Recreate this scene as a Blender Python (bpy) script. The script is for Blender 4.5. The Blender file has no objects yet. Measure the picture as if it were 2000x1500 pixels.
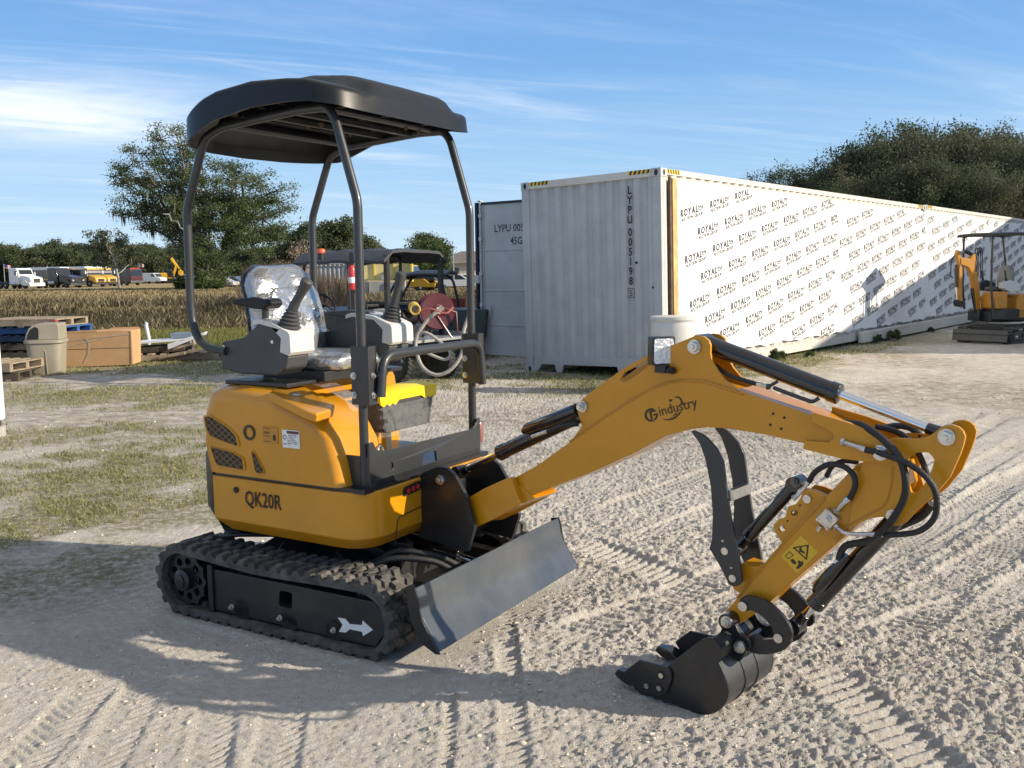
import bpy, bmesh, math, random
import numpy as np
from mathutils import Vector, Matrix
from mathutils.geometry import tessellate_polygon
random.seed(7)
RNG = np.random.default_rng(11)
COL = bpy.context.scene.collection
R = math.radians

# ---------------------------------------------------------------- camera model (same numbers as the camera object)
FPX, CAMH = 1870.0, 1.56
PITCH, ROLL = math.atan(220.5 / FPX), 0.0135
_fw = Vector((0, math.cos(PITCH), -math.sin(PITCH)))
_r0 = Vector((1, 0, 0)); _u0 = _r0.cross(_fw)
CR = _r0 * math.cos(ROLL) - _u0 * math.sin(ROLL)
CU = _u0 * math.cos(ROLL) + _r0 * math.sin(ROLL)
CAM = Vector((0, 0, CAMH))
def ray(x, y): return _fw + CR * ((x - 1000) / FPX) - CU * ((y - 750) / FPX)
def hit(x, y, n, d):
    q = ray(x, y); return CAM + q * ((d - n.dot(CAM)) / n.dot(q))
def ground_at(x, y, z=0.0): return hit(x, y, Vector((0, 0, 1)), z)
def at(x, Y, z=0.0):                                  # ground point under photo column x at distance Y
    q = ray(x, 530); return Vector((q.x / q.y * Y, Y, z))

# ---------------------------------------------------------------- frames
class Frame:
    def __init__(s, o, az):
        s.o = Vector(o); s.az = az
        s.u = Vector((math.cos(az), math.sin(az), 0)); s.v = Vector((-math.sin(az), math.cos(az), 0)); s.w = Vector((0, 0, 1))
    def p(s, a, b, c): return s.o + s.u * a + s.v * b + s.w * c
    def px(s, x, y, v):
        P = hit(x, y, s.v, s.o.dot(s.v) + v) - s.o
        return (P.dot(s.u), P.dot(s.w))
def frame_at(o, deg): return Frame(o, R(deg))
WF = Frame((0, 0, 0), 0)

# ---------------------------------------------------------------- mesh builder
class MB:
    def __init__(s): s.v = []; s.f = []; s.mi = []; s.m = 0
    def add(s, vs, fs):
        k = len(s.v); s.v += [tuple(q) for q in vs]
        for f in fs: s.f.append(tuple(i + k for i in f)); s.mi.append(s.m)
        return s
    def prism(s, fr, poly, c0, c1, ax='uw', holes=()):
        if ax == 'uw': g = lambda a, b, c: fr.p(a, c, b)
        elif ax == 'vw': g = lambda a, b, c: fr.p(c, a, b)
        else: g = lambda a, b, c: fr.p(a, b, c)
        loops = [list(poly)] + [list(h) for h in holes]
        n = sum(len(l) for l in loops); flat = [q for l in loops for q in l]
        vs = [g(a, b, c0) for a, b in flat] + [g(a, b, c1) for a, b in flat]
        fs = []
        if len(loops) == 1 and n <= 4:
            fs += [tuple(range(n)), tuple(range(2 * n - 1, n - 1, -1))]
        else:
            for t in tessellate_polygon([[Vector((a, b, 0)) for a, b in l] for l in loops]):
                fs += [tuple(t), tuple(i + n for i in reversed(t))]
        k = 0
        for l in loops:
            m = len(l)
            for i in range(m):
                j = (i + 1) % m
                fs.append((k + i, k + j, n + k + j, n + k + i))
            k += m
        return s.add(vs, fs)
    def box(s, fr, u0, u1, v0, v1, w0, w1):
        return s.prism(fr, [(u0, w0), (u1, w0), (u1, w1), (u0, w1)], v0, v1)
    def tube(s, pts, r, n=10, closed=False):
        pts = [Vector(p) for p in pts]; m = len(pts)
        rr = r if isinstance(r, (list, tuple)) else [r] * m
        vs = []; fs = []; nrm = None
        for i, p in enumerate(pts):
            a = pts[(i - 1) % m] if (closed or i > 0) else p
            b = pts[(i + 1) % m] if (closed or i < m - 1) else p
            t = (b - a)
            t = t.normalized() if t.length > 1e-9 else Vector((0, 0, 1))
            if nrm is None:
                nrm = t.orthogonal().normalized()
            nrm = (nrm - t * nrm.dot(t))
            nrm = nrm.normalized() if nrm.length > 1e-6 else t.orthogonal().normalized()
            bi = t.cross(nrm)
            for k in range(n):
                a_ = 2 * math.pi * k / n
                vs.append(p + (nrm * math.cos(a_) + bi * math.sin(a_)) * rr[i])
        for i in range(m if closed else m - 1):
            for k in range(n):
                j = (i + 1) % m; l = (k + 1) % n
                fs.append((i * n + k, i * n + l, j * n + l, j * n + k))
        if not closed: fs += [tuple(range(n - 1, -1, -1)), tuple((m - 1) * n + k for k in range(n))]
        return s.add(vs, fs)
    def cyl(s, p, q, r, r2=None, n=20):
        return s.tube([p, q], [r, r if r2 is None else r2], n)
    def lathe(s, o, axis, prof, n=28):                 # prof: (radius, distance along axis)
        o = Vector(o); axis = Vector(axis).normalized(); a = axis.orthogonal().normalized(); b = axis.cross(a)
        vs = [o + axis * h + (a * math.cos(2 * math.pi * k / n) + b * math.sin(2 * math.pi * k / n)) * max(r, 1e-4) for r, h in prof for k in range(n)]
        fs = [(i * n + k, i * n + (k + 1) % n, (i + 1) * n + (k + 1) % n, (i + 1) * n + k) for i in range(len(prof) - 1) for k in range(n)]
        m = len(prof)
        fs += [tuple(range(n - 1, -1, -1)), tuple((m - 1) * n + k for k in range(n))]
        return s.add(vs, fs)
    def ball(s, c, r, n=10, sc=(1, 1, 1)):
        c = Vector(c); vs = []; fs = []
        h = n // 2
        for i in range(h + 1):
            th = math.pi * i / h
            for k in range(n):
                ph = 2 * math.pi * k / n
                vs.append(c + Vector((math.sin(th) * math.cos(ph) * sc[0], math.sin(th) * math.sin(ph) * sc[1], math.cos(th) * sc[2])) * r)
        for i in range(h):
            for k in range(n): fs.append((i * n + k, i * n + (k + 1) % n, (i + 1) * n + (k + 1) % n, (i + 1) * n + k))
        return s.add(vs, fs)
    def loft(s, rings, cap=True):
        n = len(rings[0]); vs = [p for r_ in rings for p in r_]
        fs = [(i * n + k, i * n + (k + 1) % n, (i + 1) * n + (k + 1) % n, (i + 1) * n + k) for i in range(len(rings) - 1) for k in range(n)]
        if cap: fs += [tuple(range(n - 1, -1, -1)), tuple((len(rings) - 1) * n + k for k in range(n))]
        return s.add(vs, fs)
    def bolt(s, p, d, r=.014, h=.012):
        p = Vector(p); d = Vector(d).normalized()
        s.cyl(p, p + d * h * .35, r * 1.35, n=14); s.cyl(p + d * h * .3, p + d * h, r, n=6)
        return s.cyl(p + d * h, p + d * h * 1.35, r * .5, n=10)
    def text(s, string, o, ex, ey, size, off=0.0, align='LEFT', sx=1.0):
        vs, fs = text_geo(string, off, align)
        o = Vector(o)
        return s.add([o + ex * (x * size * sx) + ey * (y * size) for x, y in vs], fs)
    def text_fit(s, string, o, ex, ey, wd, cap, off=0.0):
        vs, fs = text_geo(string, off, 'LEFT'); x1 = max(x for x, _ in vs); x0 = min(x for x, _ in vs); y1 = max(y for _, y in vs)
        return s.add([Vector(o) + ex * ((x - x0) * wd / (x1 - x0)) + ey * (y * cap / y1) for x, y in vs], fs)
    def flat(s, o, ex, ey, poly):
        vs = [o + ex * a + ey * b for a, b in poly]
        if len(poly) <= 4: return s.add(vs, [tuple(range(len(poly)))])
        return s.add(vs, [tuple(t) for t in tessellate_polygon([[Vector((a, b, 0)) for a, b in poly]])])
    def clusters(s):
        n = len(s.v); par = list(range(n))
        def fd(i):
            while par[i] != i: par[i] = par[par[i]]; i = par[i]
            return i
        for f in s.f:
            a = fd(f[0])
            for i in f[1:]: par[fd(i)] = a
        comp = {}
        for i in range(n): comp.setdefault(fd(i), []).append(i)
        bb = [[min(s.v[i][k] for i in c) - .002 for k in range(3)] + [max(s.v[i][k] for i in c) + .002 for k in range(3)] for c in comp.values()]
        m = len(bb); cp = list(range(m))
        def fc(i):
            while cp[i] != i: i = cp[i]
            return i
        for i in range(m):
            for j in range(i + 1, m):
                if all(bb[i][k] <= bb[j][k + 3] and bb[j][k] <= bb[i][k + 3] for k in range(3)): cp[fc(j)] = fc(i)
        root = {r_: fc(k) for k, r_ in enumerate(comp)}
        out = {}
        for f, mi in zip(s.f, s.mi): out.setdefault(root[fd(f[0])], []).append((f, mi))
        res = []
        for fl in out.values():
            b = MB(); mp = {}
            for f, mi in fl:
                for i in f:
                    if i not in mp: mp[i] = len(b.v); b.v.append(s.v[i])
                b.f.append(tuple(mp[i] for i in f)); b.mi.append(mi)
            res.append(b)
        return res
    def build(s, name, mat, parent=None, bevel=0, smooth=True, angle=38, seg=2, weld=True, solid=0, subsurf=0, split=None):
        if split is None: split = parent is not None and not any(t in name for t in ('lettering', 'print', 'symbol', 'mesh', 'rib', 'track', 'weld', 'film', 'band', 'slat', 'foliage', 'wire'))
        if split and len(s.v) < 6000:
            cl = s.clusters()
            if 1 < len(cl) <= 60: return [c.build(name, mat, parent, bevel, smooth, angle, seg, weld, solid, subsurf, False) for c in cl][0]
        root = parent
        while root is not None and root.parent is not None: root = root.parent
        inv = MW[root.name].inverted() if root is not None else Matrix()
        me = bpy.data.meshes.new(name)
        me.from_pydata([tuple(inv @ Vector(q)) for q in s.v], [], s.f)
        mats = mat if isinstance(mat, (list, tuple)) else [mat]
        for m_ in mats: me.materials.append(m_)
        if len(mats) > 1: me.polygons.foreach_set('material_index', s.mi)
        bm = bmesh.new(); bm.from_mesh(me)
        if weld: bmesh.ops.remove_doubles(bm, verts=bm.verts, dist=1e-5)
        bmesh.ops.recalc_face_normals(bm, faces=bm.faces)
        if smooth:
            lim = R(angle)
            for f in bm.faces: f.smooth = True
            for e in bm.edges: e.smooth = e.is_manifold and e.calc_face_angle(0) < lim
        bm.to_mesh(me); bm.free()
        o = bpy.data.objects.new(name, me); COL.objects.link(o)
        if parent is not None: o.parent = parent
        else: MW[o.name] = Matrix()
        if solid:
            md = o.modifiers.new('solid', 'SOLIDIFY'); md.thickness = solid; md.offset = 0
        if bevel:
            md = o.modifiers.new('bevel', 'BEVEL'); md.width = bevel; md.segments = seg; md.limit_method = 'ANGLE'; md.angle_limit = R(32); md.harden_normals = True
        if subsurf:
            md = o.modifiers.new('sub', 'SUBSURF'); md.levels = md.render_levels = subsurf
        return o
MW = {}
_TX = {}
def text_geo(string, off=0.0, align='LEFT'):
    key = (string, off, align)
    if key not in _TX:
        cu = bpy.data.curves.new('t', 'FONT'); cu.body = string; cu.size = 1; cu.offset = off; cu.align_x = align
        cu.resolution_u = 2; cu.space_character = 1.22 if string == 'ROYAL' else 1.0
        ob = bpy.data.objects.new('t', cu); me = bpy.data.meshes.new_from_object(ob)
        _TX[key] = ([(v.co.x, v.co.y) for v in me.vertices], [tuple(p.vertices) for p in me.polygons])
        bpy.data.objects.remove(ob); bpy.data.curves.remove(cu); bpy.data.meshes.remove(me)
    return _TX[key]
def props(o, label=None, cat=None, group=None, kind=None):
    if label: o['label'] = label
    if cat: o['category'] = cat
    if group: o['group'] = group
    if kind: o['kind'] = kind
    return o
def thing(name, label, cat, loc=(0, 0, 0), rotz=0.0, group=None):
    o = bpy.data.objects.new(name, None); COL.objects.link(o); o.empty_display_size = .1
    o.location = loc; o.rotation_euler = (0, 0, rotz)
    MW[o.name] = Matrix.Translation(Vector(loc)) @ Matrix.Rotation(rotz, 4, 'Z')
    return props(o, label, cat, group)
def kids(o): return [c for c in bpy.data.objects if c.parent == o]
def copy_tree(o, parent=None):
    c = o.copy(); COL.objects.link(c)
    if parent is not None: c.parent = parent
    for ch in kids(o): copy_tree(ch, c)
    return c
def arc(cx, cy, r, a0, a1, n): return [(cx + r * math.cos(R(a0 + (a1 - a0) * i / n)), cy + r * math.sin(R(a0 + (a1 - a0) * i / n))) for i in range(n + 1)]
def circ(cx, cy, r, n=20): return [(cx + r * math.cos(2 * math.pi * i / n), cy + r * math.sin(2 * math.pi * i / n)) for i in range(n)]
def spline(pts, k=6, closed=False):                    # Catmull-Rom through the points
    P = [Vector(p) for p in pts]; m = len(P); out = []
    rng = range(m if closed else m - 1)
    for i in rng:
        a = P[(i - 1) % m] if (closed or i > 0) else P[i]; b = P[i]; c = P[(i + 1) % m]; d = P[(i + 2) % m] if (closed or i < m - 2) else c
        for j in range(k):
            t = j / k
            out.append(.5 * ((2 * b) + (c - a) * t + (2 * a - 5 * b + 4 * c - d) * t * t + (3 * b - a - 3 * c + d) * t ** 3))
    if not closed: out.append(P[-1])
    return out
def fillet(pts, r, n=5):                               # round the corners of a 3-D polyline
    P = [Vector(p) for p in pts]; out = [P[0]]
    for i in range(1, len(P) - 1):
        a, b, c = P[i - 1], P[i], P[i + 1]
        d1 = (a - b); d2 = (c - b); k = min(r, d1.length * .49, d2.length * .49)
        s = b + d1.normalized() * k; e = b + d2.normalized() * k
        for j in range(n + 1):
            t = j / n; out.append(s * (1 - t) ** 2 + b * 2 * t * (1 - t) + e * t * t)
    return out + [P[-1]]
def round2(poly, r, n=4):                              # round the corners of a closed 2-D polygon
    out = []; m = len(poly)
    for i in range(m):
        a, b, c = Vector(poly[i - 1]), Vector(poly[i]), Vector(poly[(i + 1) % m])
        d1 = a - b; d2 = c - b; k = min(r, d1.length * .45, d2.length * .45)
        s = b + d1.normalized() * k; e = b + d2.normalized() * k
        for j in range(n + 1):
            t = j / n; q = s * (1 - t) ** 2 + b * 2 * t * (1 - t) + e * t * t; out.append((q.x, q.y))
    return out

# ---------------------------------------------------------------- materials
def nodes_of(name):
    m = bpy.data.materials.new(name); m.use_nodes = True; nt = m.node_tree
    return m, nt, nt.nodes['Principled BSDF']
def mat(name, col, rough=.5, metal=0.0, var=.12, scale=6.0, bump=0.0, bscale=60.0, coat=0.0, dust=0.0, dustcol=(.42, .38, .31), spec=.5, col2=None, trans=0.0, alpha=1.0, emit=None):
    m, nt, b = nodes_of(name); N = nt.nodes; L = nt.links
    tc = N.new('ShaderNodeTexCoord'); n1 = N.new('ShaderNodeTexNoise'); n1.inputs['Scale'].default_value = scale; n1.inputs['Detail'].default_value = 6; n1.inputs['Roughness'].default_value = .65
    L.new(tc.outputs['Object'], n1.inputs['Vector'])
    mx = N.new('ShaderNodeMix'); mx.data_type = 'RGBA'
    c2 = col2 if col2 else tuple(c * (1 - var) for c in col)
    mx.inputs[6].default_value = (*[min(1, c * (1 + var * .6)) for c in col], 1); mx.inputs[7].default_value = (*c2, 1)
    rp = N.new('ShaderNodeMapRange'); rp.inputs[1].default_value = .35; rp.inputs[2].default_value = .65
    L.new(n1.outputs['Fac'], rp.inputs[0]); L.new(rp.outputs[0], mx.inputs[0])
    out = mx.outputs[2]
    if dust > 0:
        n2 = N.new('ShaderNodeTexNoise'); n2.inputs['Scale'].default_value = scale * .7; n2.inputs['Detail'].default_value = 9; n2.inputs['Roughness'].default_value = .7
        L.new(tc.outputs['Object'], n2.inputs['Vector'])
        geo = N.new('ShaderNodeNewGeometry'); sp = N.new('ShaderNodeSeparateXYZ'); L.new(geo.outputs['Normal'], sp.inputs[0])
        r2 = N.new('ShaderNodeMapRange'); r2.inputs[1].default_value = .45; r2.inputs[2].default_value = .8; L.new(n2.outputs['Fac'], r2.inputs[0])
        a1 = N.new('ShaderNodeMath'); a1.operation = 'MULTIPLY_ADD'; a1.use_clamp = True
        L.new(sp.outputs['Z'], a1.inputs[0]); a1.inputs[1].default_value = .35; a1.inputs[2].default_value = .4
        a2 = N.new('ShaderNodeMath'); a2.operation = 'MULTIPLY'; L.new(a1.outputs[0], a2.inputs[0]); L.new(r2.outputs[0], a2.inputs[1])
        a3 = N.new('ShaderNodeMath'); a3.operation = 'MULTIPLY'; a3.inputs[1].default_value = dust; L.new(a2.outputs[0], a3.inputs[0])
        m2 = N.new('ShaderNodeMix'); m2.data_type = 'RGBA'; m2.inputs[7].default_value = (*dustcol, 1)
        L.new(out, m2.inputs[6]); L.new(a3.outputs[0], m2.inputs[0]); out = m2.outputs[2]
    L.new(out, b.inputs['Base Color'])
    rr = N.new('ShaderNodeMapRange'); rr.inputs[3].default_value = max(.02, rough - .07); rr.inputs[4].default_value = min(1, rough + .1)
    L.new(n1.outputs['Fac'], rr.inputs[0]); L.new(rr.outputs[0], b.inputs['Roughness'])
    b.inputs['Metallic'].default_value = metal; b.inputs['Coat Weight'].default_value = coat; b.inputs['Coat Roughness'].default_value = .08
    b.inputs['Specular IOR Level'].default_value = spec; b.inputs['Transmission Weight'].default_value = trans; b.inputs['Alpha'].default_value = alpha
    if emit: b.inputs['Emission Color'].default_value = (*emit, 1); b.inputs['Emission Strength'].default_value = 1
    if bump > 0:
        n3 = N.new('ShaderNodeTexNoise'); n3.inputs['Scale'].default_value = bscale; n3.inputs['Detail'].default_value = 5
        L.new(tc.outputs['Object'], n3.inputs['Vector'])
        bp_ = N.new('ShaderNodeBump'); bp_.inputs['Strength'].default_value = bump; bp_.inputs['Distance'].default_value = .01
        L.new(n3.outputs['Fac'], bp_.inputs['Height']); L.new(bp_.outputs[0], b.inputs['Normal'])
    return m
M = dict(
 yellow=mat('yellow_paint', (.57, .248, .006), .30, var=.08, scale=3, coat=.38, dust=.14, spec=.35),
 yellow2=mat('amber_paint', (.50, .21, .01), .40, var=.12, scale=4, coat=.15, dust=.16),
 grey=mat('charcoal_paint', (.024, .026, .029), .38, var=.15, coat=.2, dust=.10),
 dark=mat('black_paint', (.012, .013, .015), .36, var=.2, coat=.15, dust=.14),
 gloss=mat('gloss_black_paint', (.009, .009, .011), .16, coat=.6, dust=.04),
 canopy=mat('black_moulded_plastic', (.011, .0115, .013), .36, bump=.06, bscale=400, dust=.02, spec=.3),
 rubber=mat('dusty_rubber', (.055, .053, .050), .8, var=.3, scale=14, bump=.25, bscale=60, dust=.85),
 hose=mat('hose_rubber', (.014, .014, .015), .5, bump=.4, bscale=240, dust=.08),
 steel=mat('zinc_plated_steel', (.62, .62, .6), .28, 1.0, var=.2, scale=30),
 chrome=mat('chrome_rod', (.75, .76, .78), .09, 1.0, var=.05),
 blade=mat('blade_steel_paint', (.052, .062, .075), .28, var=.12, scale=3, bump=.05, bscale=90, dust=.30, coat=.4),
 plastic=mat('grey_plastic', (.050, .053, .056), .5, bump=.08, bscale=500, dust=.08),
 cap=mat('light_grey_plastic', (.55, .55, .53), .42, var=.06),
 white=mat('white_paint', (.78, .78, .76), .45, var=.06, dust=.06),
 ink=mat('black_ink', (.012, .012, .014), .6),
 brown_ink=mat('brown_black_ink', (.035, .022, .008), .5),
 red=mat('red_paint', (.55, .03, .03), .35, coat=.3),
 maroon=mat('dark_red_paint', (.085, .007, .013), .4, coat=.3),
 lid=mat('bright_yellow_plastic', (.88, .64, .008), .4, var=.05),
 decal=mat('yellow_decal', (.68, .40, .02), .4, var=.03),
 glass=mat('dark_window_glass', (.02, .025, .03), .08, coat=.5),
 lens=mat('clear_lamp_lens', (.75, .77, .8), .12, .6, bump=.6, bscale=90),
 blue=mat('blue_painted_wood', (.02, .09, .28), .7, var=.3, scale=10),
 orange=mat('orange_paint', (.75, .14, .02), .4),
 cream=mat('cream_paint', (.62, .58, .5), .5),
)
def foil():
    m, nt, b = nodes_of('crinkled_clear_wrap'); N = nt.nodes; L = nt.links
    tc = N.new('ShaderNodeTexCoord'); v = N.new('ShaderNodeTexVoronoi'); v.inputs['Scale'].default_value = 6; v.feature = 'SMOOTH_F1'
    n = N.new('ShaderNodeTexNoise'); n.inputs['Scale'].default_value = 3.2; n.inputs['Detail'].default_value = 5; n.inputs['Distortion'].default_value = 2.2
    L.new(tc.outputs['Object'], n.inputs['Vector'])
    mv = N.new('ShaderNodeVectorMath'); mv.operation = 'MULTIPLY_ADD'; L.new(n.outputs['Color'], mv.inputs[0]); mv.inputs[1].default_value = (.3, .3, .3); L.new(tc.outputs['Object'], mv.inputs[2])
    L.new(mv.outputs[0], v.inputs['Vector'])
    ad = N.new('ShaderNodeMath'); ad.operation = 'ADD'; L.new(v.outputs['Distance'], ad.inputs[0]); L.new(n.outputs['Fac'], ad.inputs[1])
    bp_ = N.new('ShaderNodeBump'); bp_.inputs['Strength'].default_value = 1; bp_.inputs['Distance'].default_value = .035
    L.new(ad.outputs[0], bp_.inputs['Height']); L.new(bp_.outputs[0], b.inputs['Normal'])
    b.inputs['Base Color'].default_value = (.44, .455, .47, 1); b.inputs['Metallic'].default_value = .75; b.inputs['Roughness'].default_value = .27
    return m
M['foil'] = foil()
def wrap():
    m, nt, b = nodes_of('clear_plastic_film'); N = nt.nodes; L = nt.links
    tc = N.new('ShaderNodeTexCoord'); n = N.new('ShaderNodeTexNoise'); n.inputs['Scale'].default_value = 14; n.inputs['Detail'].default_value = 8; n.inputs['Distortion'].default_value = 2
    mp = N.new('ShaderNodeMapping'); mp.inputs['Scale'].default_value = (1, 1, .35); L.new(tc.outputs['Object'], mp.inputs[0]); L.new(mp.outputs[0], n.inputs['Vector'])
    bp_ = N.new('ShaderNodeBump'); bp_.inputs['Strength'].default_value = 1; bp_.inputs['Distance'].default_value = .03
    L.new(n.outputs['Fac'], bp_.inputs['Height']); L.new(bp_.outputs[0], b.inputs['Normal'])
    b.inputs['Base Color'].default_value = (.8, .8, .8, 1); b.inputs['Roughness'].default_value = .12; b.inputs['Alpha'].default_value = .12
    return m
M['wrap'] = wrap()
# ================================================================ the mini excavator
EXO = Vector((.8637 * -2.92 + .504 * 3.51, -.504 * -2.92 + .8637 * 3.51, 0))
EX = Frame(EXO, math.atan2(-.504, .8637))
BM = Frame((-.241, 4.089, 0), R(-40.5))
exc = thing('mini_excavator', 'large yellow foreground mini excavator under a black canopy, its bucket resting on the sand', 'excavator', EXO, EX.az)
def c3(x, y): return (400 + x / 3.571, 480 + y / 3.571)
def c4(x, y): return (380 + x / 3.333, 700 + y / 3.333)
def c5(x, y): return (280 + x / 3.333, 980 + y / 3.333)
def c6(x, y): return (760 + x / 3.5725, 880 + y / 3.5725)
def c7(x, y): return (880 + x / 3.333, 620 + y / 3.333)
def c8(x, y): return (1380 + x / 3.571, 640 + y / 3.571)
def cA(x, y): return (1180 + x / 4.545, 1120 + y / 4.545)
def cB(x, y): return (1320 + x / 3.409, 820 + y / 3.409)
def tr(fr, crop, pts, v): return [fr.px(*crop(*q), v) for q in pts]

# ---- tracks
def track_path():
    # outer belt line, counter-clockwise in (u, w)
    rc, rr_, fc, fr_ = (-.555, .168), .140, (.50, .160), .132
    pts = []
    pts += arc(rc[0], rc[1], rr_, 90, 270, 16)
    pts += [(-.3, .028), (0, .028), (.3, .028)]
    pts += arc(fc[0], fc[1], fr_, 270, 450, 16)
    pts += [(.3, .290), (.1, .282), (-.1, .280), (-.3, .290)]
    return pts
def resample(pts, n):
    P = [Vector(p) for p in pts]; m = len(P); d = [0]
    for i in range(m): d.append(d[-1] + (P[(i + 1) % m] - P[i]).length)
    out = []
    for k in range(n):
        t = d[-1] * k / n
        i = max(j for j in range(m) if d[j] <= t)
        a, b = P[i], P[(i + 1) % m]; q = a + (b - a) * ((t - d[i]) / (d[i + 1] - d[i]))
        out.append((q, (b - a).normalized()))
    return out, d[-1]
def build_track(sv, fr, parent, detail=True):
    v0, v1 = (-.60, -.37) if sv < 0 else (.37, .60)
    ring, tot = resample(track_path(), 92)
    b = MB(); n = len(ring)
    out = [q + Vector((t.y, -t.x)) * .012 for q, t in ring]; inn = [q - Vector((t.y, -t.x)) * .012 for q, t in ring]
    vs = [fr.p(q.x, v, q.y) for v in (v0, v1) for q in out] + [fr.p(q.x, v, q.y) for v in (v0, v1) for q in inn]
    fs = []
    for i in range(n):
        j = (i + 1) % n
        fs += [(i, j, n + j, n + i), (2 * n + i, 3 * n + i, 3 * n + j, 2 * n + j), (i, 2 * n + i, 2 * n + j, j), (n + i, n + j, 3 * n + j, 3 * n + i)]
    b.add(vs, fs)
    lug, _ = resample(track_path(), 46 * 2)
    for k, (q, t) in enumerate(lug):
        o = Vector((t.y, -t.x)); col_ = k % 2
        h = .024
        vm = (v0 + v1) / 2; ve = (v0 if col_ == 0 else v1)
        # tapered wedge lug, three short blocks stepping across the belt
        for a, c, sh, hh in ((0.0, .33, 0.0, 1.0), (.33, .66, .012, .92), (.66, 1.04, -.004, 1.0)):
            va = ve + (vm - ve) * a * 1.0 + (vm - ve) * .0; vb = ve + (vm - ve) * c
            lo = [q + o * .010 + t * (sh - .024), q + o * .010 + t * (sh + .024)]
            hi = [q + o * (.010 + h * hh) + t * (sh - .013), q + o * (.010 + h * hh) + t * (sh + .013)]
            P = []
            for v, ins in ((va, .003), (vb, -.003)):
                P += [fr.p(lo[0].x, v, lo[0].y), fr.p(lo[1].x, v, lo[1].y), fr.p(hi[1].x, v + (ins if sv < 0 else -ins), hi[1].y), fr.p(hi[0].x, v + (ins if sv < 0 else -ins), hi[0].y)]
            b.add(P, [(0, 1, 2, 3), (7, 6, 5, 4), (0, 4, 5, 1), (1, 5, 6, 2), (2, 6, 7, 3), (3, 7, 4, 0)])
    # inner drive lugs
    for k, (q, t) in enumerate(ring[::2]):
        o = -Vector((t.y, -t.x)); vm = (v0 + v1) / 2
        for s_ in (-.04, .04):
            P = [fr.p((q + o * a + t * c).x, vm + s_ + d, (q + o * a + t * c).y) for d in (-.012, .012) for a, c in ((.01, -.018), (.01, .018), (.036, .009), (.036, -.009))]
            b.add(P, [(0, 1, 2, 3), (7, 6, 5, 4), (0, 4, 5, 1), (1, 5, 6, 2), (2, 6, 7, 3), (3, 7, 4, 0)])
    tk = b.build('rubber_track', M['rubber'], parent, angle=30, weld=False)
    # frame
    vo = v0 + .03 if sv < 0 else v1 - .03; vi = v1 - .05 if sv < 0 else v0 + .05
    fo = [(-.375, .242), (.545, .242), (.62, .15), (.548, .050), (-.395, .050)]
    hole = round2([(.02, .135), (.095, .135), (.10, .205), (.03, .205)], .012)
    b = MB(); b.prism(fr, fo, vo, vi, holes=[hole])
    b.box(fr, -.40, -.37, vo - .012 * (1 if sv < 0 else -1), vi, .045, .262)
    pl_ = b.build('track_frame', M['dark'], parent, bevel=.006)
    sg = -1 if sv < 0 else 1
    if sv < 0 and detail:
        b = MB(); ar = tr(fr, c5, [(1268, 752), (1318, 762), (1345, 795), (1425, 802), (1430, 773), (1497, 833), (1432, 873), (1427, 845), (1345, 828), (1322, 850), (1275, 845), (1300, 800)], vo)
        b.prism(fr, ar, vo - .003, vo - .0005); b.build('arrow_decal', M['white'], pl_)
    b = MB()
    for u in (-.26, .03, .33): b.bolt(fr.p(u, vo, .085), fr.v * sg, .010, .016)
    b.build('bolt', M['steel'], pl_)
    b = MB()
    for u in (-.2, .08, .33):
        b.cyl(fr.p(u, v0 + .03, .082), fr.p(u, v1 - .03, .082), .052, n=20)
    b.build('roller', M['dark'], parent, bevel=.004)
    # sprocket with round holes, hub
    vs_ = v0 + .035 if sv < 0 else v1 - .035
    hs = [circ(-.555 + .083 * math.cos(a), .168 + .083 * math.sin(a), .019, 14) for a in [2 * math.pi * i / 9 for i in range(9)]]
    teeth = []
    for i in range(36):
        r_ = .116 if i % 3 else .130
        teeth.append((-.555 + r_ * math.cos(2 * math.pi * i / 36), .168 + r_ * math.sin(2 * math.pi * i / 36)))
    b = MB(); b.prism(fr, teeth, vs_, vs_ - sg * .03, holes=hs)
    b.lathe(fr.p(-.555, vs_ - sg * .04, .168), fr.v * sg, [(.07, 0), (.07, .03), (.052, .04), (.05, .07), (.03, .078), (.03, .085), (.012, .088)])
    b.cyl(fr.p(-.555, vs_ - sg * .04, .168), fr.p(-.555, vs_ - sg * .15, .168), .1, n=24)
    b.build('sprocket', M['dark'], parent, bevel=.002)
    b = MB(); vc = (v0 + v1) / 2
    b.cyl(fr.p(.50, vc - .05, .16), fr.p(.50, vc + .05, .16), .112, n=28); b.cyl(fr.p(.50, vc - .075, .16), fr.p(.50, vc + .075, .16), .05)
    b.build('idler', M['dark'], parent, bevel=.005)
    return tk
build_track(-1, EX, exc); build_track(1, EX, exc, False)

# ---- undercarriage and dozer blade
b = MB()
b.prism(EX, [(-.42, .12), (.42, .12), (.42, .30), (.25, .355), (-.25, .355), (-.42, .26)], -.22, .22)
for sg in (-1, 1):
    b.loft([[EX.p(u, sg * .16, w) for u, w in ((-.3, .14), (.3, .14), (.26, .34), (-.26, .34))], [EX.p(u, sg * .42, w) for u, w in ((-.24, .1), (.28, .1), (.24, .25), (-.2, .25))]])
    b.box(EX, .30, .42, sg * .14 - .02, sg * .14 + .02, .14, .36)
b.build('undercarriage', M['dark'], exc, bevel=.006)
b = MB(); b.cyl(EX.p(0, 0, .35), EX.p(0, 0, .41), .26, n=40); b.build('slewing_ring', M['dark'], exc, bevel=.004)
b = MB()
prof = [(.775, .343), (.785, .312), (.792, .275), (.803, .235), (.824, .198), (.852, .157), (.884, .108), (.872, .102), (.838, .147), (.808, .19), (.788, .228), (.778, .27), (.772, .30), (.755, .318), (.745, .330)]
b.prism(EX, prof, -.598, .60)
bl = b.build('dozer_blade', M['blade'], exc, bevel=.002, angle=50)
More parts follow.
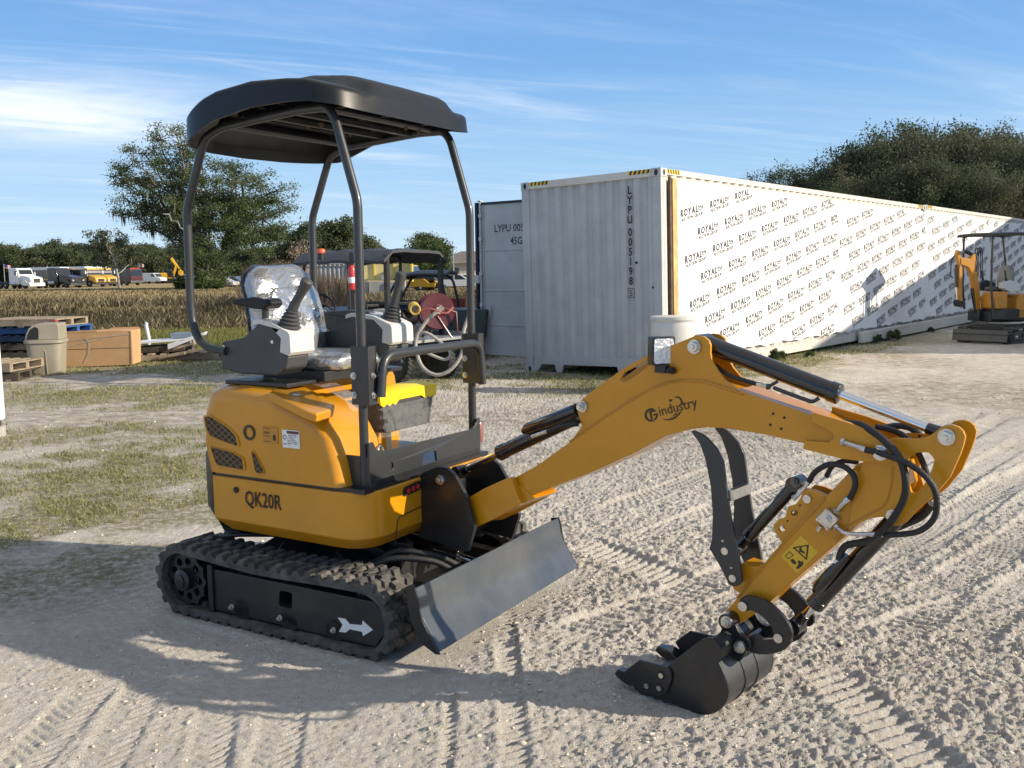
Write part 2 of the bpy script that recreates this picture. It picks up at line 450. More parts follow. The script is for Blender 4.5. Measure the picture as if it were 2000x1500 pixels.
b = MB()
for v in (-.608, .60): b.prism(EX, [(.735, .338), (.778, .346), (.790, .31), (.798, .26), (.812, .215), (.834, .18), (.888, .100), (.868, .098), (.80, .13), (.76, .2), (.742, .27)], v, v + .009)
for v in (-.3, -.1, .1, .3): b.prism(EX, [(.70, .14), (.80, .14), (.79, .21), (.765, .31), (.74, .31)], v - .006, v + .006)
b.box(EX, .70, .76, -.5, .5, .16, .22)
b.build('blade_end_plate', M['dark'], bl, bevel=.001)
b = MB()
for sg in (-1, 1):
    b.prism(EX, [(.30, .12), (.40, .10), (.74, .13), (.74, .23), (.42, .25), (.30, .22)], sg * .30 - .03, sg * .30 + .03)
b.build('blade_arm', M['dark'], exc, bevel=.005)
b = MB(); b.cyl(EX.p(.32, -.02, .33), EX.p(.60, -.02, .29), .034); b.cyl(EX.p(.30, -.05, .34), EX.p(.30, .01, .34), .03)
cy = b.build('blade_cylinder', M['gloss'], exc, bevel=.003)
b = MB(); b.cyl(EX.p(.60, -.02, .29), EX.p(.74, -.02, .265), .015); b.build('rod', M['chrome'], cy)
b = MB()
for dv, dw in ((-.36, 0), (-.30, .02)):
    b.tube(spline([EX.p(.10, dv + .1, .3), EX.p(.3, dv, .27 + dw), EX.p(.46, dv + .02, .345 + dw), EX.p(.60, dv + .12, .33), EX.p(.66, dv + .2, .27)]), .014, 10)
for dv, dw in ((-.42, .0), (-.39, .012)):
    b.tube(spline([EX.p(-.26, dv + .15, .34), EX.p(-.36, dv + .02, .36 + dw), EX.p(-.46, dv, .345 + dw), EX.p(-.5, dv + .02, .33)]), .011, 8)
b.build('hydraulic_hose', M['hose'], exc)

# ---- house
def plan(pts, ins=0.0, cx=0.0):
    full = pts + [(u, -v) for u, v in reversed(pts)]
    return [(u - math.copysign(ins, u - cx), v - math.copysign(ins, v)) for u, v in full]
lowp = [(-.43, -.495), (.30, -.50)] + arc(.33, -.37, .13, -90, 0, 6)[1:]
b = MB()
b.loft([[EX.p(u, v, w) for u, v in plan(lowp, i)] for w, i in ((.395, .055), (.455, 0.0), (.655, 0.0))])
lower = b.build('lower_body', M['yellow'], exc, bevel=.006, angle=28)
b = MB()
b.box(EX, -.42, .445, -.485, .485, .652, .672)
b.build('seam_gasket', M['dark'], lower)
qa, qb = EX.px(478, 986, -.504), EX.px(549, 1000, -.504); b = MB(); b.text_fit('QK20R', EX.p(qa[0], -.5012, qa[1]), EX.u, EX.w, qb[0] - qa[0], .066, .010); b.build('model_lettering', M['ink'], lower)
b = MB(); q = EX.px(461, 957, -.5); b.cyl(EX.p(q[0], -.503, q[1]), EX.p(q[0], -.49, q[1]), .014); b.build('access_hole', M['ink'], lower)
b = MB()                                                # door seam and socket on the front corner
fo = [(.462, v, w) for v, w in ((-.31, .40), (-.29, .50), (-.27, .515), (-.11, .525))]
b.tube([EX.p(*q) for q in fo], .0025, 5)
b.build('panel_seam', M['ink'], lower)
b = MB(); b.prism(EX, round2([(-.245, .595), (-.115, .605), (-.115, .645), (-.245, .635)], .018), .458, .466, 'vw')
sk = b.build('socket_panel', M['ink'], lower)
b = MB()
for i, v in enumerate((-.215, -.18, -.145)): b.cyl(EX.p(.462, v, .617 + i * .003), EX.p(.472, v, .617 + i * .003), .011)
b.build('socket', [M['red']], sk)
# counterweight
cwp = [(-.435, -.485), (-.50, -.465), (-.57, -.39), (-.615, -.27), (-.635, -.12)]
b = MB()
rings = []
for w, k in ((.375, .15), (.44, .03), (.50, 0), (.74, 0), (.80, .02), (.82, .06)):
    rings.append([EX.p(-.435 if i in (0, len(cwp) * 2 - 1) and u > -.44 else u + k, v - math.copysign(min(k, .1) * .5, v), w) for i, (u, v) in enumerate(plan(cwp))])
b.loft(rings); b.build('counterweight', M['dark'], exc, bevel=.012, seg=3, angle=30)
# engine hood (rear) and side cover
hp = [(-.10, -.47), (-.40, -.49), (-.47, -.465), (-.535, -.395), (-.585, -.27), (-.60, -.12)]
b = MB()
b.loft([[EX.p(u, v, w) for u, v in plan([(a + k * (1 if a < -.11 else 0), v + k * .6) for a, v in hp])] for w, k in ((.674, 0), (.80, -.006), (.95, .0), (1.03, .025), (1.058, .06), (1.066, .12))])
hood = b.build('engine_hood', M['yellow'], exc, angle=45)
b = MB()
sp_ = [(-.452, .672), (-.480, .80), (-.468, .95), (-.43, 1.045), (-.36, 1.066), (-.06, 1.055), (.08, 1.005), (.235, .955), (.285, .87), (.318, .77), (.338, .672)]
rows = []
for v, ins in ((-.455, .05), (-.480, .028), (-.496, .010), (-.500, 0), ):
    pass
def cover_ring(v, ins):
    out = []
    for u, w in sp_:
        du = ins * (1 if u < -.3 else (-1 if u > .1 else 0)); dw = -ins if w > .9 else 0
        out.append(EX.p(u + du, v, w + dw))
    return out
b.loft([cover_ring(v, i) for v, i in ((-.506, .060), (-.503, .032), (-.490, .014), (-.465, .003), (-.43, 0), (-.27, 0), (-.23, .02))])
side = b.build('side_cover', M['yellow'], exc, angle=50)
b = MB(); b.loft([[EX.p(u, v, w) for u, w in ((-.2, .68), (-.2, 1.02), (.02, 1.0), (.16, .93), (.23, .82), (.25, .68))] for v in (-.235, -.10)])
b.build('inner_cover', M['yellow'], exc, bevel=.03, seg=4)
b = MB()
b.prism(EX, [(-.4, .68), (-.4, 1.03), (-.16, 1.03), (-.10, .98), (-.08, .68)], .24, .47)
b.prism(EX, [(-.10, .90), (-.10, 1.05), (-.06, 1.05), (-.04, .90)], .30, .34)
b.build('far_cover', M['yellow'], exc, bevel=.02, seg=3)
# vents, filler, stickers on the side cover
def vent(pts):
    q = tr(EX, c4, pts, -.505); cxm = sum(a for a, _ in q) / len(q); cym = sum(c for _, c in q) / len(q)
    b = MB(); q = round2(q, .012); ring_o = [((a - cxm) * 1.10 + cxm, (c - cym) * 1.10 + cym) for a, c in q]
    b.prism(EX, ring_o, -.513, -.504, holes=[q]); vt = b.build('vent_surround', M['yellow'], side, bevel=.002)
    b = MB(); b.prism(EX, q, -.5105, -.504); g = b.build('vent_mesh', VENT, vt)
def ventmat():
    m, nt, b = nodes_of('expanded_metal_mesh'); N = nt.nodes; L = nt.links
    tc = N.new('ShaderNodeTexCoord'); mp = N.new('ShaderNodeMapping'); mp.inputs['Scale'].default_value = (75, 75, 110); mp.inputs['Rotation'].default_value = (0, 0, 0)
    L.new(tc.outputs['Object'], mp.inputs[0]); sp = N.new('ShaderNodeSeparateXYZ'); L.new(mp.outputs[0], sp.inputs[0])
    def m2(op, a, c):
        k = N.new('ShaderNodeMath'); k.operation = op
        for i, x in enumerate((a, c)):
            if isinstance(x, (int, float)): k.inputs[i].default_value = x
            elif x is not None: L.new(x, k.inputs[i])
        return k.outputs[0]
    s1 = m2('ABSOLUTE', m2('SINE', m2('ADD', sp.outputs['X'], sp.outputs['Z']), None), None); s2 = m2('ABSOLUTE', m2('SINE', m2('SUBTRACT', sp.outputs['X'], sp.outputs['Z']), None), None)
    mn = m2('MINIMUM', s1, s2); lt = m2('LESS_THAN', mn, .3)
    mx = N.new('ShaderNodeMix'); mx.data_type = 'RGBA'; mx.inputs[6].default_value = (.008, .006, .004, 1); mx.inputs[7].default_value = (.16, .085, .02, 1); L.new(lt, mx.inputs[0]); L.new(mx.outputs[2], b.inputs['Base Color'])
    b.inputs['Roughness'].default_value = .5
    return m
VENT = ventmat()
vent([(72, 380), (110, 376), (230, 455), (275, 505), (290, 570), (200, 540), (105, 500), (84, 450)])
vent([(110, 575), (250, 610), (318, 650), (328, 725), (150, 690)])
vent([(376, 604), (395, 612), (452, 715), (460, 748), (405, 742)])
b = MB(); q = EX.px(*c4(360, 482), -.505)
b.lathe(EX.p(q[0], -.5, q[1]), -EX.v, [(.034, 0), (.034, .012), (.024, .012), (.024, .004), (.001, .004)], 28); b.build('port_ring', M['dark'], side)
def sticker(parent):
    q0 = EX.px(*c4(570, 462), -.509); q1 = EX.px(*c4(686, 590), -.509)
    x0, z1, x1, z0 = q0[0], q0[1], q1[0], q1[1]; W_, H_ = x1 - x0, z1 - z0; V_ = -.5095
    b = MB(); b.prism(EX, [(x0, z0), (x1, z0), (x1, z1), (x0, z1)], V_, V_ + .002); s = b.build('warning_sticker', M['white'], parent)
    b = MB(); b.prism(EX, [(x0 + W_ * .27, z1 - H_ * .2), (x1 - W_ * .04, z1 - H_ * .2), (x1 - W_ * .04, z1 - H_ * .05), (x0 + W_ * .27, z1 - H_ * .05)], V_ - .001, V_); b.build('red_band', M['maroon'], s)
    b = MB(); o = lambda a, c: EX.p(x0 + W_ * a, V_ - .0008, z1 - H_ * c)
    b.text('FILLING FUEL', o(.34, .32), EX.u, EX.w, H_ * .11, .01)
    for k, (c, wd) in enumerate(((.41, .5), (.50, .55), (.59, .64), (.68, .62), (.77, .6), (.86, .2))):
        for j in range(int(wd * 14)):
            if (j * 7 + k * 3) % 5: b.flat(o(.30 + j / 14 * .99, c), EX.u, EX.w, [(0, 0), (W_ * .055, 0), (W_ * .055, H_ * .035), (0, H_ * .035)])
    b.flat(o(.06, .82), EX.u, EX.w, [(0, 0), (W_ * .16, 0), (W_ * .16, H_ * .05), (0, H_ * .05)])
    for rr2 in (.085,):
        b.prism(EX, circ(x0 + W_ * .14, z1 - H_ * .42, W_ * rr2 + .002, 16), V_ - .0009, V_ - .0004, holes=[circ(x0 + W_ * .14, z1 - H_ * .42, W_ * rr2 - .001, 16)])
    b.build('sticker_print', M['ink'], s)
    # faint fuel plate to the left
    q0 = EX.px(*c4(442, 440), -.509); q1 = EX.px(*c4(545, 560), -.509); x0, z1, x1, z0 = q0[0], q0[1], q1[0], q1[1]; W_, H_ = x1 - x0, z1 - z0
    b = MB(); o = lambda a, c: EX.p(x0 + W_ * a, V_ - .0008, z1 - H_ * c)
    b.prism(EX, [(x0, z0), (x1, z0), (x1, z1), (x0, z1)], V_ + .0005, V_ + .002)
    f = b.build('fuel_plate', M['yellow2'], parent)
    b = MB()
    b.flat(o(.68, .8), EX.u, EX.w, [(0, 0), (W_ * .16, 0), (W_ * .16, H_ * .34), (0, H_ * .34)])
    for c in (.12, .35, .42, .58, .9): b.flat(o(.05, c), EX.u, EX.w, [(0, 0), (W_ * .42, 0), (W_ * .42, H_ * .03), (0, H_ * .03)])
    b.build('fuel_symbol', M['brown_ink'], f)
sticker(side)
# fuel lid on the shoulder
lidpx = [(445, 1030), (480, 1003), (700, 1015), (908, 1112), (895, 1148), (782, 1182), (725, 1168)]
e1 = EX.p(-.04, -.46, 1.055); n_ = (EX.u * .20 + EX.w * .98).normalized()
lidw = [hit(*c3(*q), n_, n_.dot(EX.p(.02, -.40, 1.052))) for q in lidpx]
b = MB(); b.loft([[p - n_ * .03 for p in lidw], [p for p in lidw], [p + n_ * .006 + (sum(lidw, Vector()) / len(lidw) - p) * .06 for p in lidw]])
lid_ = b.build('fuel_lid', M['yellow'], exc, bevel=.004)
b = MB(); q = hit(*c3(635, 1038), n_, n_.dot(EX.p(.02, -.40, 1.060))); b.lathe(q, n_, [(.022, 0), (.022, .003), (.012, .004), (.012, .006)], 20); b.build('lid_lock', M['steel'], lid_)

# floor, front plate, seat, consoles
b = MB(); b.box(EX, -.14, .44, -.40, .41, .674, .700); b.build('floor_plate', M['dark'], exc, bevel=.003)
b = MB()
fp = [(-.435, .668), (.43, .662), (.43, .845), (.41, .845), (.385, .815), (.35, .80), (-.34, .812), (-.385, .825), (-.405, .86), (-.435, .86)]
b.prism(EX, fp, .425, .437, 'vw', holes=[round2([(-.07, .682), (.055, .682), (.045, .748), (-.045, .752)], .012), circ(-.29, .735, .017, 16)])
b.box(EX, .30, .425, -.43, -.42, .668, .80)
b.build('front_plate', M['grey'], exc, bevel=.003)
b = MB(); b.lathe(EX.p(.40, .455, .72), EX.w, [(.028, 0), (.034, .02), (.034, .09), (.03, .10)], 20); b.build('side_reflector', mat('wrapped_amber_reflector', (.25, .1, .09), .3, coat=.5), exc)

def console(sv):
    va, vb = (-.415, -.275) if sv < 0 else (.22, .385); fu = .008 if sv < 0 else .075; bu_ = -.048 if sv < 0 else .012; hm = (fu + bu_) / 2
    body = [(-.43, 1.135), (-.415, 1.257), (-.281, 1.28), (-.18, 1.347), (bu_ - .05, 1.335), (bu_ + .008, 1.285), (bu_, 1.225), (fu - .02, 1.205), (fu - .035, 1.15), (fu - .09, 1.115), (-.309, 1.115)]
    cap = [(-.22, 1.333), (-.21, 1.358), (-.17, 1.366), (bu_ - .055, 1.352), (fu - .012, 1.312), (fu, 1.298), (fu + .002, 1.222), (fu - .012, 1.208), (bu_ - .004, 1.222), (bu_ + .004, 1.284), (bu_ - .05, 1.330), (-.17, 1.344)]
    b = MB(); b.prism(EX, body, va, vb); cs = b.build('console', M['plastic'], exc, bevel=.012, seg=3)
    b = MB(); b.prism(EX, cap, va - .006, vb + .006); cp = b.build('console_cap', M['cap'], cs, bevel=.006, seg=3)
    b = MB()
    for u, w in ((-.40, 1.235), (-.10, 1.265)): b.cyl(EX.p(u, va - .003, w), EX.p(u, va + .003, w), .008)
    b.build('screw', M['steel'], cs)
    vc = (va + vb) / 2 - .01
    vc += (-.005 if sv < 0 else .0); base = EX.p(hm - .035, vc, 1.315); top = EX.p(hm - .005, vc, 1.412)
    d = (top - base).normalized(); prof = []
    for i in range(6):
        r_ = .055 - i * .0055; h = i * .0165
        prof += [(r_, h), (r_ + .002, h + .006), (r_ - .008, h + .012), (r_ - .011, h + .0145)]
    b = MB(); b.lathe(base, d, [(.064, -.03)] + prof, 28); jb = b.build('lever_boot', M['plastic'], cs)
    g = d if sv > 0 else (EX.u * .66 + EX.w * .85).normalized()
    t2 = top + (EX.u * .02 if sv < 0 else EX.u * 0)
    b = MB(); b.tube([top - d * .02, top + g * .02, top + g * .05, top + g * .10, top + g * .135, top + g * .150, top + g * .158], [.024, .022, .019, .022, .027, .026, .014], 16)
    b.build('joystick', M['plastic'], cs)
    if sv < 0:
        b = MB(); b.prism(EX, [(-.34, 1.428), (-.335, 1.452), (-.2, 1.462), (-.125, 1.45), (-.118, 1.425), (-.15, 1.405), (-.22, 1.41)], va, va + .10); ar = b.build('armrest', M['canopy'], cs, bevel=.015, seg=3)
        b = MB(); b.cyl(EX.p(-.185, va + .05, 1.33), EX.p(-.185, va + .05, 1.42), .016); b.build('armrest_post', M['dark'], ar)
    else:
        b = MB(); b.prism(EX, [(-.36, 1.352), (-.355, 1.37), (-.2, 1.376), (-.11, 1.37), (-.10, 1.35), (-.2, 1.338)], va, va + .10); b.build('armrest', M['plastic'], cs, bevel=.012, seg=3)
console(-1); console(1)
b = MB(); b.box(EX, -.36, .02, -.22, .22, 1.07, 1.12); b.box(EX, -.40, -.02, -.42, .42, 1.065, 1.085)
b.build('seat_base', M['dark'], exc, bevel=.006)
def cushion(name, centers, hw, rings_sc, mat_, parent):
    b = MB(); b.loft(rings_sc); return b.build(name, mat_, parent, angle=60, subsurf=2)
def pillow(fr, c, a, bdir, n, ha, hb, ht, name, m_, parent, pn=3.2, bow=0.0):
    # rounded cushion: superellipse outline in the (a,b) plane, thickness along n
    b = MB(); K = 40; rings = []
    for t, s in ((-1, .80), (-.8, .95), (-.35, 1.0), (.35, 1.0), (.8, .94), (1, .72), (1.05, .4)):
        ring = []
        for k in range(K):
            th = 2 * math.pi * k / K; cx, sy = math.cos(th), math.sin(th)
            x = math.copysign(abs(cx) ** (2 / pn), cx) * ha * s; y = math.copysign(abs(sy) ** (2 / pn), sy) * hb * s
            wob = .006 * math.sin(5 * th + t * 3) + .004 * math.sin(11 * th)
            ring.append(c + a * (x * (1 - .10 * max(0, y / hb)) + wob) + bdir * (y + wob) + n * (ht * t - bow * (y / hb) ** 2))
        rings.append(ring)
    b.loft(rings); return b.build(name, m_, parent, angle=60)
bd = (EX.w * .97 - EX.u * .20).normalized(); nn = (EX.u * .97 + EX.w * .20).normalized()
bk = pillow(EX, EX.p(-.40, 0, 1.35), EX.v, bd, nn, .235, .26, .05, 'seat_back', M['foil'], exc, 4.2, .02)
b = MB(); pillow(EX, EX.p(-.352, 0, 1.33), EX.v, bd, nn, .155, .17, .014, 'back_pad', M['foil'], bk, 6)
b = MB(); pillow(EX, EX.p(-.435, 0, 1.35), EX.v, bd, nn, .235, .265, .02, 'back_shell', M['dark'], bk, 4.2, .02)
pillow(EX, EX.p(-.15, 0, 1.155), EX.u, EX.v, EX.w, .21, .215, .04, 'seat_cushion', M['foil'], exc, 4)
# plastic sheet hanging over the inner cover
b = MB(); b.loft([[EX.p(-.1, v, 1.075 + .008 * math.sin(v * 60)) for v in (-.24, -.2, -.15, -.1)], [EX.p(.02, v, 1.05 + .01 * math.sin(v * 70)) for v in (-.25, -.2, -.15, -.1)], [EX.p(.12, v, .99) for v in (-.2, -.17, -.14, -.1)], [EX.p(.16, v, .90) for v in (-.18, -.16, -.14, -.12)]], cap=False)
b.build('loose_film', M['wrap'], exc)
# lower control box with bright lid, wrapped in film
b = MB(); b.loft([[EX.p(u, v, w) for u, v in ((u0, v0), (u1, v0), (u1, v1), (u0, v1))] for (u0, u1, v0, v1), w in (((.08, .19, .0, .35), .815), ((.06, .205, -.055, .37), .965))])
cb = b.build('control_box', mat('grey_box_plastic', (.05, .052, .055), .5), exc, bevel=.006)
b = MB(); zz = [(-.065 + .022 * i, .958 - (.012 if i % 2 else 0)) for i in range(6)] + [(.075, .968), (.25, .968)] + [(.27 + .018 * i, .958 - (.010 if i % 2 else 0)) for i in range(7)]
b.prism(EX, zz + [(.385, 1.0), (.36, 1.012), (-.05, 1.012), (-.07, .998)], .206, .214, 'vw'); b.loft([[EX.p(u, v, .966) for u, v in ((.055, -.065), (.205, -.065), (.205, .38), (.055, .38))], [EX.p(u, v, 1.012) for u, v in ((.065, -.05), (.208, -.05), (.208, .365), (.065, .365))], [EX.p(u, v, 1.022) for u, v in ((.08, -.04), (.18, -.04), (.18, .355), (.08, .355))]])
b.build('box_lid', M['lid'], cb, bevel=.003)
b = MB(); K = 24; rings = []
for i in range(8):
    t = i / 7; w = .80 + .155 * t
    rings.append([EX.p(.135 + (.075 + .02 * t + .008 * math.sin(9 * k + i * 2)) * math.copysign(abs(math.cos(2 * math.pi * k / K)) ** .45, math.cos(2 * math.pi * k / K)), .165 + (.19 + .035 * t + .012 * math.sin(7 * k + 3 * i)) * math.copysign(abs(math.sin(2 * math.pi * k / K)) ** .45, math.sin(2 * math.pi * k / K)), w) for k in range(K)])
b.loft(rings, cap=False); b.build('plastic_wrap', M['wrap'], cb)
b = MB(); b.box(EX, .12, .15, .05, .09, .69, .82); b.box(EX, .1, .14, -.16, -.12, .69, .84)
b.tube(spline([EX.p(.2, -.2, .70), EX.p(.21, -.19, .76), EX.p(.2, -.16, .79), EX.p(.2, -.12, .76), EX.p(.2, -.11, .70)]), .008)
b.tube(spline([EX.p(.24, -.16, .70), EX.p(.25, -.15, .75), EX.p(.24, -.12, .78), EX.p(.24, -.09, .75), EX.p(.24, -.08, .70)]), .008)
b.build('foot_pedal', M['steel'], cb)

# ---- canopy frame
pth = [(.398, .672), (.400, 1.25), (.404, 1.850), (.300, 2.19), (.262, 2.235), (.12, 2.237), (-.35, 2.205), (-.455, 2.165), (-.59, 1.853), (-.598, 1.42), (-.592, 1.345), (-.572, 1.29), (-.535, 1.25), (-.485, 1.225), (-.38, 1.216)]
def post(sv):
    V_ = .42 * sv
    P = fillet([EX.p(u, V_, w) for u, w in pth], .034, 6)
    b = MB(); b.tube(P, .0192, 18); ps = b.build('canopy_post', M['grey'], exc)
    b = MB(); va, vb = V_ - .028, V_ + .028
    b.prism(EX, [(.365, 1.02), (.455, 1.02), (.455, 1.262), (.365, 1.262)], va, va + .007); b.prism(EX, [(.448, 1.02), (.455, 1.02), (.455, 1.262), (.448, 1.262)], va, vb)
    b.prism(EX, [(.365, 1.02), (.455, 1.02), (.455, 1.262), (.365, 1.262)], vb - .007, vb)
    sl = b.build('post_sleeve', M['grey'], ps, bevel=.003)
    b = MB()
    for w in (1.06, 1.14): b.bolt(EX.p(.38, va, w), -EX.v, .011, .012); b.bolt(EX.p(.455, V_, w), EX.u, .011, .01)
    b.build('bolt', M['steel'], sl)
    return ps
post(-1); post(1)
b = MB(); b.tube(fillet([EX.p(.475, -.395, 1.05), EX.p(.475, -.375, 1.222), EX.p(.475, .375, 1.222), EX.p(.475, .395, 1.02)], .075, 7), .0195, 18)
b.build('grab_rail', M['grey'], exc)
b = MB(); b.tube([EX.p(-.35, -.42, 2.218), EX.p(-.35, .42, 2.218)], .016); b.tube([EX.p(.2, -.42, 2.245), EX.p(.2, .42, 2.245)], .016)
for u in (-.12, .05): b.box(EX, u, u + .03, -.42, .42, 2.225, 2.245)
b.build('canopy_crossbar', M['grey'], exc)
# moulded canopy roof: rounded plan, drooping rear, raised middle, turned-down skirt
def canopy():
    K = 112; uc, hu, hv, pn = -.045, .455, .545, 7.0
    TU = [-.62, -.445, -.33, -.2, .03, .25, .38, .44]; TW = [2.240, 2.268, 2.315, 2.350, 2.362, 2.338, 2.300, 2.276]; BW = [2.128, 2.138, 2.182, 2.228, 2.251, 2.245, 2.222, 2.200]
    def top(u, v):
        base = float(np.interp(u, TU, TW)) - .004
        g = 1 / (1 + math.exp((abs(v) - .30) / .012)); base += .046 * g * (1 / (1 + math.exp((u - .385) / .008))) * (1 / (1 + math.exp((-.40 - u) / .03)))
        base += .012 * (1 - (v / hv) ** 2)
        base -= .010 * math.exp(-((abs(v) - .345) / .03) ** 2) * (1 if u > -.35 else 0)
        return base
    def uvp(k, s):
        th = 2 * math.pi * k / K; c, q = math.cos(th), math.sin(th)
        v = math.copysign(abs(q) ** (2 / pn), q) * hv * s; x = math.copysign(abs(c) ** (2 / pn), c)
        u = uc + x * hu * s - (.13 * (1 - (v / hv) ** 2) * s * max(0, -x) if x < 0 else 0)
        if v > 0: v *= .93
        return u, v
    rings = []
    for s, d in ((.02, 0), (.2, 0), (.35, 0), (.46, 0), (.52, 0), (.55, 0), (.58, 0), (.62, 0), (.70, 0), (.80, 0), (.87, 0), (.92, 0), (.95, .001), (.97, .002), (.985, .005), (.995, .011), (1.0, .020)):
        rings.append([EX.p(u, v, top(u, v) - d) for u, v in (uvp(k, s) for k in range(K))])
    def low(k, s, d): u, v = uvp(k, s); return EX.p(u, v, float(np.interp(u, TU, BW)) + d)
    rings.append([low(k, 1.006, .02) for k in range(K)]); rings.append([low(k, 1.012, 0) for k in range(K)]); rings.append([low(k, .985, 0) for k in range(K)]); rings.append([low(k, .975, .05) for k in range(K)])
    for s in (.85, .6, .3, .03): rings.append([EX.p(u, v, min(top(u, .5), top(u, v)) - .028) for u, v in (uvp(k, s) for k in range(K))])
    b = MB(); b.loft(rings); cn = b.build('canopy_roof', M['canopy'], exc, angle=50)
    b = MB()
    for i in range(7): u = -.42 + i * .115; b.box(EX, u, u + .03, -.36, .36, max(2.235, top(u, .5) - .07), top(u, .5) - .02)
    for v in (-.30, .0, .30): b.box(EX, -.25, .32, v - .012, v + .012, 2.25, 2.31)
    b.build('roof_rib', M['canopy'], cn, bevel=.004)
    b = MB()
    for u, v in ((-.13, -.1), (-.05, -.1), (.2, .2), (.2, .3), (-.13, .2)): b.bolt(EX.p(u, v, 2.236), -EX.w, .009, .014)
    b.build('bolt', mat('brass_bolt', (.2, .12, .06), .5, .8), cn)
canopy()

# ---- swing bracket
V0 = -.045
sp2 = tr(BM, c4, [(1465, 755), (1500, 738), (1580, 705), (1640, 712), (1690, 757), (1770, 905), (1795, 1000), (1822, 1100), (1775, 1262), (1500, 1175), (1455, 1160), (1480, 1060)], V0)
b = MB(); b.prism(BM, round2(sp2, .01, 2), V0, V0 + .018); b.prism(BM, round2([(a + .02, c) for a, c in sp2], .01, 2), .225, .243)
b.box(BM, sp2[0][0] + .01, sp2[0][0] + .06, V0 + .018, .225, .42, .62); b.box(BM, -.16, -.02, V0 + .018, .225, .40, .44)
sw = b.build('swing_bracket', M['dark'], exc, bevel=.003)
b = MB(); b.cyl(BM.p(-.13, .10, .36), BM.p(-.13, .10, .66), .06, n=28); b.box(BM, -.30, -.13, .0, .2, .42, .6); b.build('king_post', M['dark'], sw, bevel=.004)
b = MB()
for q in ((1605, 788),): a, c = BM.px(*c4(*q), V0); b.bolt(BM.p(a, V0, c), -BM.v, .017, .02)
b.build('pin_bolt', M['steel'], sw)

# ---- boom
v0, v1 = .03, .17
top_line = [c7(775, 812), c7(900, 725), c7(1000, 655), c7(1150, 555), c7(1300, 470), c7(1420, 425), c7(1520, 412), c7(1650, 420), c7(1780, 460), c7(1900, 500), c8(200, 428), c8(730, 610)]
boxpx = [c7(220, 1118), c7(375, 1060), c7(400, 1052), c7(560, 965)] + top_line + [c8(900, 700), c8(890, 800), c8(670, 805), c8(400, 745), c8(200, 712), c8(100, 700), c8(0, 695), c7(1560, 730), c7(1400, 770), c7(1200, 880), c7(900, 1015), c7(700, 1090), c7(560, 1145), c7(430, 1218), c7(290, 1300)]
box2 = [BM.px(x, y, v0) for x, y in boxpx]
b = MB(); b.prism(BM, box2, v0, v1); boom = b.build('boom', M['yellow'], exc, bevel=.004, angle=20)
earpx = [c7(775, 818), c7(855, 705), c7(830, 630), c7(820, 590), c7(828, 560), c7(845, 542), c7(900, 495), c7(1000, 420), c7(1130, 328), c7(1270, 252), c7(1420, 190), c7(1600, 116), c7(1650, 124), c7(1680, 150), c7(1692, 180), c7(1690, 235), c7(1705, 290), c7(1740, 350), c7(1790, 410), c7(1860, 462), c7(1905, 500), c7(1780, 470), c7(1650, 432), c7(1520, 424), c7(1420, 437), c7(1300, 482), c7(1150, 568), c7(1000, 668), c7(900, 738)]
ear2 = [BM.px(x, y, v0 + .006) for x, y in earpx]
slot = [BM.px(*c7(*q), v0 + .006) for q in ((1105, 405), (1130, 360), (1300, 270), (1440, 225), (1430, 250), (1310, 300), (1180, 395), (1120, 425))]
b = MB(); b.prism(BM, ear2, v0 + .006, v0 + .018, holes=[slot]); b.prism(BM, ear2, v1 - .018, v1 - .006)
b.build('cylinder_lug', M['yellow'], boom, bevel=.002)
# weld ridge along the box top
b = MB(); b.tube([BM.p(*(lambda q: (q[0], v0 + .003, q[1]))(BM.px(x, y, v0))) for x, y in top_line[:10]], .006, 6); b.build('weld_bead', M['yellow2'], boom)
footpx = [c7(18, 1318), c7(22, 1285), c7(50, 1248), c7(130, 1165), c7(220, 1112), c7(372, 1044), c7(398, 1046), c7(450, 1218), c7(300, 1303), c7(150, 1373), c7(60, 1380), c7(30, 1358)]
fo2 = [BM.px(x, y, -.005) for x, y in footpx]
b = MB(); b.prism(BM, fo2, -.005, .026)
fo3 = [BM.px(x, y, -.005) for x, y in footpx]; b.prism(BM, fo3, .174, .205)
b.prism(BM, [BM.px(*c7(*q), .03) for q in ((60, 1300), (200, 1130), (400, 1060), (560, 1175), (455, 1220), (290, 1300), (120, 1370))], .024, .176)
b.build('boom_foot', M['yellow'], boom, bevel=.003)
forkpx = [c8(738, 590), c8(985, 662), c8(1130, 715), c8(1240, 780), c8(1292, 850), c8(1302, 905), c8(1288, 935), c8(1260, 945), c8(1200, 946), c8(940, 915), c8(672, 846), c8(682, 790), c8(850, 800), c8(880, 780), c8(885, 745), c8(860, 720), c8(722, 655), c8(735, 620)]
fk = [BM.px(x, y, .012) for x, y in forkpx]
b = MB(); b.prism(BM, fk, .012, .029); b.prism(BM, fk, .171, .188); b.build('boom_fork', M['yellow'], boom, bevel=.002)
b = MB()
for q in ((465, 600), (543, 627), (446, 677), (521, 704)): a, c = BM.px(*c8(*q), v0); b.cyl(BM.p(a, v0 - .002, c), BM.p(a, v0 + .002, c), .0045, n=10)
b.build('tapped_hole', M['ink'], boom)
b = MB()
for px_, v_, r_ in ((c7(865, 578), v0 + .006, .017), (c7(1593, 190), v0 + .006, .019), (c7(50, 1318), -.005, .02), (c8(1217, 870), .012, .018)):
    a, c = BM.px(*px_, v_); b.bolt(BM.p(a, v_, c), -BM.v, r_, .026)
b.build('pin_bolt', M['steel'], boom)
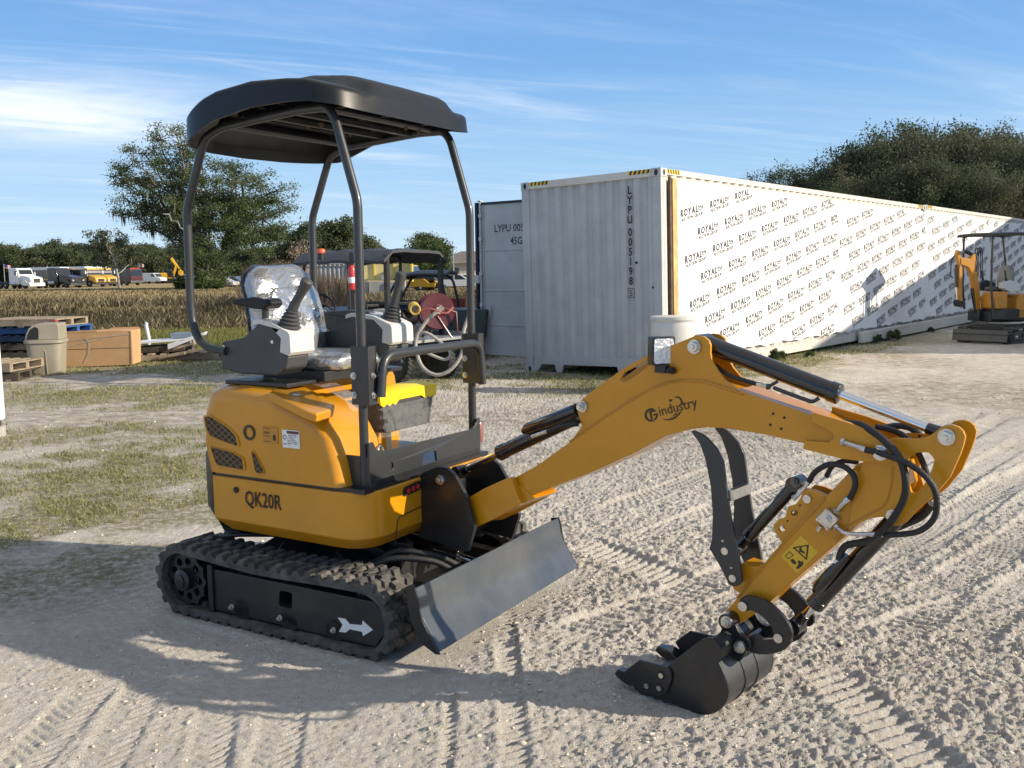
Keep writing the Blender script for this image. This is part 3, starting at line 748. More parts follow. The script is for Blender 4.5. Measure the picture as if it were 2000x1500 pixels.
# maker's emblem on the boom
def emblem():
    z = 14.2857
    P = lambda x, y: BM.px(1240 + x / z, 750 + y / z, v0 - .001)
    b = MB()
    def ring(cx, cy, rx, a0, a1, t0, t1, n=16, sq=1.0):
        o = []; i_ = []
        for k in range(n + 1):
            f = k / n; a = R(a0 + (a1 - a0) * f); t = t0 + (t1 - t0) * math.sin(math.pi * f)
            o.append(P(cx + rx * math.cos(a), cy - rx * sq * math.sin(a))); i_.append(P(cx + (rx - t) * math.cos(a), cy - (rx - t) * sq * math.sin(a)))
        for k in range(n):
            b.prism(BM, [o[k], o[k + 1], i_[k + 1], i_[k]], v0 - .002, v0 - .0005)
    ring(458, 865, 188, 68, 290, 52, 56)
    ring(458, 865, 180, -60, 12, 50, 50, 8)
    def quad(*q): b.prism(BM, [P(x, y) for x, y in q], v0 - .002, v0 - .0005)
    quad((395, 765), (445, 752), (495, 975), (450, 985)); quad((395, 765), (545, 715), (600, 755), (440, 795)); quad((500, 850), (632, 810), (632, 860), (515, 885))
    quad((950, 415), (995, 440), (1045, 418), (1025, 460), (1040, 500), (995, 482), (955, 505), (968, 460))
    out = [(1090, 375), (1140, 352), (1200, 345), (1260, 370), (1305, 425), (1333, 500), (1335, 552), (1275, 570), (1285, 510), (1275, 450), (1235, 400), (1180, 375)]
    b.prism(BM, [P(x, y) for x, y in out], v0 - .002, v0 - .0005)
    for out in ([(760, 975), (900, 985), (1020, 955), (1120, 905), (1200, 840), (1250, 780), (1305, 768), (1230, 870), (1140, 950), (1040, 1000), (930, 1015), (830, 1000)], [(1010, 915), (1090, 860), (1130, 820), (1190, 798), (1150, 850), (1090, 885)]):
        b.prism(BM, [P(x, y) for x, y in out], v0 - .002, v0 - .0005)
    a, c = P(690, 895); a2, c2 = P(1760, 620)
    ex = (BM.u * (a2 - a) + BM.w * (c2 - c)); L_ = ex.length; ex.normalize(); ey = BM.v.cross(ex); ey = ey if ey.z > 0 else -ey
    vs, fs = text_geo('industry', .006); wd = max(x for x, _ in vs)
    b.text('industry', BM.p(a, v0 - .0015, c), ex, ey, L_ / wd, .006)
    b.build('emblem_lettering', M['brown_ink'], boom)
emblem()
# work light
a, c = BM.px(1283, 686, 0.0); LF = frame_at(BM.p(a, .03, c), -75)
b = MB(); b.prism(LF, round2([(-.045, -.052), (.045, -.052), (.045, .052), (-.045, .052)], .01), -.02, .02, 'vw'); wl = b.build('work_light', M['dark'], exc, bevel=.003)
b = MB(); b.prism(LF, round2([(-.038, -.045), (.038, -.045), (.038, .045), (-.038, .045)], .01), .018, .025, 'vw'); b.build('lamp_lens', M['lens'], wl, bevel=.003)
b = MB(); a2, c2 = BM.px(*c7(1450, 345), .03)
b.box(BM, a - .01, a + .035, .0, .03, c - .078, c - .05); b.tube([BM.p(a + .01, .01, c - .07), BM.p(a2, .022, c2)], .010); b.bolt(BM.p(a2, .03, c2), -BM.v, .01, .03)
b.build('lamp_bracket', M['dark'], wl, bevel=.002)
# hydraulic cylinders
def cylinder(name, p, q, s, r, rr_, eye=.03, tube_off=None, base_eye=True):
    p, q = Vector(p), Vector(q); d = (q - p).normalized(); m_ = p + d * s
    b = MB(); b.tube([p + d * .02, p + d * .022, m_ - d * .035, m_ - d * .034, m_ - d * .002, m_], [r * .8, r, r, r * 1.10, r * 1.10, r * .95], 26)
    if base_eye: b.cyl(p - BM.v * .035, p + BM.v * .035, eye)
    if tube_off:
        o = (BM.v.cross(d) if tube_off[1] > 0 else -BM.v.cross(d)) * (r + .012) - BM.v * tube_off[0]
        b.tube(fillet([p + d * s * .28 + o * .4, p + d * s * .28 + o, m_ - d * .06 + o, m_ - d * .06 + o * .4], .02), .007, 8)
    cy = b.build(name, M['gloss'], exc, bevel=.0015)
    b = MB(); b.cyl(m_, q - d * eye, rr_, n=22); b.build('rod', M['chrome'], cy)
    b = MB(); b.cyl(q - BM.v * .032, q + BM.v * .032, eye); b.tube([q - d * .06, q - d * .01], [rr_ * 1.25, rr_ * 1.5]); b.build('rod_eye', M['gloss'], cy, bevel=.002)
    return cy
Q = lambda x, y, v: BM.p(*(lambda q: (q[0], v, q[1]))(BM.px(x, y, v)))
p, q = Q(1374, 669, .10), Q(1848, 850, .10); cylinder('arm_cylinder', p, q, (Q(1640, 771, .10) - p).length, .032, .0145, .032)
p, q = Q(1143, 806, .10), Q(898, 922, .10); bc = cylinder('boom_cylinder', p, q, (Q(976, 884, .10) - p).length, .032, .016, .03)
b = MB(); b.tube([Q(1128, 800, .06), Q(1030, 838, .055), Q(1022, 842, .06)], [.026, .024, .012], 16); b.build('port_cover', M['gloss'], bc)
b = MB(); b.tube(spline([Q(1128, 828, .02), Q(1100, 832, .015), Q(1070, 842, .02)]), .010, 10); b.build('boom_hose', M['hose'], bc)
b = MB(); b.cyl(Q(1070, 842, .02), Q(1040, 853, .03), .009, n=8); b.build('hose_fitting', M['steel'], bc)
p, q = Q(1762, 1000, .10), Q(1553, 1222, .10); kc = cylinder('bucket_cylinder', p, q, (Q(1590, 1182, .10) - p).length, .029, .0145, .03)
b = MB(); b.tube([Q(1655, 1085, .06), Q(1622, 1120, .055), Q(1600, 1146, .055), Q(1592, 1155, .06)], [.012, .02, .022, .012], 14); b.build('port_cover', M['gloss'], kc)
p, q = Q(1556, 943, .10), Q(1440, 1072, .10); tc_ = cylinder('thumb_cylinder', p, q, (Q(1462, 1048, .10) - p).length, .0225, .013, .026)
a, c = BM.px(1553, 941, .06); b = MB(); b.bolt(BM.p(a, .065, c), -BM.v, .014, .016); b.build('bolt', mat('black_oxide_bolt', (.12, .12, .125), .3, .9), tc_)

# ---- dipper arm
v0a, v1a = .045, .155
armpx = [(1740, 905), (1765, 905), (1772, 950), (1740, 1012), (1722, 1010), (1710, 1011), (1698, 1013), (1680, 1020), (1650, 1047), (1508, 1172), (1490, 1190), (1472.5, 1199), (1441, 1221), (1417, 1194), (1496, 1102), (1525, 1063.5), (1613, 970), (1675, 905)]
b = MB(); b.prism(BM, [BM.px(x, y, v0a) for x, y in armpx], v0a, v1a); arm = b.build('dipper_arm', M['yellow'], exc, bevel=.004)
earp = [(1747, 855.6), (1794, 857.5), (1812, 853), (1824, 846), (1839, 833.5), (1850, 830), (1861.6, 830), (1872, 834), (1881, 842), (1885, 853), (1882, 868), (1876, 886), (1856, 931), (1828, 965), (1800, 988), (1769, 1021), (1758, 1027), (1747, 1028), (1740, 1022), (1735.6, 1014), (1722, 1009), (1708, 1010), (1680, 1020), (1655, 1040), (1672, 940), (1690, 890), (1715, 865)]
hole1 = [(1772, 905), (1776, 893), (1791.6, 884), (1814, 884), (1825, 897.6), (1820, 917), (1812, 934), (1801, 952), (1787, 964), (1780, 962), (1776, 950), (1772, 925)]
va_ = .034
E2 = [BM.px(x, y, va_) for x, y in earp]; H2 = [BM.px(x, y, va_) for x, y in hole1]
b = MB(); b.prism(BM, E2, va_, va_ + .014, holes=[H2]); b.prism(BM, E2, .152, .166, holes=[H2]); b.build('arm_ear', M['yellow'], arm, bevel=.002)
beadpx = [(1745, 910), (1741, 950), (1728, 985), (1700, 1003), (1665, 1022), (1630, 1055)]
b = MB(); b.tube(spline([Q(x, y, va_ + .001) for x, y in beadpx], 4), .004, 6)
b.tube([Q(x, y, v0a) for x, y in ((1612, 973), (1525, 1067), (1440, 1168))], .005, 6); b.build('weld_bead', M['yellow2'], arm)
mt = [(1616, 968), (1594, 958), (1575, 954), (1568, 960), (1563, 974), (1554, 985), (1540, 989), (1536, 1000), (1534, 1010), (1522, 1014), (1511, 1025), (1512, 1038), (1520, 1047), (1531, 1068)]
mh = [[(1551.7 + 7 * math.cos(t), 1002 + 7 * math.sin(t)) for t in [i * math.pi / 7 for i in range(14)]], [(1527 + 7 * math.cos(t), 1032 + 7 * math.sin(t)) for t in [i * math.pi / 7 for i in range(14)]], [(1563 + 3 * math.cos(t), 988 + 3 * math.sin(t)) for t in [i * math.pi / 4 for i in range(8)]], [(1539 + 3 * math.cos(t), 1018 + 3 * math.sin(t)) for t in [i * math.pi / 4 for i in range(8)]]]
b = MB()
for va in (.060, .128): b.prism(BM, [BM.px(x, y, .060) for x, y in mt], va, va + .012, holes=[[BM.px(x, y, .060) for x, y in h] for h in mh])
lb = [(1444, 1103), (1449, 1100), (1467, 1106), (1480, 1106), (1496, 1100), (1470, 1140), (1446, 1160), (1432, 1150), (1424, 1130)]
b.prism(BM, [BM.px(x, y, .055) for x, y in lb], .055, .145); b.build('thumb_mount', M['yellow'], arm, bevel=.002)
b = MB(); a, c = BM.px(1577.5, 974, .058); b.cyl(BM.p(a, .05, c), BM.p(a, .15, c), .014, n=18); b.build('mount_pin', M['steel'], arm)
b = MB()
a, c = BM.px(1850, 853, va_); b.bolt(BM.p(a, va_, c), -BM.v, .019, .026); a, c = BM.px(1744, 1007, va_); b.bolt(BM.p(a, va_, c), -BM.v, .015, .02)
b.build('pin_bolt', M['steel'], arm)
# safety decal on the arm
def decal():
    Pd = lambda x, y: BM.px(*cB(x, y), v0a)
    b = MB(); b.prism(BM, [Pd(*q) for q in ((835, 770), (950, 880), (808, 1022), (700, 908))], v0a - .0015, v0a); d = b.build('safety_decal', M['decal'], arm)
    b = MB(); vv = (v0a - .0025, v0a - .0015)
    b.prism(BM, [Pd(*q) for q in ((778, 848), (888, 830), (874, 935))], *vv, holes=[[Pd(*q) for q in ((795, 853), (876, 840), (866, 918))]])
    b.prism(BM, [Pd(*q) for q in ((728, 905), (758, 874), (785, 900), (752, 928))], *vv, holes=[[Pd(*q) for q in ((734, 905), (758, 880), (779, 900), (752, 922))]])
    b.prism(BM, [Pd(*q) for q in ((765, 930), (785, 925), (800, 945), (803, 962), (785, 960), (770, 945))], *vv)
    b.prism(BM, [Pd(*q) for q in ((812, 940), (825, 934), (832, 945), (848, 938), (850, 965), (818, 992), (800, 988), (818, 962))], *vv)
    b.prism(BM, [Pd(*q) for q in ((825, 850), (835, 845), (842, 868), (862, 880), (858, 890), (838, 880), (822, 882))], *vv)
    b.build('decal_print', M['brown_ink'], d)
decal()
# valve block
VP = [Q(*cB(x, y), .022) for x, y in ((1000, 588), (1087, 665), (1010, 742), (928, 662))]
b = MB(); b.loft([VP, [p + BM.v * .03 for p in VP]]); vb_ = b.build('valve_block', M['steel'], exc, bevel=.003)
b = MB(); cc = sum(VP, Vector()) / 4; b.cyl(cc - BM.v * .006, cc, .016, n=16); b.cyl(cc - BM.v * .016, cc, .010, n=6)
for p in VP: b.cyl(p + (cc - p) * .22 - BM.v * .005, p + (cc - p) * .22, .0055, n=6)
b.cyl(Q(*cB(945, 738), .03), Q(*cB(965, 705), .03), .008, n=6)
b.build('valve_cap', M['steel'], vb_)
# hoses of boom and arm
def hose(pts, r, name='hydraulic_hose', k=8):
    b = MB(); b.tube(spline([Q(*q) for q in pts], k), r, 12); return b.build(name, M['hose'], exc)
hose([(*c8(960, 668), .06), (*c8(1080, 680), .03), (*c8(1220, 770), .0), (*c8(1340, 900), -.02), (*c8(1388, 1060), -.03), (*c8(1370, 1210), -.02), (*c8(1270, 1370), .0), (*c8(1140, 1480), .03), (*cB(1130, 840), .05), (*cB(1085, 930), .055)], .0115)
h1 = hose([(*c8(1105, 850), -.005), (*c8(1240, 885), -.02), (*c8(1400, 945), -.03), (*c8(1530, 1040), -.03), (*c8(1600, 1160), -.02), (*c8(1590, 1320), -.01), (*c8(1480, 1420), .0), (*c8(1300, 1445), .01), (*c8(1240, 1442), .02)], .0095)
hose([(*c8(1180, 690), .13), (*c8(1310, 720), .13), (*c8(1410, 780), .12), (*c8(1480, 880), .1), (*c8(1530, 1000), .1), (*c8(1560, 1080), .12)], .0095)
hose([(*c8(1240, 700), .16), (*c8(1320, 685), .17), (*c8(1420, 700), .17), (*c8(1500, 760), .16)], .0105)
hose([(*c8(1570, 1230), .12), (*c8(1500, 1310), .13), (*c8(1400, 1360), .13), (*c8(1300, 1400), .12)], .014)
hose([(*c8(715, 1070), .06), (*c8(760, 1005), .04), (*c8(850, 955), .02), (*c8(950, 965), .02), (*c8(1025, 1030), .01), (*c8(1035, 1110), .01), (*c8(995, 1195), .02)], .0095)
hose([(*c8(835, 1040), .12), (*c8(880, 965), .12), (*c8(960, 930), .12), (*c8(1060, 940), .13)], .0085)
hose([(1395, 712, .10), (1420, 731, .06), (1450, 742, .06), (1478, 750, .065)], .008)
def fit(pts, r):
    b = MB(); P = [Q(*q) for q in pts]; b.tube(P, r * .75, 8); b.cyl(P[0], P[0] + (P[1] - P[0]) * .45, r, n=8); b.cyl(P[-1], P[-1] + (P[-2] - P[-1]) * .3, r * 1.15, n=6)
    b.build('hose_fitting', M['steel'], exc)
fit([(*c8(1110, 850), -.005), (*c8(1010, 815), .0), (*c8(945, 795), .01)], .011)
fit([(*c8(995, 1190), .02), (*c8(945, 1240), .02), (*c8(905, 1280), .03)], .011)
fit([(*c8(715, 1070), .06), (*c8(680, 1120), .06), (*c8(640, 1165), .06), (*c8(605, 1190), .06)], .009)
fit([(*c8(1240, 1442), .02), (*c8(1020, 1440), .02), (*c8(960, 1430), .02), (*c8(900, 1385), .03)], .009)
fit([(*cB(1085, 930), .055), (*cB(1045, 985), .055)], .011)
fit([(1478, 750, .065), (1503, 756, .07)], .008)
b = MB(); b.tube(fillet([Q(*c8(470, 420), .07), Q(*c8(560, 455), .06), Q(*c8(740, 520), .06), Q(*c8(785, 490), .07)], .03), .007, 10); b.ball(Q(*c8(430, 412), .07), .011); b.cyl(Q(*c8(430, 412), .07), Q(*c8(495, 375), .075), .006)
b.build('transfer_tube', M['gloss'], exc)

# ---- thumb
thp = [(100, 75), (116, 70), (160, 90), (200, 115), (270, 190), (315, 280), (330, 400), (345, 520), (365, 650), (395, 800), (425, 950), (440, 1060), (436, 1082), (425, 1097), (410, 1107), (395, 1110), (370, 1106), (350, 1090), (335, 1060), (290, 970), (222, 855), (238, 800), (245, 640), (232, 450), (200, 280), (160, 160)]
V_ = .012; tp = tr(BM, cB, thp, V_)
b = MB(); b.prism(BM, tp, V_, V_ + .012); th = b.build('thumb', M['grey'], exc, bevel=.0015)
b = MB(); b.prism(BM, tp, V_ + .158, V_ + .170); b.build('far_prong', M['grey'], th, bevel=.0015)
a0, c0 = BM.px(*cB(345, 490), V_ + .012); a1, c1 = BM.px(*cB(352, 520), V_ + .012)
b = MB(); b.box(BM, a1 - .01, a1 + .012, V_ + .012, V_ + .158, c0 - .025, c0 + .012); b.build('prong_spacer', M['steel'], th)
b = MB()
for q in ((326, 874), (378, 1055)): a, c = BM.px(*cB(*q), V_); b.cyl(BM.p(a, V_ - .003, c), BM.p(a, V_ + .17, c), .0135, n=20)
b.build('thumb_pin', M['steel'], th)
b = MB()
for q in ((312, 806), (368, 985)): a, c = BM.px(*cB(*q), V_); b.cyl(BM.p(a, V_ - .002, c), BM.p(a, V_, c), .004, n=10)
b.build('grease_hole', M['steel'], th)

# ---- linkage and bucket
hl = [(1192, 270), (1205, 225), (1235, 205), (1270, 198), (1340, 208), (1430, 240), (1500, 290), (1580, 370), (1640, 450), (1668, 530), (1662, 580), (1640, 605), (1600, 612), (1545, 605), (1515, 575), (1500, 540), (1480, 470), (1430, 410), (1370, 360), (1290, 320), (1230, 328), (1205, 310)]
Vn = .005; hp_ = tr(BM, cA, hl, Vn)
b = MB(); b.prism(BM, hp_, Vn, Vn + .016); b.prism(BM, hp_, .185, .20)
for q in ((1235, 290), (1552, 570)): a, c = BM.px(*cA(*q), Vn); b.cyl(BM.p(a, .02, c), BM.p(a, .185, c), .022)
lk = b.build('guide_link', M['dark'], exc, bevel=.002)
b = MB()
bl2 = [(1262, 590), (1290, 560), (1340, 545), (1400, 590), (1500, 585), (1600, 600), (1650, 580), (1655, 620), (1600, 680), (1540, 705), (1450, 722), (1380, 722), (1300, 702), (1255, 650)]
lp = tr(BM, cA, bl2, .03); b.prism(BM, lp, .03, .055); b.prism(BM, lp, .145, .17); b.build('bucket_link', M['dark'], exc, bevel=.003)
b = MB()
for q, v_, r_ in (((1235, 290), Vn, .017), ((1550, 572), Vn, .016)): a, c = BM.px(*cA(*q), v_); b.cyl(BM.p(a, v_ - .008, c), BM.p(a, v_ + .01, c), r_, n=20)
b.build('link_pin', M['steel'], lk)
W0, W1 = -.10, .25
sp3 = [(560, 830), (640, 760), (760, 665), (860, 592), (920, 568), (965, 575), (1000, 610), (1030, 660), (1035, 720), (1012, 775), (1050, 860), (1088, 960), (1105, 1050), (1098, 1110), (1075, 1160), (1030, 1210), (980, 1240), (930, 1255), (870, 1260), (790, 1235), (640, 1172), (500, 1120), (350, 1075), (280, 1035), (250, 995), (520, 905)]
S3 = tr(BM, cA, sp3, W0)
b = MB(); b.prism(BM, S3, W0, W0 + .010); b.prism(BM, S3, W1 - .01, W1)
bucket = b.build('bucket', M['dark'], exc, bevel=.002)
back = tr(BM, cA, [(965, 575), (1000, 610), (1030, 660), (1035, 720), (1012, 775), (1050, 860), (1088, 960), (1105, 1050), (1098, 1110), (1075, 1160), (1030, 1210), (980, 1240), (930, 1255), (870, 1260), (790, 1235), (640, 1172), (500, 1120), (350, 1075), (262, 1010)], W0)
b = MB()
cxm = sum(a for a, _ in back) / len(back); cym = sum(c for _, c in back) / len(back)
inn = [(a + (cxm - a) * .05, c + (cym + .03 - c) * .05) for a, c in back]
b.prism(BM, [(a + (cxm - a) * .008, c + (cym - c) * .008) for a, c in back] + inn[::-1], W0 + .010, W1 - .010); b.build('bucket_shell', M['grey'], bucket, angle=40)
b = MB()
for v_ in (W0 + .125, W0 + .225):
    for i in range(4, 12): b.tube([BM.p(back[i][0], v_, back[i][1]), BM.p(back[i + 1][0], v_, back[i + 1][1])], .0035, 6)
b.build('wear_strip', M['dark'], bucket)
ct = [(178, 872), (312, 768), (420, 795), (545, 828), (585, 860), (600, 905), (595, 960), (560, 1060), (530, 1078), (500, 1082), (330, 1050), (245, 990)]
C3 = tr(BM, cA, ct, W0 - .01)
b = MB(); b.prism(BM, C3, W0 - .012, W0 - .001); b.prism(BM, C3, W1 + .001, W1 + .012); sc_ = b.build('side_cutter', M['dark'], bucket, bevel=.0025)
b = MB()
for q in ((512, 903), (382, 995), (493, 1015)):
    a, c = BM.px(*cA(*q), W0 - .012); b.cyl(BM.p(a, W0 - .013, c), BM.p(a, W0 - .010, c), .0165, n=20)
b.build('bolt_seat', M['ink'], sc_)
b = MB()
for q in ((512, 903), (382, 995), (493, 1015)):
    a, c = BM.px(*cA(*q), W0 - .012); b.cyl(BM.p(a, W0 - .020, c), BM.p(a, W0 - .010, c), .0105, n=6)
b.build('bolt', M['steel'], sc_)
def tooth(vc):
    P = [BM.px(*cA(*q), W0) for q in ((60, 905), (95, 862), (180, 885), (245, 930), (300, 1010), (215, 1000), (150, 965))]
    b = MB(); n = len(P)
    hw = [.012, .014, .028, .03, .03, .03, .028]
    b.add([BM.p(a, vc - h, c) for (a, c), h in zip(P, hw)] + [BM.p(a, vc + h, c) for (a, c), h in zip(P, hw)], [tuple(range(n)), tuple(range(2 * n - 1, n - 1, -1))] + [(i, (i + 1) % n, n + (i + 1) % n, n + i) for i in range(n)])
    b.build('tooth', M['gloss'], bucket, bevel=.003)
tooth(W0 + .032); tooth(W1 - .032)
b = MB()
a, c = BM.px(*cA(262, 1003), W0); b.box(BM, a - .01, a + .08, W0 + .01, W1 - .01, c - .006, c + .012); b.build('cutting_lip', M['dark'], bucket, bevel=.002)
er = [(1045, 420), (1055, 380), (1085, 358), (1115, 358), (1145, 385), (1160, 440), (1185, 510), (1225, 560), (1265, 575), (1298, 610), (1300, 660), (1280, 700), (1180, 800), (1120, 800), (1060, 770), (1035, 700), (985, 580), (985, 560), (1030, 520), (1045, 470)]
for v_ in (.012, .163):
    b = MB(); b.prism(BM, tr(BM, cA, er, .012), v_, v_ + .022); b.build('bucket_ear', M['dark'], bucket, bevel=.003)
b = MB()
for q in ((1098, 425), (1210, 650)):
    a, c = BM.px(*cA(*q), .012)
    b.cyl(BM.p(a, -.004, c), BM.p(a, .19, c), .03, n=26)
b.build('pin_boss', M['gloss'], bucket, bevel=.003)
b = MB()
for q in ((1085, 432), (1200, 655)):
    a, c = BM.px(*cA(*q), -.01); b.bolt(BM.p(a, -.006, c), -BM.v, .016, .018)
b.build('pin_bolt', M['steel'], bucket)
# ================================================================ ground
def vnoise(x, y, seed=0):
    xi = np.floor(x).astype(np.int64); yi = np.floor(y).astype(np.int64); fx = x - xi; fy = y - yi
    fx = fx * fx * (3 - 2 * fx); fy = fy * fy * (3 - 2 * fy)
    def h(a, b):
        n = (a * 374761393 + b * 668265263 + seed * 974711) & 0xffffffff
        n = ((n ^ (n >> 13)) * 1274126177) & 0xffffffff
        return ((n ^ (n >> 16)) & 0xffff) / 65535.0
    return (h(xi, yi) * (1 - fx) + h(xi + 1, yi) * fx) * (1 - fy) + (h(xi, yi + 1) * (1 - fx) + h(xi + 1, yi + 1) * fx) * fy
def fbm(x, y, f, oct_=4, seed=0, gain=.5):
    s = np.zeros_like(x); a = 1; t = 0
    for i in range(oct_): s += a * vnoise(x * f * 2 ** i + 17.3 * i, y * f * 2 ** i - 9.1 * i, seed + i); t += a; a *= gain
    return s / t
def sstep(a, b, x): t = np.clip((x - a) / (b - a), 0, 1); return t * t * (3 - 2 * t)
# tread marks pressed into the sand: (x0, y0, x1, y1, half width, pitch, kind) in metres, from ground points
def gp(x, y): q = ground_at(x, y); return q.x, q.y
TRK = []
for a, b_, hw, pit, kd in (((1640, 1090), (2010, 860), .10, .055, 0), ((1700, 1130), (2050, 905), .10, .055, 0), ((1560, 1040), (1990, 800), .09, .055, 0), ((1800, 1180), (2080, 985), .11, .06, 0),
    ((1180, 1000), (1460, 900), .10, .055, 0), ((1240, 1060), (1420, 985), .08, .05, 0), ((1480, 830), (1960, 760), .12, .06, 0), ((1560, 900), (2010, 780), .10, .06, 0),
    ((985, 1170), (1010, 1520), .045, .045, 0), ((1130, 1060), (1420, 1180), .11, .06, 0), ((430, 1340), (395, 1560), .07, .05, 1), ((300, 1300), (160, 1560), .08, .045, 1), ((880, 1330), (870, 1560), .02, .04, 0),
    ((180, 1340), (0, 1540), .09, .05, 1), ((1600, 1300), (1900, 1560), .10, .06, 0), ((1100, 1250), (1500, 1100), .11, .065, 0), ((1700, 1250), (2050, 1130), .1, .06, 0), ((560, 1360), (520, 1560), .08, .05, 1),
    ((1500, 800), (1990, 730), .11, .06, 0), ((1620, 960), (2040, 740), .10, .055, 0), ((1760, 1060), (2060, 900), .10, .055, 0), ((1540, 1180), (1990, 930), .10, .055, 0), ((1450, 990), (1800, 850), .09, .055, 0), ((1880, 1260), (2080, 1080), .10, .06, 0), ((1120, 900), (1420, 830), .09, .055, 0), ((1000, 920), (1330, 860), .10, .06, 0), ((1380, 790), (1900, 720), .12, .07, 0)):
    TRK.append((*gp(*a), *gp(*b_), hw, pit, kd))
def ground_height(x, y):
    d = np.sqrt(x * x + y * y)
    rough = sstep(-.9, .9, x + (y - 3.5) * .2 + 1.2 * (fbm(x, y, .7, 3, 5) - .5))          # loose clods right of the machine
    rough = .30 + .70 * rough
    h = .045 * (fbm(x, y, .25, 3, 1) - .5) * sstep(3, 9, d) + .018 * (fbm(x, y, 1.1, 3, 2) - .5)
    n = fbm(x, y, 4.5, 3, 3); c = fbm(x, y, 11, 3, 9); e = fbm(x, y, 26, 3, 12); e2 = fbm(x, y, 55, 2, 15)
    h += (1.2 - .55 * sstep(4.5, 8.5, d)) * rough * (.020 * (n - .5) + .022 * np.maximum(c - .48, 0) + .036 * np.abs(e - .5) + .046 * np.abs(e2 - .5))
    h += .004 * (e - .5) + .002 * (e2 - .5)
    # wheel and crawler marks
    for x0, y0, x1, y1, hw, pit, kd in TRK:
        L_ = math.hypot(x1 - x0, y1 - y0); tx, ty = (x1 - x0) / L_, (y1 - y0) / L_
        wob = .05 * (fbm(x, y, .8, 2, 31) - .5)
        s = (x - x0) * tx + (y - y0) * ty; l = -(x - x0) * ty + (y - y0) * tx + wob
        m = sstep(hw * 1.15, hw * .92, np.abs(l)) * sstep(-.02, .15, s) * sstep(L_ + .02, L_ - .15, s) * (.55 + .45 * sstep(.38, .6, fbm(x, y, 2.2, 2, 41)))
        ph = (s + (np.abs(l) * .9 if kd else l * .35)) / pit
        tri = np.abs((ph % 1) - .5) * 2
        tr_ = sstep(.40, .60, tri)
        am = .006 if kd else .015
        h = h * (1 - .65 * m) + m * (-.008 + am * (tr_ - .35))
        rim = np.exp(-((np.abs(l) - hw * 1.2) / .018) ** 2) * sstep(0, .2, s) * sstep(L_, L_ - .2, s)
        h += .006 * rim * rough
    # flat under the tracks and bucket
    P = np.stack([x - EXO.x, y - EXO.y]); u = P[0] * EX.u.x + P[1] * EX.u.y; v = P[0] * EX.v.x + P[1] * EX.v.y
    m = sstep(1.0, .75, np.abs(u)) * sstep(.85, .62, np.abs(v)); h = h * (1 - m) + m * (np.minimum(h, .004) - .002)
    ed = np.exp(-((np.abs(v) - .64) / .03) ** 2) * sstep(.8, .6, np.abs(u)); h += .010 * ed * (.4 + n)
    bb = np.exp(-(((x - .65) / .35) ** 2 + ((y - 3.3) / .35) ** 2)); h = h * (1 - .7 * bb)
    h *= sstep(400, 60, d) * .9 + .1
    # the drainage dip across the marsh strip
    dip = np.exp(-((y - 33) / 5) ** 2) * sstep(2, -4, x + (y - 20) * .05) * .30
    return h - dip
def axis(lo, hi, c0, c1, st, gr):
    a = list(np.arange(c0, c1, st)); s = st
    while a[-1] < hi: s = min(s * gr, 400); a.append(a[-1] + s)
    s = st; b = [c0]
    while b[-1] > lo: s = min(s * gr, 400); b.append(b[-1] - s)
    return np.array(b[:0:-1] + a)
xs = axis(-3500, 3500, -1.9, 3.3, .0085, 1.028); 
ys = [2.55]
while ys[-1] < 4200: ys.append(ys[-1] + max(.0082, (ys[-1] ** 2) * .00046) if ys[-1] < 60 else ys[-1] * 1.05)
ys = np.array([-30, -10, -3, 0, 1.2, 1.8, 2.2, 2.4] + ys)
X, Y = np.meshgrid(xs, ys); Z = ground_height(X.ravel(), Y.ravel())
nx, ny = len(xs), len(ys)
def np_mesh(name, co_, faces, nv):
    me = bpy.data.meshes.new(name); me.vertices.add(len(co_)); me.vertices.foreach_set('co', co_.astype(np.float32).ravel())
    nf = len(faces); me.loops.add(nf * nv); me.loops.foreach_set('vertex_index', faces.astype(np.int32).ravel())
    me.polygons.add(nf); me.polygons.foreach_set('loop_start', (np.arange(nf) * nv).astype(np.int32)); me.polygons.foreach_set('loop_total', np.full(nf, nv, np.int32))
    me.update(calc_edges=True); return me
i0 = (np.arange(ny - 1)[:, None] * nx + np.arange(nx - 1)[None, :]).ravel()
gm = np_mesh('ground', np.stack([X.ravel(), Y.ravel(), Z], 1), np.stack([i0, i0 + 1, i0 + nx + 1, i0 + nx], 1), 4)
gm.polygons.foreach_set('use_smooth', np.ones(len(i0), bool))
def grass_mask(x, y):
    n = fbm(x, y, .55, 4, 71); n2 = fbm(x, y, 2.3, 3, 77)
    near = sstep(-1.0, -2.0, x + (y - 6) * .10) * sstep(4.3, 5.1, y) * sstep(11, 8, y) * sstep(.34, .58, n * .45 + n2 * .55)
    band = sstep(11.0, 13.0, y) * sstep(6.5, 3.0, x - (y - 14) * .75) * sstep(.34, .56, n * .65 + n2 * .35)
    mid = sstep(7, 9, y) * sstep(-1.0, -2.0, x) * sstep(.40, .62, n * .4 + n2 * .6) * .75
    left = sstep(-1.5, -2.2, x + .12 * (y - 5)) * sstep(4.2, 4.9, y) * sstep(8.5, 6.5, y) * sstep(.30, .50, n2 * .6 + n * .4)
    strip = np.exp(-((x + 2.75 + .10 * (y - 5)) / .85) ** 2) * sstep(3.9, 4.7, y) * sstep(10.5, 8.0, y) * sstep(.20, .44, n * .4 + n2 * .6)
    m = np.maximum.reduce([near, band, mid, left, strip]); m = np.maximum(m, sstep(16.5, 18.5, y) * sstep(8, 4, x - (y - 16) * .3) * .95)
    return np.clip(m, 0, 1)
def far_mask(x, y): return sstep(34, 44, y + 3 * (fbm(x, y, .08, 2, 3) - .5))
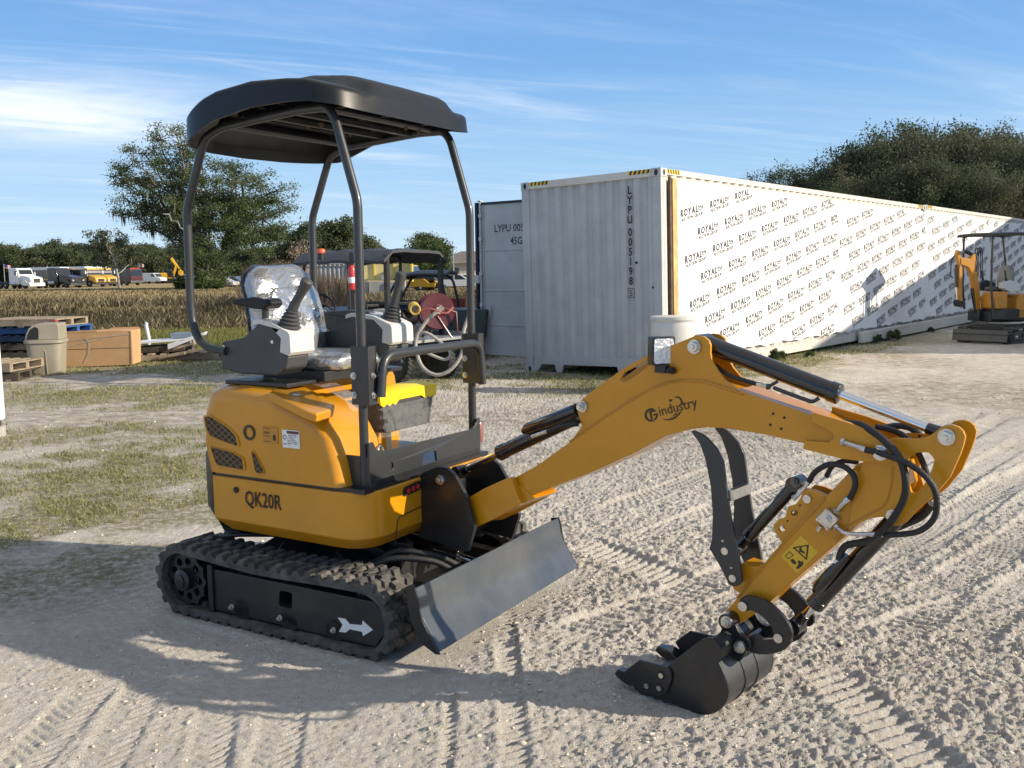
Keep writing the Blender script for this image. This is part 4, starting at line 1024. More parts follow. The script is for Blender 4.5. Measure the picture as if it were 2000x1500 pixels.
for nm, val in (('grass', grass_mask(X.ravel(), Y.ravel())), ('field', far_mask(X.ravel(), Y.ravel())), ('dirt', sstep(5.5, 8.5, Y.ravel() - .35 * X.ravel()) * (.5 + .5 * sstep(.35, .6, fbm(X.ravel(), Y.ravel(), .5, 3, 101))))):
    at_ = gm.attributes.new(nm, 'FLOAT', 'POINT'); at_.data.foreach_set('value', val.astype(np.float32))
def ground_mat():
    m, nt, b = nodes_of('pale_sand_and_turf'); N = nt.nodes; L = nt.links
    tc = N.new('ShaderNodeTexCoord')
    def noise(sc, det=6, ro=.6, dist=0):
        n = N.new('ShaderNodeTexNoise'); n.inputs['Scale'].default_value = sc; n.inputs['Detail'].default_value = det; n.inputs['Roughness'].default_value = ro; n.inputs['Distortion'].default_value = dist; L.new(tc.outputs['Object'], n.inputs['Vector']); return n.outputs['Fac']
    def rng(x, a, c): r = N.new('ShaderNodeMapRange'); r.inputs[1].default_value = a; r.inputs[2].default_value = c; L.new(x, r.inputs[0]); return r.outputs[0]
    def mix(f, a, c):
        x = N.new('ShaderNodeMix'); x.data_type = 'RGBA'
        L.new(f, x.inputs[0])
        for k, q in ((6, a), (7, c)):
            if isinstance(q, tuple): x.inputs[k].default_value = (*q, 1)
            else: L.new(q, x.inputs[k])
        return x.outputs[2]
    def mul(a, c):
        k = N.new('ShaderNodeMath'); k.operation = 'MULTIPLY'; L.new(a, k.inputs[0])
        if isinstance(c, float): k.inputs[1].default_value = c
        else: L.new(c, k.inputs[1])
        return k.outputs[0]
    def attr(n): a = N.new('ShaderNodeAttribute'); a.attribute_name = n; return a.outputs['Fac']
    sand = mix(rng(noise(1.3, 8), .35, .65), (.79, .73, .65), (.69, .63, .55))
    sand = mix(rng(noise(22, 8, .7), .42, .62), sand, (.86, .82, .75))
    sand = mix(mul(rng(noise(.6, 5), .55, .72), .45), sand, (.44, .39, .32))
    sand = mix(mul(rng(noise(90, 3, .6), .58, .75), .55), sand, (.34, .30, .255))
    turf = mix(rng(noise(3.5, 8, .7), .35, .62), (.155, .165, .06), (.31, .265, .14))
    turf = mix(mul(rng(noise(14, 6, .7), .52, .7), .6), turf, (.42, .36, .27))
    gm_ = mul(rng(mul(attr('grass'), rng(noise(16, 8, .8), .36, .60)), .10, .70), .85)
    dirt = mix(rng(noise(5, 9, .8), .36, .60), sand, (.25, .205, .15)); col = mix(mul(attr('dirt'), .85), sand, dirt); col = mix(gm_, col, turf)
    fld = mix(rng(noise(.12, 6, .7), .38, .62), (.36, .28, .15), (.26, .21, .10)); fld = mix(rng(noise(1.2, 6, .7), .4, .65), fld, (.34, .26, .13))
    col = mix(attr('field'), col, fld)
    L.new(col, b.inputs['Base Color']); b.inputs['Roughness'].default_value = .95; b.inputs['Specular IOR Level'].default_value = .15
    bp_ = N.new('ShaderNodeBump'); bp_.inputs['Strength'].default_value = 1.0; bp_.inputs['Distance'].default_value = .028
    ad = N.new('ShaderNodeMath'); ad.operation = 'MULTIPLY_ADD'; L.new(noise(150, 5, .7), ad.inputs[0]); ad.inputs[1].default_value = .7; L.new(noise(48, 9, .78, .3), ad.inputs[2])
    L.new(ad.outputs[0], bp_.inputs['Height']); L.new(bp_.outputs[0], b.inputs['Normal'])
    return m
gm.materials.append(ground_mat())
go = bpy.data.objects.new('ground', gm); COL.objects.link(go); go['kind'] = 'structure'; MW['ground'] = Matrix()

# ---- loose stones
def scatter_rocks():
    ph = (1 + 5 ** .5) / 2
    base = np.array([(-1, ph, 0), (1, ph, 0), (-1, -ph, 0), (1, -ph, 0), (0, -1, ph), (0, 1, ph), (0, -1, -ph), (0, 1, -ph), (ph, 0, -1), (ph, 0, 1), (-ph, 0, -1), (-ph, 0, 1)]) / 1.9
    fc = np.array([(0, 11, 5), (0, 5, 1), (0, 1, 7), (0, 7, 10), (0, 10, 11), (1, 5, 9), (5, 11, 4), (11, 10, 2), (10, 7, 6), (7, 1, 8), (3, 9, 4), (3, 4, 2), (3, 2, 6), (3, 6, 8), (3, 8, 9), (4, 9, 5), (2, 4, 11), (6, 2, 10), (8, 6, 7), (9, 8, 1)])
    n = 30000
    dep = 2.6 * (4.6 ** RNG.random(n)); x = (RNG.random(n) * 1.25 - .6) * dep * 1.05; y = dep
    keep = RNG.random(n) < np.clip(.18 + 1.3 * (sstep(-.8, 1.0, x)) * sstep(.35, .65, fbm(x, y, 1.6, 3, 55)) + .25 * sstep(.5, .7, fbm(x, y, 2.5, 2, 58)), 0, 1)
    u = (x - EXO.x) * EX.u.x + (y - EXO.y) * EX.u.y; v = (x - EXO.x) * EX.v.x + (y - EXO.y) * EX.v.y
    keep &= ~((np.abs(u) < .72) & (np.abs(v) < .63)); keep &= grass_mask(x, y) < .6
    x, y = x[keep], y[keep]; n = len(x)
    r = .0025 + .0075 * RNG.random(n) ** 5 + .010 * (RNG.random(n) > .996); r *= (.75 + .05 * y)
    P = base[None] * r[:, None, None] * (1 + 1.1 * (RNG.random((n, 12, 1)) - .5)) * np.stack([.8 + .6 * RNG.random(n), .8 + .6 * RNG.random(n), .55 + .35 * RNG.random(n)], 1)[:, None]
    a = RNG.random(n) * 6.28; ca, sa = np.cos(a)[:, None], np.sin(a)[:, None]
    px_ = P[:, :, 0] * ca - P[:, :, 1] * sa; py_ = P[:, :, 0] * sa + P[:, :, 1] * ca
    z = ground_height(x, y) - r * .05
    P = np.stack([px_ + x[:, None], py_ + y[:, None], P[:, :, 2] + z[:, None]], 2).reshape(-1, 3)
    F = (fc[None] + (np.arange(n) * 12)[:, None, None]).reshape(-1, 3)
    me = np_mesh('gravel', P, F, 3); me.materials.append(mat('limestone_gravel', (.60, .54, .45), .9, var=.45, scale=25, bump=.3, bscale=200, spec=.2))
    o = bpy.data.objects.new('gravel', me); COL.objects.link(o); o['kind'] = 'stuff'; o['label'] = 'pale loose stones strewn over the sand'; o['category'] = 'gravel'
scatter_rocks()
# ---- grasses
def leafmat(name, c1, c2, c3, scale=3.0, rough=.75, tl=.25):
    m, nt, b = nodes_of(name); N = nt.nodes; L = nt.links
    a = N.new('ShaderNodeAttribute'); a.attribute_name = 'tint'; r = N.new('ShaderNodeValToRGB'); L.new(a.outputs['Fac'], r.inputs[0])
    r.color_ramp.elements[0].color = (*c1, 1); r.color_ramp.elements[1].color = (*c3, 1); e = r.color_ramp.elements.new(.5); e.color = (*c2, 1)
    L.new(r.outputs[0], b.inputs['Base Color']); b.inputs['Roughness'].default_value = rough; b.inputs['Specular IOR Level'].default_value = .2
    if tl:
        t = N.new('ShaderNodeBsdfTranslucent'); L.new(r.outputs[0], t.inputs[0]); mx = N.new('ShaderNodeMixShader'); mx.inputs[0].default_value = tl
        L.new(b.outputs[0], mx.inputs[1]); L.new(t.outputs[0], mx.inputs[2]); L.new(mx.outputs[0], N['Material Output'].inputs[0])
    return m
def blades(name, x, y, h, wd, tint, mat_, lean=.6, segs=1):
    n = len(x); a = RNG.random(n) * 6.283; z0 = ground_height(x, y) - .005
    lx = (RNG.random(n) - .5) * lean * 2 * h; ly = (RNG.random(n) - .5) * lean * 2 * h
    dx, dy = np.cos(a) * wd / 2, np.sin(a) * wd / 2
    A = np.stack([x - dx, y - dy, z0], 1); B = np.stack([x + dx, y + dy, z0], 1)
    C = np.stack([x + dx * .8 + lx * .35, y + dy * .8 + ly * .35, z0 + h * .6], 1); D = np.stack([x - dx * .8 + lx * .35, y - dy * .8 + ly * .35, z0 + h * .6], 1)
    E = np.stack([x + lx, y + ly, z0 + h], 1)
    P = np.stack([A, B, C, D, E], 1).reshape(-1, 3); k = np.arange(n) * 5
    F = np.concatenate([np.stack([k, k + 1, k + 2], 1), np.stack([k, k + 2, k + 3], 1), np.stack([k + 3, k + 2, k + 4], 1)])
    me = np_mesh(name, P, F, 3); t = me.attributes.new('tint', 'FLOAT', 'POINT'); t.data.foreach_set('value', np.repeat(tint, 5).astype(np.float32))
    me.materials.append(mat_); o = bpy.data.objects.new(name, me); COL.objects.link(o); o['kind'] = 'stuff'; return o
GM = leafmat('short_grass', (.13, .145, .05), (.27, .265, .11), (.50, .45, .26))
n = 420000
dep = 4.0 * (4.8 ** RNG.random(n)); x = (RNG.random(n) * 1.0 - .60) * dep * 1.12; y = dep
k = (RNG.random(n) < grass_mask(x, y) ** 1.5 * (.25 + .75 * sstep(.35, .6, fbm(x, y, 5.0, 2, 93)))) & (x < 2.3 + (y - 12) * .8)
x, y = x[k], y[k]; n = len(x)
o = blades('short_grass', x, y, .012 + .028 * RNG.random(n) * (.5 + .08 * y), .0035 * (.55 + .16 * y), np.clip(RNG.random(n) * .8 + .35 * (fbm(x, y, .6, 3, 91) - .4), 0, 1), GM, 1.1)
o['label'] = 'thin patches of short green and straw grass on the sand'; o['category'] = 'grass'
# marsh reeds behind the lot
RM = leafmat('marsh_reeds', (.050, .046, .024), (.12, .10, .052), (.36, .30, .19))
n = 120000
y = 27.5 + 21 * RNG.random(n); x = (RNG.random(n) * .70 - .62) * y
cl = fbm(x, y * .6, .35, 3, 61); ht = (.22 + .36 * sstep(.35, .65, cl)) * sstep(26, 31, y) ; ht *= .5 + .8 * RNG.random(n) ** 1.5
k = RNG.random(n) < .45 + .9 * sstep(.35, .6, fbm(x, y, .9, 2, 64))
x, y, ht = x[k], y[k], ht[k]; n = len(x)
o = blades('marsh_reeds', x, y, ht, .035 + .0009 * y * RNG.random(n), np.clip(.15 + .95 * RNG.random(n) ** 1.6 + .45 * (fbm(x, y, .18, 3, 66) - .5) - .25 * sstep(28, 33, y) * sstep(43, 38, y), 0, 1), RM, .45)
o['label'] = 'dense strip of brown and green marsh reeds behind the lot'; o['category'] = 'reeds'
FM = leafmat('dry_field_grass', (.15, .12, .06), (.29, .225, .125), (.42, .335, .20))
n = 90000
y = 47 + 58 * RNG.random(n) ** 1.2; x = (RNG.random(n) * .68 - .60) * y
o = blades('dry_field_grass', x, y, (.12 + .22 * RNG.random(n)) * (.7 + .004 * y), .06 + .0022 * y, np.clip(RNG.random(n) * .9 + .3 * (fbm(x, y, .07, 3, 67) - .4), 0, 1), FM, .4)
o['label'] = 'tall straw coloured grass across the far field'; o['category'] = 'grass'
# green grass verge in front of the reeds
n = 90000
y = 17 + 12 * RNG.random(n) ** .8; x = (RNG.random(n) * .66 - .60) * y
o = blades('verge_grass', x, y, .03 + .17 * RNG.random(n) * sstep(17, 23, y), .012 + .012 * RNG.random(n), np.clip(RNG.random(n) * .75, 0, 1), leafmat('verge_grass', (.10, .125, .035), (.19, .18, .06), (.38, .32, .15)), .5)
o['label'] = 'green and straw grass verge in front of the marsh reeds'; o['category'] = 'grass'
# ================================================================ shipping containers with printed wrap
CF = Frame((2.1128, 13.2565, .02), .888817)         # near bottom corner; u runs along the long side, -v faces the camera side
TILT = .0204
class TFrame(Frame):
    def __init__(s, o, az, tilt, pitch=.0018):
        Frame.__init__(s, o, az)
        l = s.u * math.cos(pitch) + s.w * math.sin(pitch)
        e = -s.v; e2 = e * math.cos(tilt) + s.w * math.sin(tilt); up = e2.cross(-l) if e2.cross(-l).z > 0 else -e2.cross(-l)
        s.u = l; s.v = -e2; s.w = up.normalized()
CF = TFrame((2.1128, 13.2565, .043), .888817, TILT)
CW, CL, CH = 2.438, 12.192, 2.896
cream = mat('container_cream_paint', (.60, .575, .52), .5, var=.10, scale=1.5, dust=.22, bump=.05, bscale=8)
greyp = mat('container_grey_paint', (.45, .46, .46), .5, var=.12, scale=2.2, dust=.26, dustcol=(.36, .31, .24), bump=.05, bscale=8)
def tarpmat():
    m, nt, b = nodes_of('white_wrap_sheet'); N = nt.nodes; L = nt.links
    tc = N.new('ShaderNodeTexCoord'); n = N.new('ShaderNodeTexNoise'); n.inputs['Scale'].default_value = 1.4; n.inputs['Detail'].default_value = 7; n.inputs['Distortion'].default_value = 1.2
    L.new(tc.outputs['Object'], n.inputs['Vector']); bp_ = N.new('ShaderNodeBump'); bp_.inputs['Strength'].default_value = .6; bp_.inputs['Distance'].default_value = .08; L.new(n.outputs['Fac'], bp_.inputs['Height']); L.new(bp_.outputs[0], b.inputs['Normal'])
    b.inputs['Base Color'].default_value = (.82, .82, .80, 1); b.inputs['Roughness'].default_value = .55; return m
TARP = tarpmat()
def sheet_v(u, w):
    f = (w - .25) / 2.485
    return -.022 - .008 * math.sin(u * 2.3 + f * 5) - .006 * math.sin(u * 6 - f * 7) - .018 * math.exp(-((f - .02) / .05) ** 2) * (1 + math.sin(u * 3))
def casting(b, fr, u, v, w, du, dv, dw):
    # corner fitting: a block with an oval opening on its two outer faces
    s_ = .178
    u0, u1 = (u, u + s_ * du) if du > 0 else (u - s_, u); v0, v1 = (v, v + .162) if dv > 0 else (v - .162, v); w0, w1 = (w, w + .118) if dw > 0 else (w - .118, w)
    b.box(fr, u0, u1, v0, v1, w0, w1)
def container(fr, label, name_extra, lettering=True, tarp=(0.38, 6.6, 12.19), group=None):
    t = thing('shipping_container', label, 'container', fr.o, 0, group)
    # coordinates: u 0..CL, v 0..CW (v=0 is the wrapped long face), w 0..CH
    b = MB()
    for u in (0, CL):
        for v in (0, CW):
            d = 1 if u == 0 else -1; e = 1 if v == 0 else -1
            for w in (0, CH): casting(b, fr, u, v, w, d, e, 1 if w == 0 else -1)
    b.build('corner_casting', greyp, t, bevel=.004)
    b = MB()
    for u in (0, CL):
        for v in (0, CW):
            u0, u1 = (u + .006, u + .09) if u == 0 else (u - .09, u - .006); v0, v1 = (v + .006, v + .14) if v == 0 else (v - .14, v - .006)
            b.box(fr, u0, u1, v0, v1, .118, CH - .118)
    b.build('corner_post', greyp, t, bevel=.006)
    b = MB()
    for v0, v1 in ((.004, .07), (CW - .07, CW - .004)): b.box(fr, .178, CL - .178, v0, v1, CH - .085, CH - .006); b.box(fr, .178, CL - .178, v0 + .01, v1 + .03 * (1 if v0 < 1 else -1), .02, .17)
    for u0, u1 in ((.006, .08), (CL - .08, CL - .006)):
        b.box(fr, u0, u1, .162, CW - .162, CH - .11, CH - .006)
    b.build('rail', cream, t, bevel=.004, split=True)
    b = MB()
    b.prism(fr, [(.162, .14), (.30, .14), (.48, .14), (CW - .162, .14), (CW - .162, .26), (.162, .26)], .006, .09, 'vw')
    for v0, v1 in ((.162, .30), (CW - .30, CW - .162)): b.prism(fr, [(v0, .02), (v0 + (.05 if v0 < 1 else .138), .02), (v1, .14), (v0, .14)] if v0 < 1 else [(v1, .02), (v1 - .05, .02), (v0, .14), (v1, .14)], .006, .05, 'vw')
    for v in (CW - .72, .6): b.prism(fr, [(v, .14), (v + .17, .14), (v + .13, .02), (v + .05, .02)], .006, .05, 'vw')
    b.build('sill', greyp, t, bevel=.003, split=False)
    # corrugated end panel
    prof = []; v = .14; k = 0
    while v < CW - .15:
        prof += [(v, .030), (v + .085, .030), (v + .115, .070), (v + .20, .070)]; v += .228; k += 1
    prof = [(v_, u_) for v_, u_ in prof if v_ < CW - .135] + [(CW - .135, .03)]
    b = MB(); n = len(prof)
    b.add([fr.p(u_, v_, w_) for w_ in (.255, CH - .105) for v_, u_ in prof], [(i, i + 1, n + i + 1, n + i) for i in range(n - 1)])
    b.build('corrugated_end', greyp, t, angle=20, weld=False)
    b = MB(); b.box(fr, .11, .13, .1, CW - .1, .25, CH - .1); b.box(fr, .1, CL - .1, .09, CW - .1, CH - .05, CH - .03); b.box(fr, .1, CL - .1, .14, CW - .14, .17, .2); b.box(fr, .1, CL - .1, .085, .10, .17, CH - .08)
    b.build('inner_panel', greyp, t, split=True)
    # corrugated long side, seen above and below the sheet
    prof = []; u = .10
    while u < CL - .35: prof += [(u, .012), (u + .07, .012), (u + .138, .048), (u + .21, .048)]; u += .278
    b = MB(); n = len(prof)
    b.add([fr.p(u_, v_, w_) for w_ in (.17, CH - .08) for u_, v_ in prof], [(i, i + 1, n + i + 1, n + i) for i in range(n - 1)]); b.build('corrugated_side', cream, t, angle=20, weld=False)
    # hazard stripes on the top corners
    HZ = [mat('hazard_yellow', (.70, .48, .03), .5, var=.2), M['ink']]
    for o_, ex_, z_ in ((fr.p(.0035, .165, CH - .062), fr.v, .055), (fr.p(.0035, CW - .525, CH - .062), fr.v, .055), (fr.p(.18, .0015, CH - .070), fr.u, .06), (fr.p(CL - .55, .0015, CH - .070), fr.u, .06)):
        b = MB(); nn_ = (fr.u if ex_ == fr.v else fr.v) * .001
        b.m = 0; b.flat(o_ + nn_, ex_, fr.w, [(0, 0), (.36, 0), (.36, z_), (0, z_)]); b.m = 1
        for i in range(5): b.flat(o_, ex_, fr.w, [(.03 + i * .07, 0), (.062 + i * .07, 0), (.042 + i * .07, z_), (.010 + i * .07, z_)])
        b.build('hazard_stripe', HZ, t, smooth=False, weld=False, split=False)
    b = MB()
    for v, w in ((.075, CH - .06), (CW - .08, CH - .06), (CW - .08, .06)): b.prism(fr, [(v + .028 * math.cos(a), w + .045 * math.sin(a)) for a in [i * math.pi / 6 for i in range(12)]], -.002, .002, 'vw')
    for u, w in ((.09, CH - .06), (CL - .09, CH - .06)): b.prism(fr, [(u + .028 * math.cos(a), w + .04 * math.sin(a)) for a in [i * math.pi / 6 for i in range(12)]], -.002, .002)
    for v, w in ((.42, 1.62), (.15, 1.27)): b.prism(fr, circ(v, w, .016, 12), .0, .034, 'vw')
    b.build('opening', M['ink'], t, split=True)
    if lettering:
        b = MB(); ev = -fr.v
        z = 2.58; vt = .49
        for i, ch in enumerate('LYPU 005198'):
            if ch != ' ': b.text(ch, fr.p(.026, vt + .03, z), ev, fr.w, .155, .03, 'CENTER', .80)
            z -= .136 if ch != ' ' else .04
        z -= .03
        b.text('5', fr.p(.026, vt + .03, z), ev, fr.w, .125, .006, 'CENTER', .8)
        for q in ([(-.055, -.02), (.055, -.02), (.055, -.012), (-.055, -.012)], [(-.055, .105), (.055, .105), (.055, .113), (-.055, .113)], [(-.055, -.02), (-.048, -.02), (-.048, .113), (-.055, .113)], [(.048, -.02), (.055, -.02), (.055, .113), (.048, .113)]):
            b.flat(fr.p(.026, vt + .03, z), ev, fr.w, q)
        b.build('number_lettering', M['ink'], t, smooth=False, weld=False)
    # wooden batten and printed wrap sheets
    if lettering:
        b = MB(); b.box(fr, .235, .365, -.05, .0, .9 - .62, 2.76); b.build('timber_batten', mat('raw_pine', (.55, .36, .15), .75, var=.35, scale=4, bump=.2, bscale=30), t, bevel=.003)
        b = MB(); b.box(fr, .185, .228, -.035, .0, .28, 2.78); b.build('dark_channel', mat('rusty_steel', (.10, .055, .035), .7, var=.4, scale=9), t, bevel=.002)
    for a, c, off in zip(tarp[:-1], tarp[1:], ((0, 0), (.33, .21), (.1, .4))):
        b = MB(); nu, nw = int((c - a) / .06), 30; P = []
        top = 2.735 + .0; bot = .25
        for j in range(nw + 1):
            for i in range(nu + 1):
                u = a + (c - a) * i / nu; f = j / nw
                w = bot + (top - bot) * f + (.012 * math.sin(u * 5.1) + .01 * math.sin(u * 13)) * (1 if f in (0, 1) else 0) + .02 * math.sin(u * .6) * f
                P.append(fr.p(u, sheet_v(u, w), w))
        b.add(P, [(j * (nu + 1) + i, j * (nu + 1) + i + 1, (j + 1) * (nu + 1) + i + 1, (j + 1) * (nu + 1) + i) for j in range(nw) for i in range(nu)])
        sh = b.build('wrap_sheet', TARP, t, angle=60, weld=False)
        b = MB(); b.m = 0; tx = math.atan2(.165, .85); ex = fr.u * math.cos(tx) + fr.w * math.sin(tx); ey = fr.w * math.cos(tx) - fr.u * math.sin(tx) * .0
        A, B_ = (.85, .165), (-.37, -.405)
        o0 = (2.32 + off[0], 1.92 + off[1])
        for i in range(-40, 41):
            for j in range(-30, 31):
                u = o0[0] + A[0] * i + B_[0] * j; w = o0[1] + A[1] * i + B_[1] * j
                if u < a - .1 or u > c - .28 or w < bot - .02 or w > top - .12: continue
                if u < a: continue
                if w + .20 > top + .02 and u < 99: pass
                o = fr.p(u, -.040, w); full = (u + .66 < c) and (w + .2 < top)
                word = 'ROYAL' if u + .50 < c else 'ROY'
                b.m = 0; b.text_fit(word, o, ex, ey, .51 if word == 'ROYAL' else .29, .106, .038)
                if full:
                    # crown
                    cu = .52; b.m = 0; ey_ = ey; 
                    for q in ([(0, .035), (.012, .035), (.004, .085), (-.010, .092)], [(0, .035), (.05, .028), (.05, .040), (0, .047)], [(.05, .028), (.10, .035), (.10, .047), (.05, .040)], [(.098, .035), (.112, .092), (.098, .085), (.088, .040)], [(.0, .09), (.03, .055), (.036, .062), (.004, .098)], [(.03, .055), (.05, .10), (.054, .088), (.038, .052)], [(.05, .10), (.072, .055), (.064, .05), (.046, .088)], [(.072, .055), (.104, .098), (.106, .088), (.078, .048)]):
                        b.flat(o + ex * cu, ex, ey, [(a_ * 1.15, c_ * 1.1 - .012) for a_, c_ in q])
                b.m = 1
                b.text_fit('AUCTION GROUP' if u + .66 < c else 'AUCTION', o + ex * .02 - ey * .068, ex, ey, .62 if u + .66 < c else .30, .054, .020)
        for k_, q_ in enumerate(b.v):
            d_ = Vector(q_) - fr.o; uu, ww_ = d_.dot(fr.u), d_.dot(fr.w); b.v[k_] = tuple(fr.p(uu, sheet_v(uu, ww_) - .0035, ww_))
        b.build('wrap_lettering', [M['sheetink'], M['sheetink2']], sh, smooth=False, weld=False)
    return t
M['sheetink'] = mat('blue_black_print', (.03, .032, .05), .6); M['sheetink2'] = mat('grey_print', (.10, .10, .11), .6)
c1 = container(CF, 'pale shipping container whose corrugated grey end reads LYPU 005198', '', True, (.38, 6.6, 12.235), 'containers in the wrapped row')
# open side door of the near container
DF = Frame(CF.p(1.3, CW + .02, 0), CF.az + math.pi / 2)      # u runs away from the container's far side
def door():
    b = MB(); b.box(DF, 0.05, 1.98, -.02, .05, .10, 2.72); dpx = greyp
    d = b.build('side_door', dpx, c1, bevel=.004)
    return d
EU = None
dr = door(); dr['label'] = 'open steel door leaf reading LYPU 00519'
b = MB(); b.box(DF, 1.98, 2.03, -.03, .10, .08, 2.76); b.box(DF, 0.05, 2.03, -.01, .07, 2.72, 2.76); b.build('door_gasket', mat('navy_rubber', (.012, .018, .04), .6), dr, bevel=.004, split=False)
camside = -1 if (DF.p(0, -1, 0) - CAM).length < (DF.p(0, 1, 0) - CAM).length else 1
vf = -.02 if camside < 0 else .05; sgn = camside
b = MB()
for w in (.62, 1.22, 1.92): b.box(DF, .06, 1.86, vf, vf + .012 * sgn, w, w + .025)
b.box(DF, 1.86, 1.88, vf, vf + .014 * sgn, .12, 2.7); b.build('door_rib', greyp, dr, bevel=.002, split=False)
b = MB(); b.tube([DF.p(1.92, vf + .035 * sgn, .0), DF.p(1.92, vf + .035 * sgn, 2.80)], .017); b.box(DF, 1.88, 1.96, vf, vf + .06 * sgn, 2.77, 2.79)
for w in (.3, .95, 1.5, 2.1, 2.5): b.box(DF, 1.89, 1.95, vf, vf + .05 * sgn, w, w + .06)
b.build('lock_rod', M['cap'], dr, bevel=.002, split=False)
b = MB(); b.box(DF, 1.93, 2.13, vf, vf + .10 * sgn, 1.36, 1.50); b.build('lock_box', M['cap'], dr, bevel=.006)
b = MB(); b.tube([DF.p(1.72, vf + .03 * sgn, .78), DF.p(1.72, vf + .03 * sgn, .96)], .016); b.build('door_handle', M['steel'], dr)
b = MB(); e_ = -DF.u if sgn < 0 or True else DF.u
rt = (DF.p(1, 0, 0) - DF.p(0, 0, 0)); exd = -rt if rt.dot(CR) < 0 else rt
b.text_fit('LYPU 005198 5', DF.p(1.62, vf + .002 * sgn, 2.24), exd, DF.w, 1.02, .125, .012); b.text_fit('45G3', DF.p(1.27, vf + .002 * sgn, 2.02), exd, DF.w, .33, .125, .012)
b.build('door_lettering', M['ink'], dr, smooth=False, weld=False)
b = MB(); b.m = 0; o = DF.p(.98, vf + .003 * sgn, 1.52); b.flat(o, exd, DF.w, [(0, 0), (.4, 0), (.4, .26), (0, .26)])
b.build('data_plate', M['white'], dr, smooth=False)
C2F = TFrame(CF.p(CL + .06, .02, .02), .888817, TILT)
c2 = container(C2F, 'pale wrapped shipping container at the far end of the row, behind the small excavator', '', False, (.0, 6.0, 12.16), 'containers in the wrapped row')
# blocks and beam under the row, weeds at the base
b = MB(); b.box(CF, 7.6, 19.5, -.16, -.05, -.02, .20); be = b.build('support_beam', cream, None, bevel=.01); props(be, 'long cream steel beam lying along the base of the containers', 'beam')
# ================================================================ yard clutter, left side and centre
WOOD = mat('weathered_pallet_wood', (.30, .235, .16), .8, var=.35, scale=6, bump=.2, bscale=40)
DWOOD = mat('dark_pallet_wood', (.075, .06, .045), .85, var=.4, scale=6, bump=.2, bscale=40)
CARD = mat('brown_cardboard', (.50, .30, .145), .8, var=.12, scale=3, bump=.05, bscale=60)
BIN = mat('beige_bin_plastic', (.30, .27, .205), .6, var=.12, scale=3, dust=.2)
GALV = mat('galvanised_steel', (.5, .51, .5), .4, .8, var=.2, scale=8)
PVC = mat('white_pvc', (.72, .73, .74), .4, var=.05)
CONC = mat('grey_concrete_block', (.36, .34, .31), .9, var=.2, scale=2, bump=.2, bscale=20)
FAB = mat('dark_roof_fabric', (.034, .038, .047), .55, var=.2, scale=6, bump=.4, bscale=12)
TYRE = mat('tyre_rubber', (.022, .022, .022), .75, var=.2, scale=20, dust=.35)
def pallet(name_label, loc, rz, mat_, group=None, deckmat=None, n=7, L_=1.2, Wd=1.0):
    t = thing('pallet', name_label, 'pallet', loc, rz, group); fr = Frame(loc, rz)
    b = MB()
    for i in range(n): u = -L_ / 2 + i * (L_ - .1) / (n - 1); b.box(fr, u, u + .10, -Wd / 2, Wd / 2, .115, .138)
    b.build('deck_slat', deckmat or mat_, t, smooth=False, split=False)
    b = MB()
    for v in (-Wd / 2, -.04, Wd / 2 - .09): b.box(fr, -L_ / 2, L_ / 2, v, v + .09, .022, .113)
    b.build('stringer', mat_, t, smooth=False)
    b = MB()
    for i in (0, n // 2, n - 1): u = -L_ / 2 + i * (L_ - .1) / (n - 1); b.box(fr, u, u + .10, -Wd / 2, Wd / 2, 0, .020)
    b.build('bottom_slat', mat_, t, smooth=False, split=False)
    return t
# pallet stack behind the bin
g = ground_at(70, 716); BLUEW = M['blue']
names = [('dark pallet on the ground, bottom of the stack behind the beige bin', DWOOD), ('second dark pallet from the ground in the stack behind the beige bin', DWOOD), ('third pallet from the ground in the stack behind the beige bin', DWOOD), ('dark blue pallet, fourth from the ground in the stack behind the bin', mat('dark_blue_wood', (.02, .045, .09), .7, var=.4)), ('bright blue pallet just under the top board of the stack behind the bin', BLUEW)]
z = 0
for i, (lab, m_) in enumerate(names):
    c = at(74 + (i % 2) * 5 + (8 if i == 4 else 0), 17.2, z); pallet(lab, c, R(-8 + 4 * (i % 3)), m_, 'pallets stacked behind the bin'); z += .142
c = at(62, 17.1, z); TOPP = pallet('red edged pale pallet on top of the stack behind the beige bin', c, R(-3), WOOD, 'pallets stacked behind the bin', WOOD, 12, 1.35, 1.15)
b = MB(); f_ = Frame(at(62, 17.1, z), R(-3))
for u in (-.68, .60): b.box(f_, u, u + .09, -.585, -.50, .02, .113)
b.build('red_block', mat('red_painted_wood', (.38, .06, .04), .7, var=.3), TOPP)
for i in range(2):
    c = at(-34, 14.9, .145 * i); pallet(['lower', 'upper'][i] + ' weathered pallet of the low pair left of the beige bin', c, R(6 - 8 * i), DWOOD if i == 0 else WOOD, 'low pair of pallets')
# litter bin with domed hood
g = ground_at(95, 729); bf = Frame(g, R(12)); t = thing('litter_bin', 'beige plastic litter bin with arched hood beside the cardboard box', 'litter bin', g, R(12))
b = MB()
def sq(hw, w, p=5): return [bf.p(math.copysign(abs(math.cos(a)) ** (2 / p), math.cos(a)) * hw, math.copysign(abs(math.sin(a)) ** (2 / p), math.sin(a)) * hw, w) for a in [2 * math.pi * i / 32 for i in range(32)]]
b.loft([sq(.235, 0), sq(.24, .03), sq(.275, .50)]); b.build('bin_body', BIN, t, angle=50)
b = MB(); b.loft([sq(.29, .50), sq(.30, .51), sq(.30, .55), sq(.285, .56)]); b.build('bin_rim', BIN, t, angle=40)
b = MB()
pr = [(-.26, .56), (.26, .56), (.26, .80), (.235, .825), (-.05, .825), (-.13, .80), (-.19, .75), (-.235, .66)]
b.prism(bf, [(a, c) for a, c in pr], -.265, .265); hd = b.build('bin_hood', BIN, t, bevel=.015, seg=3)
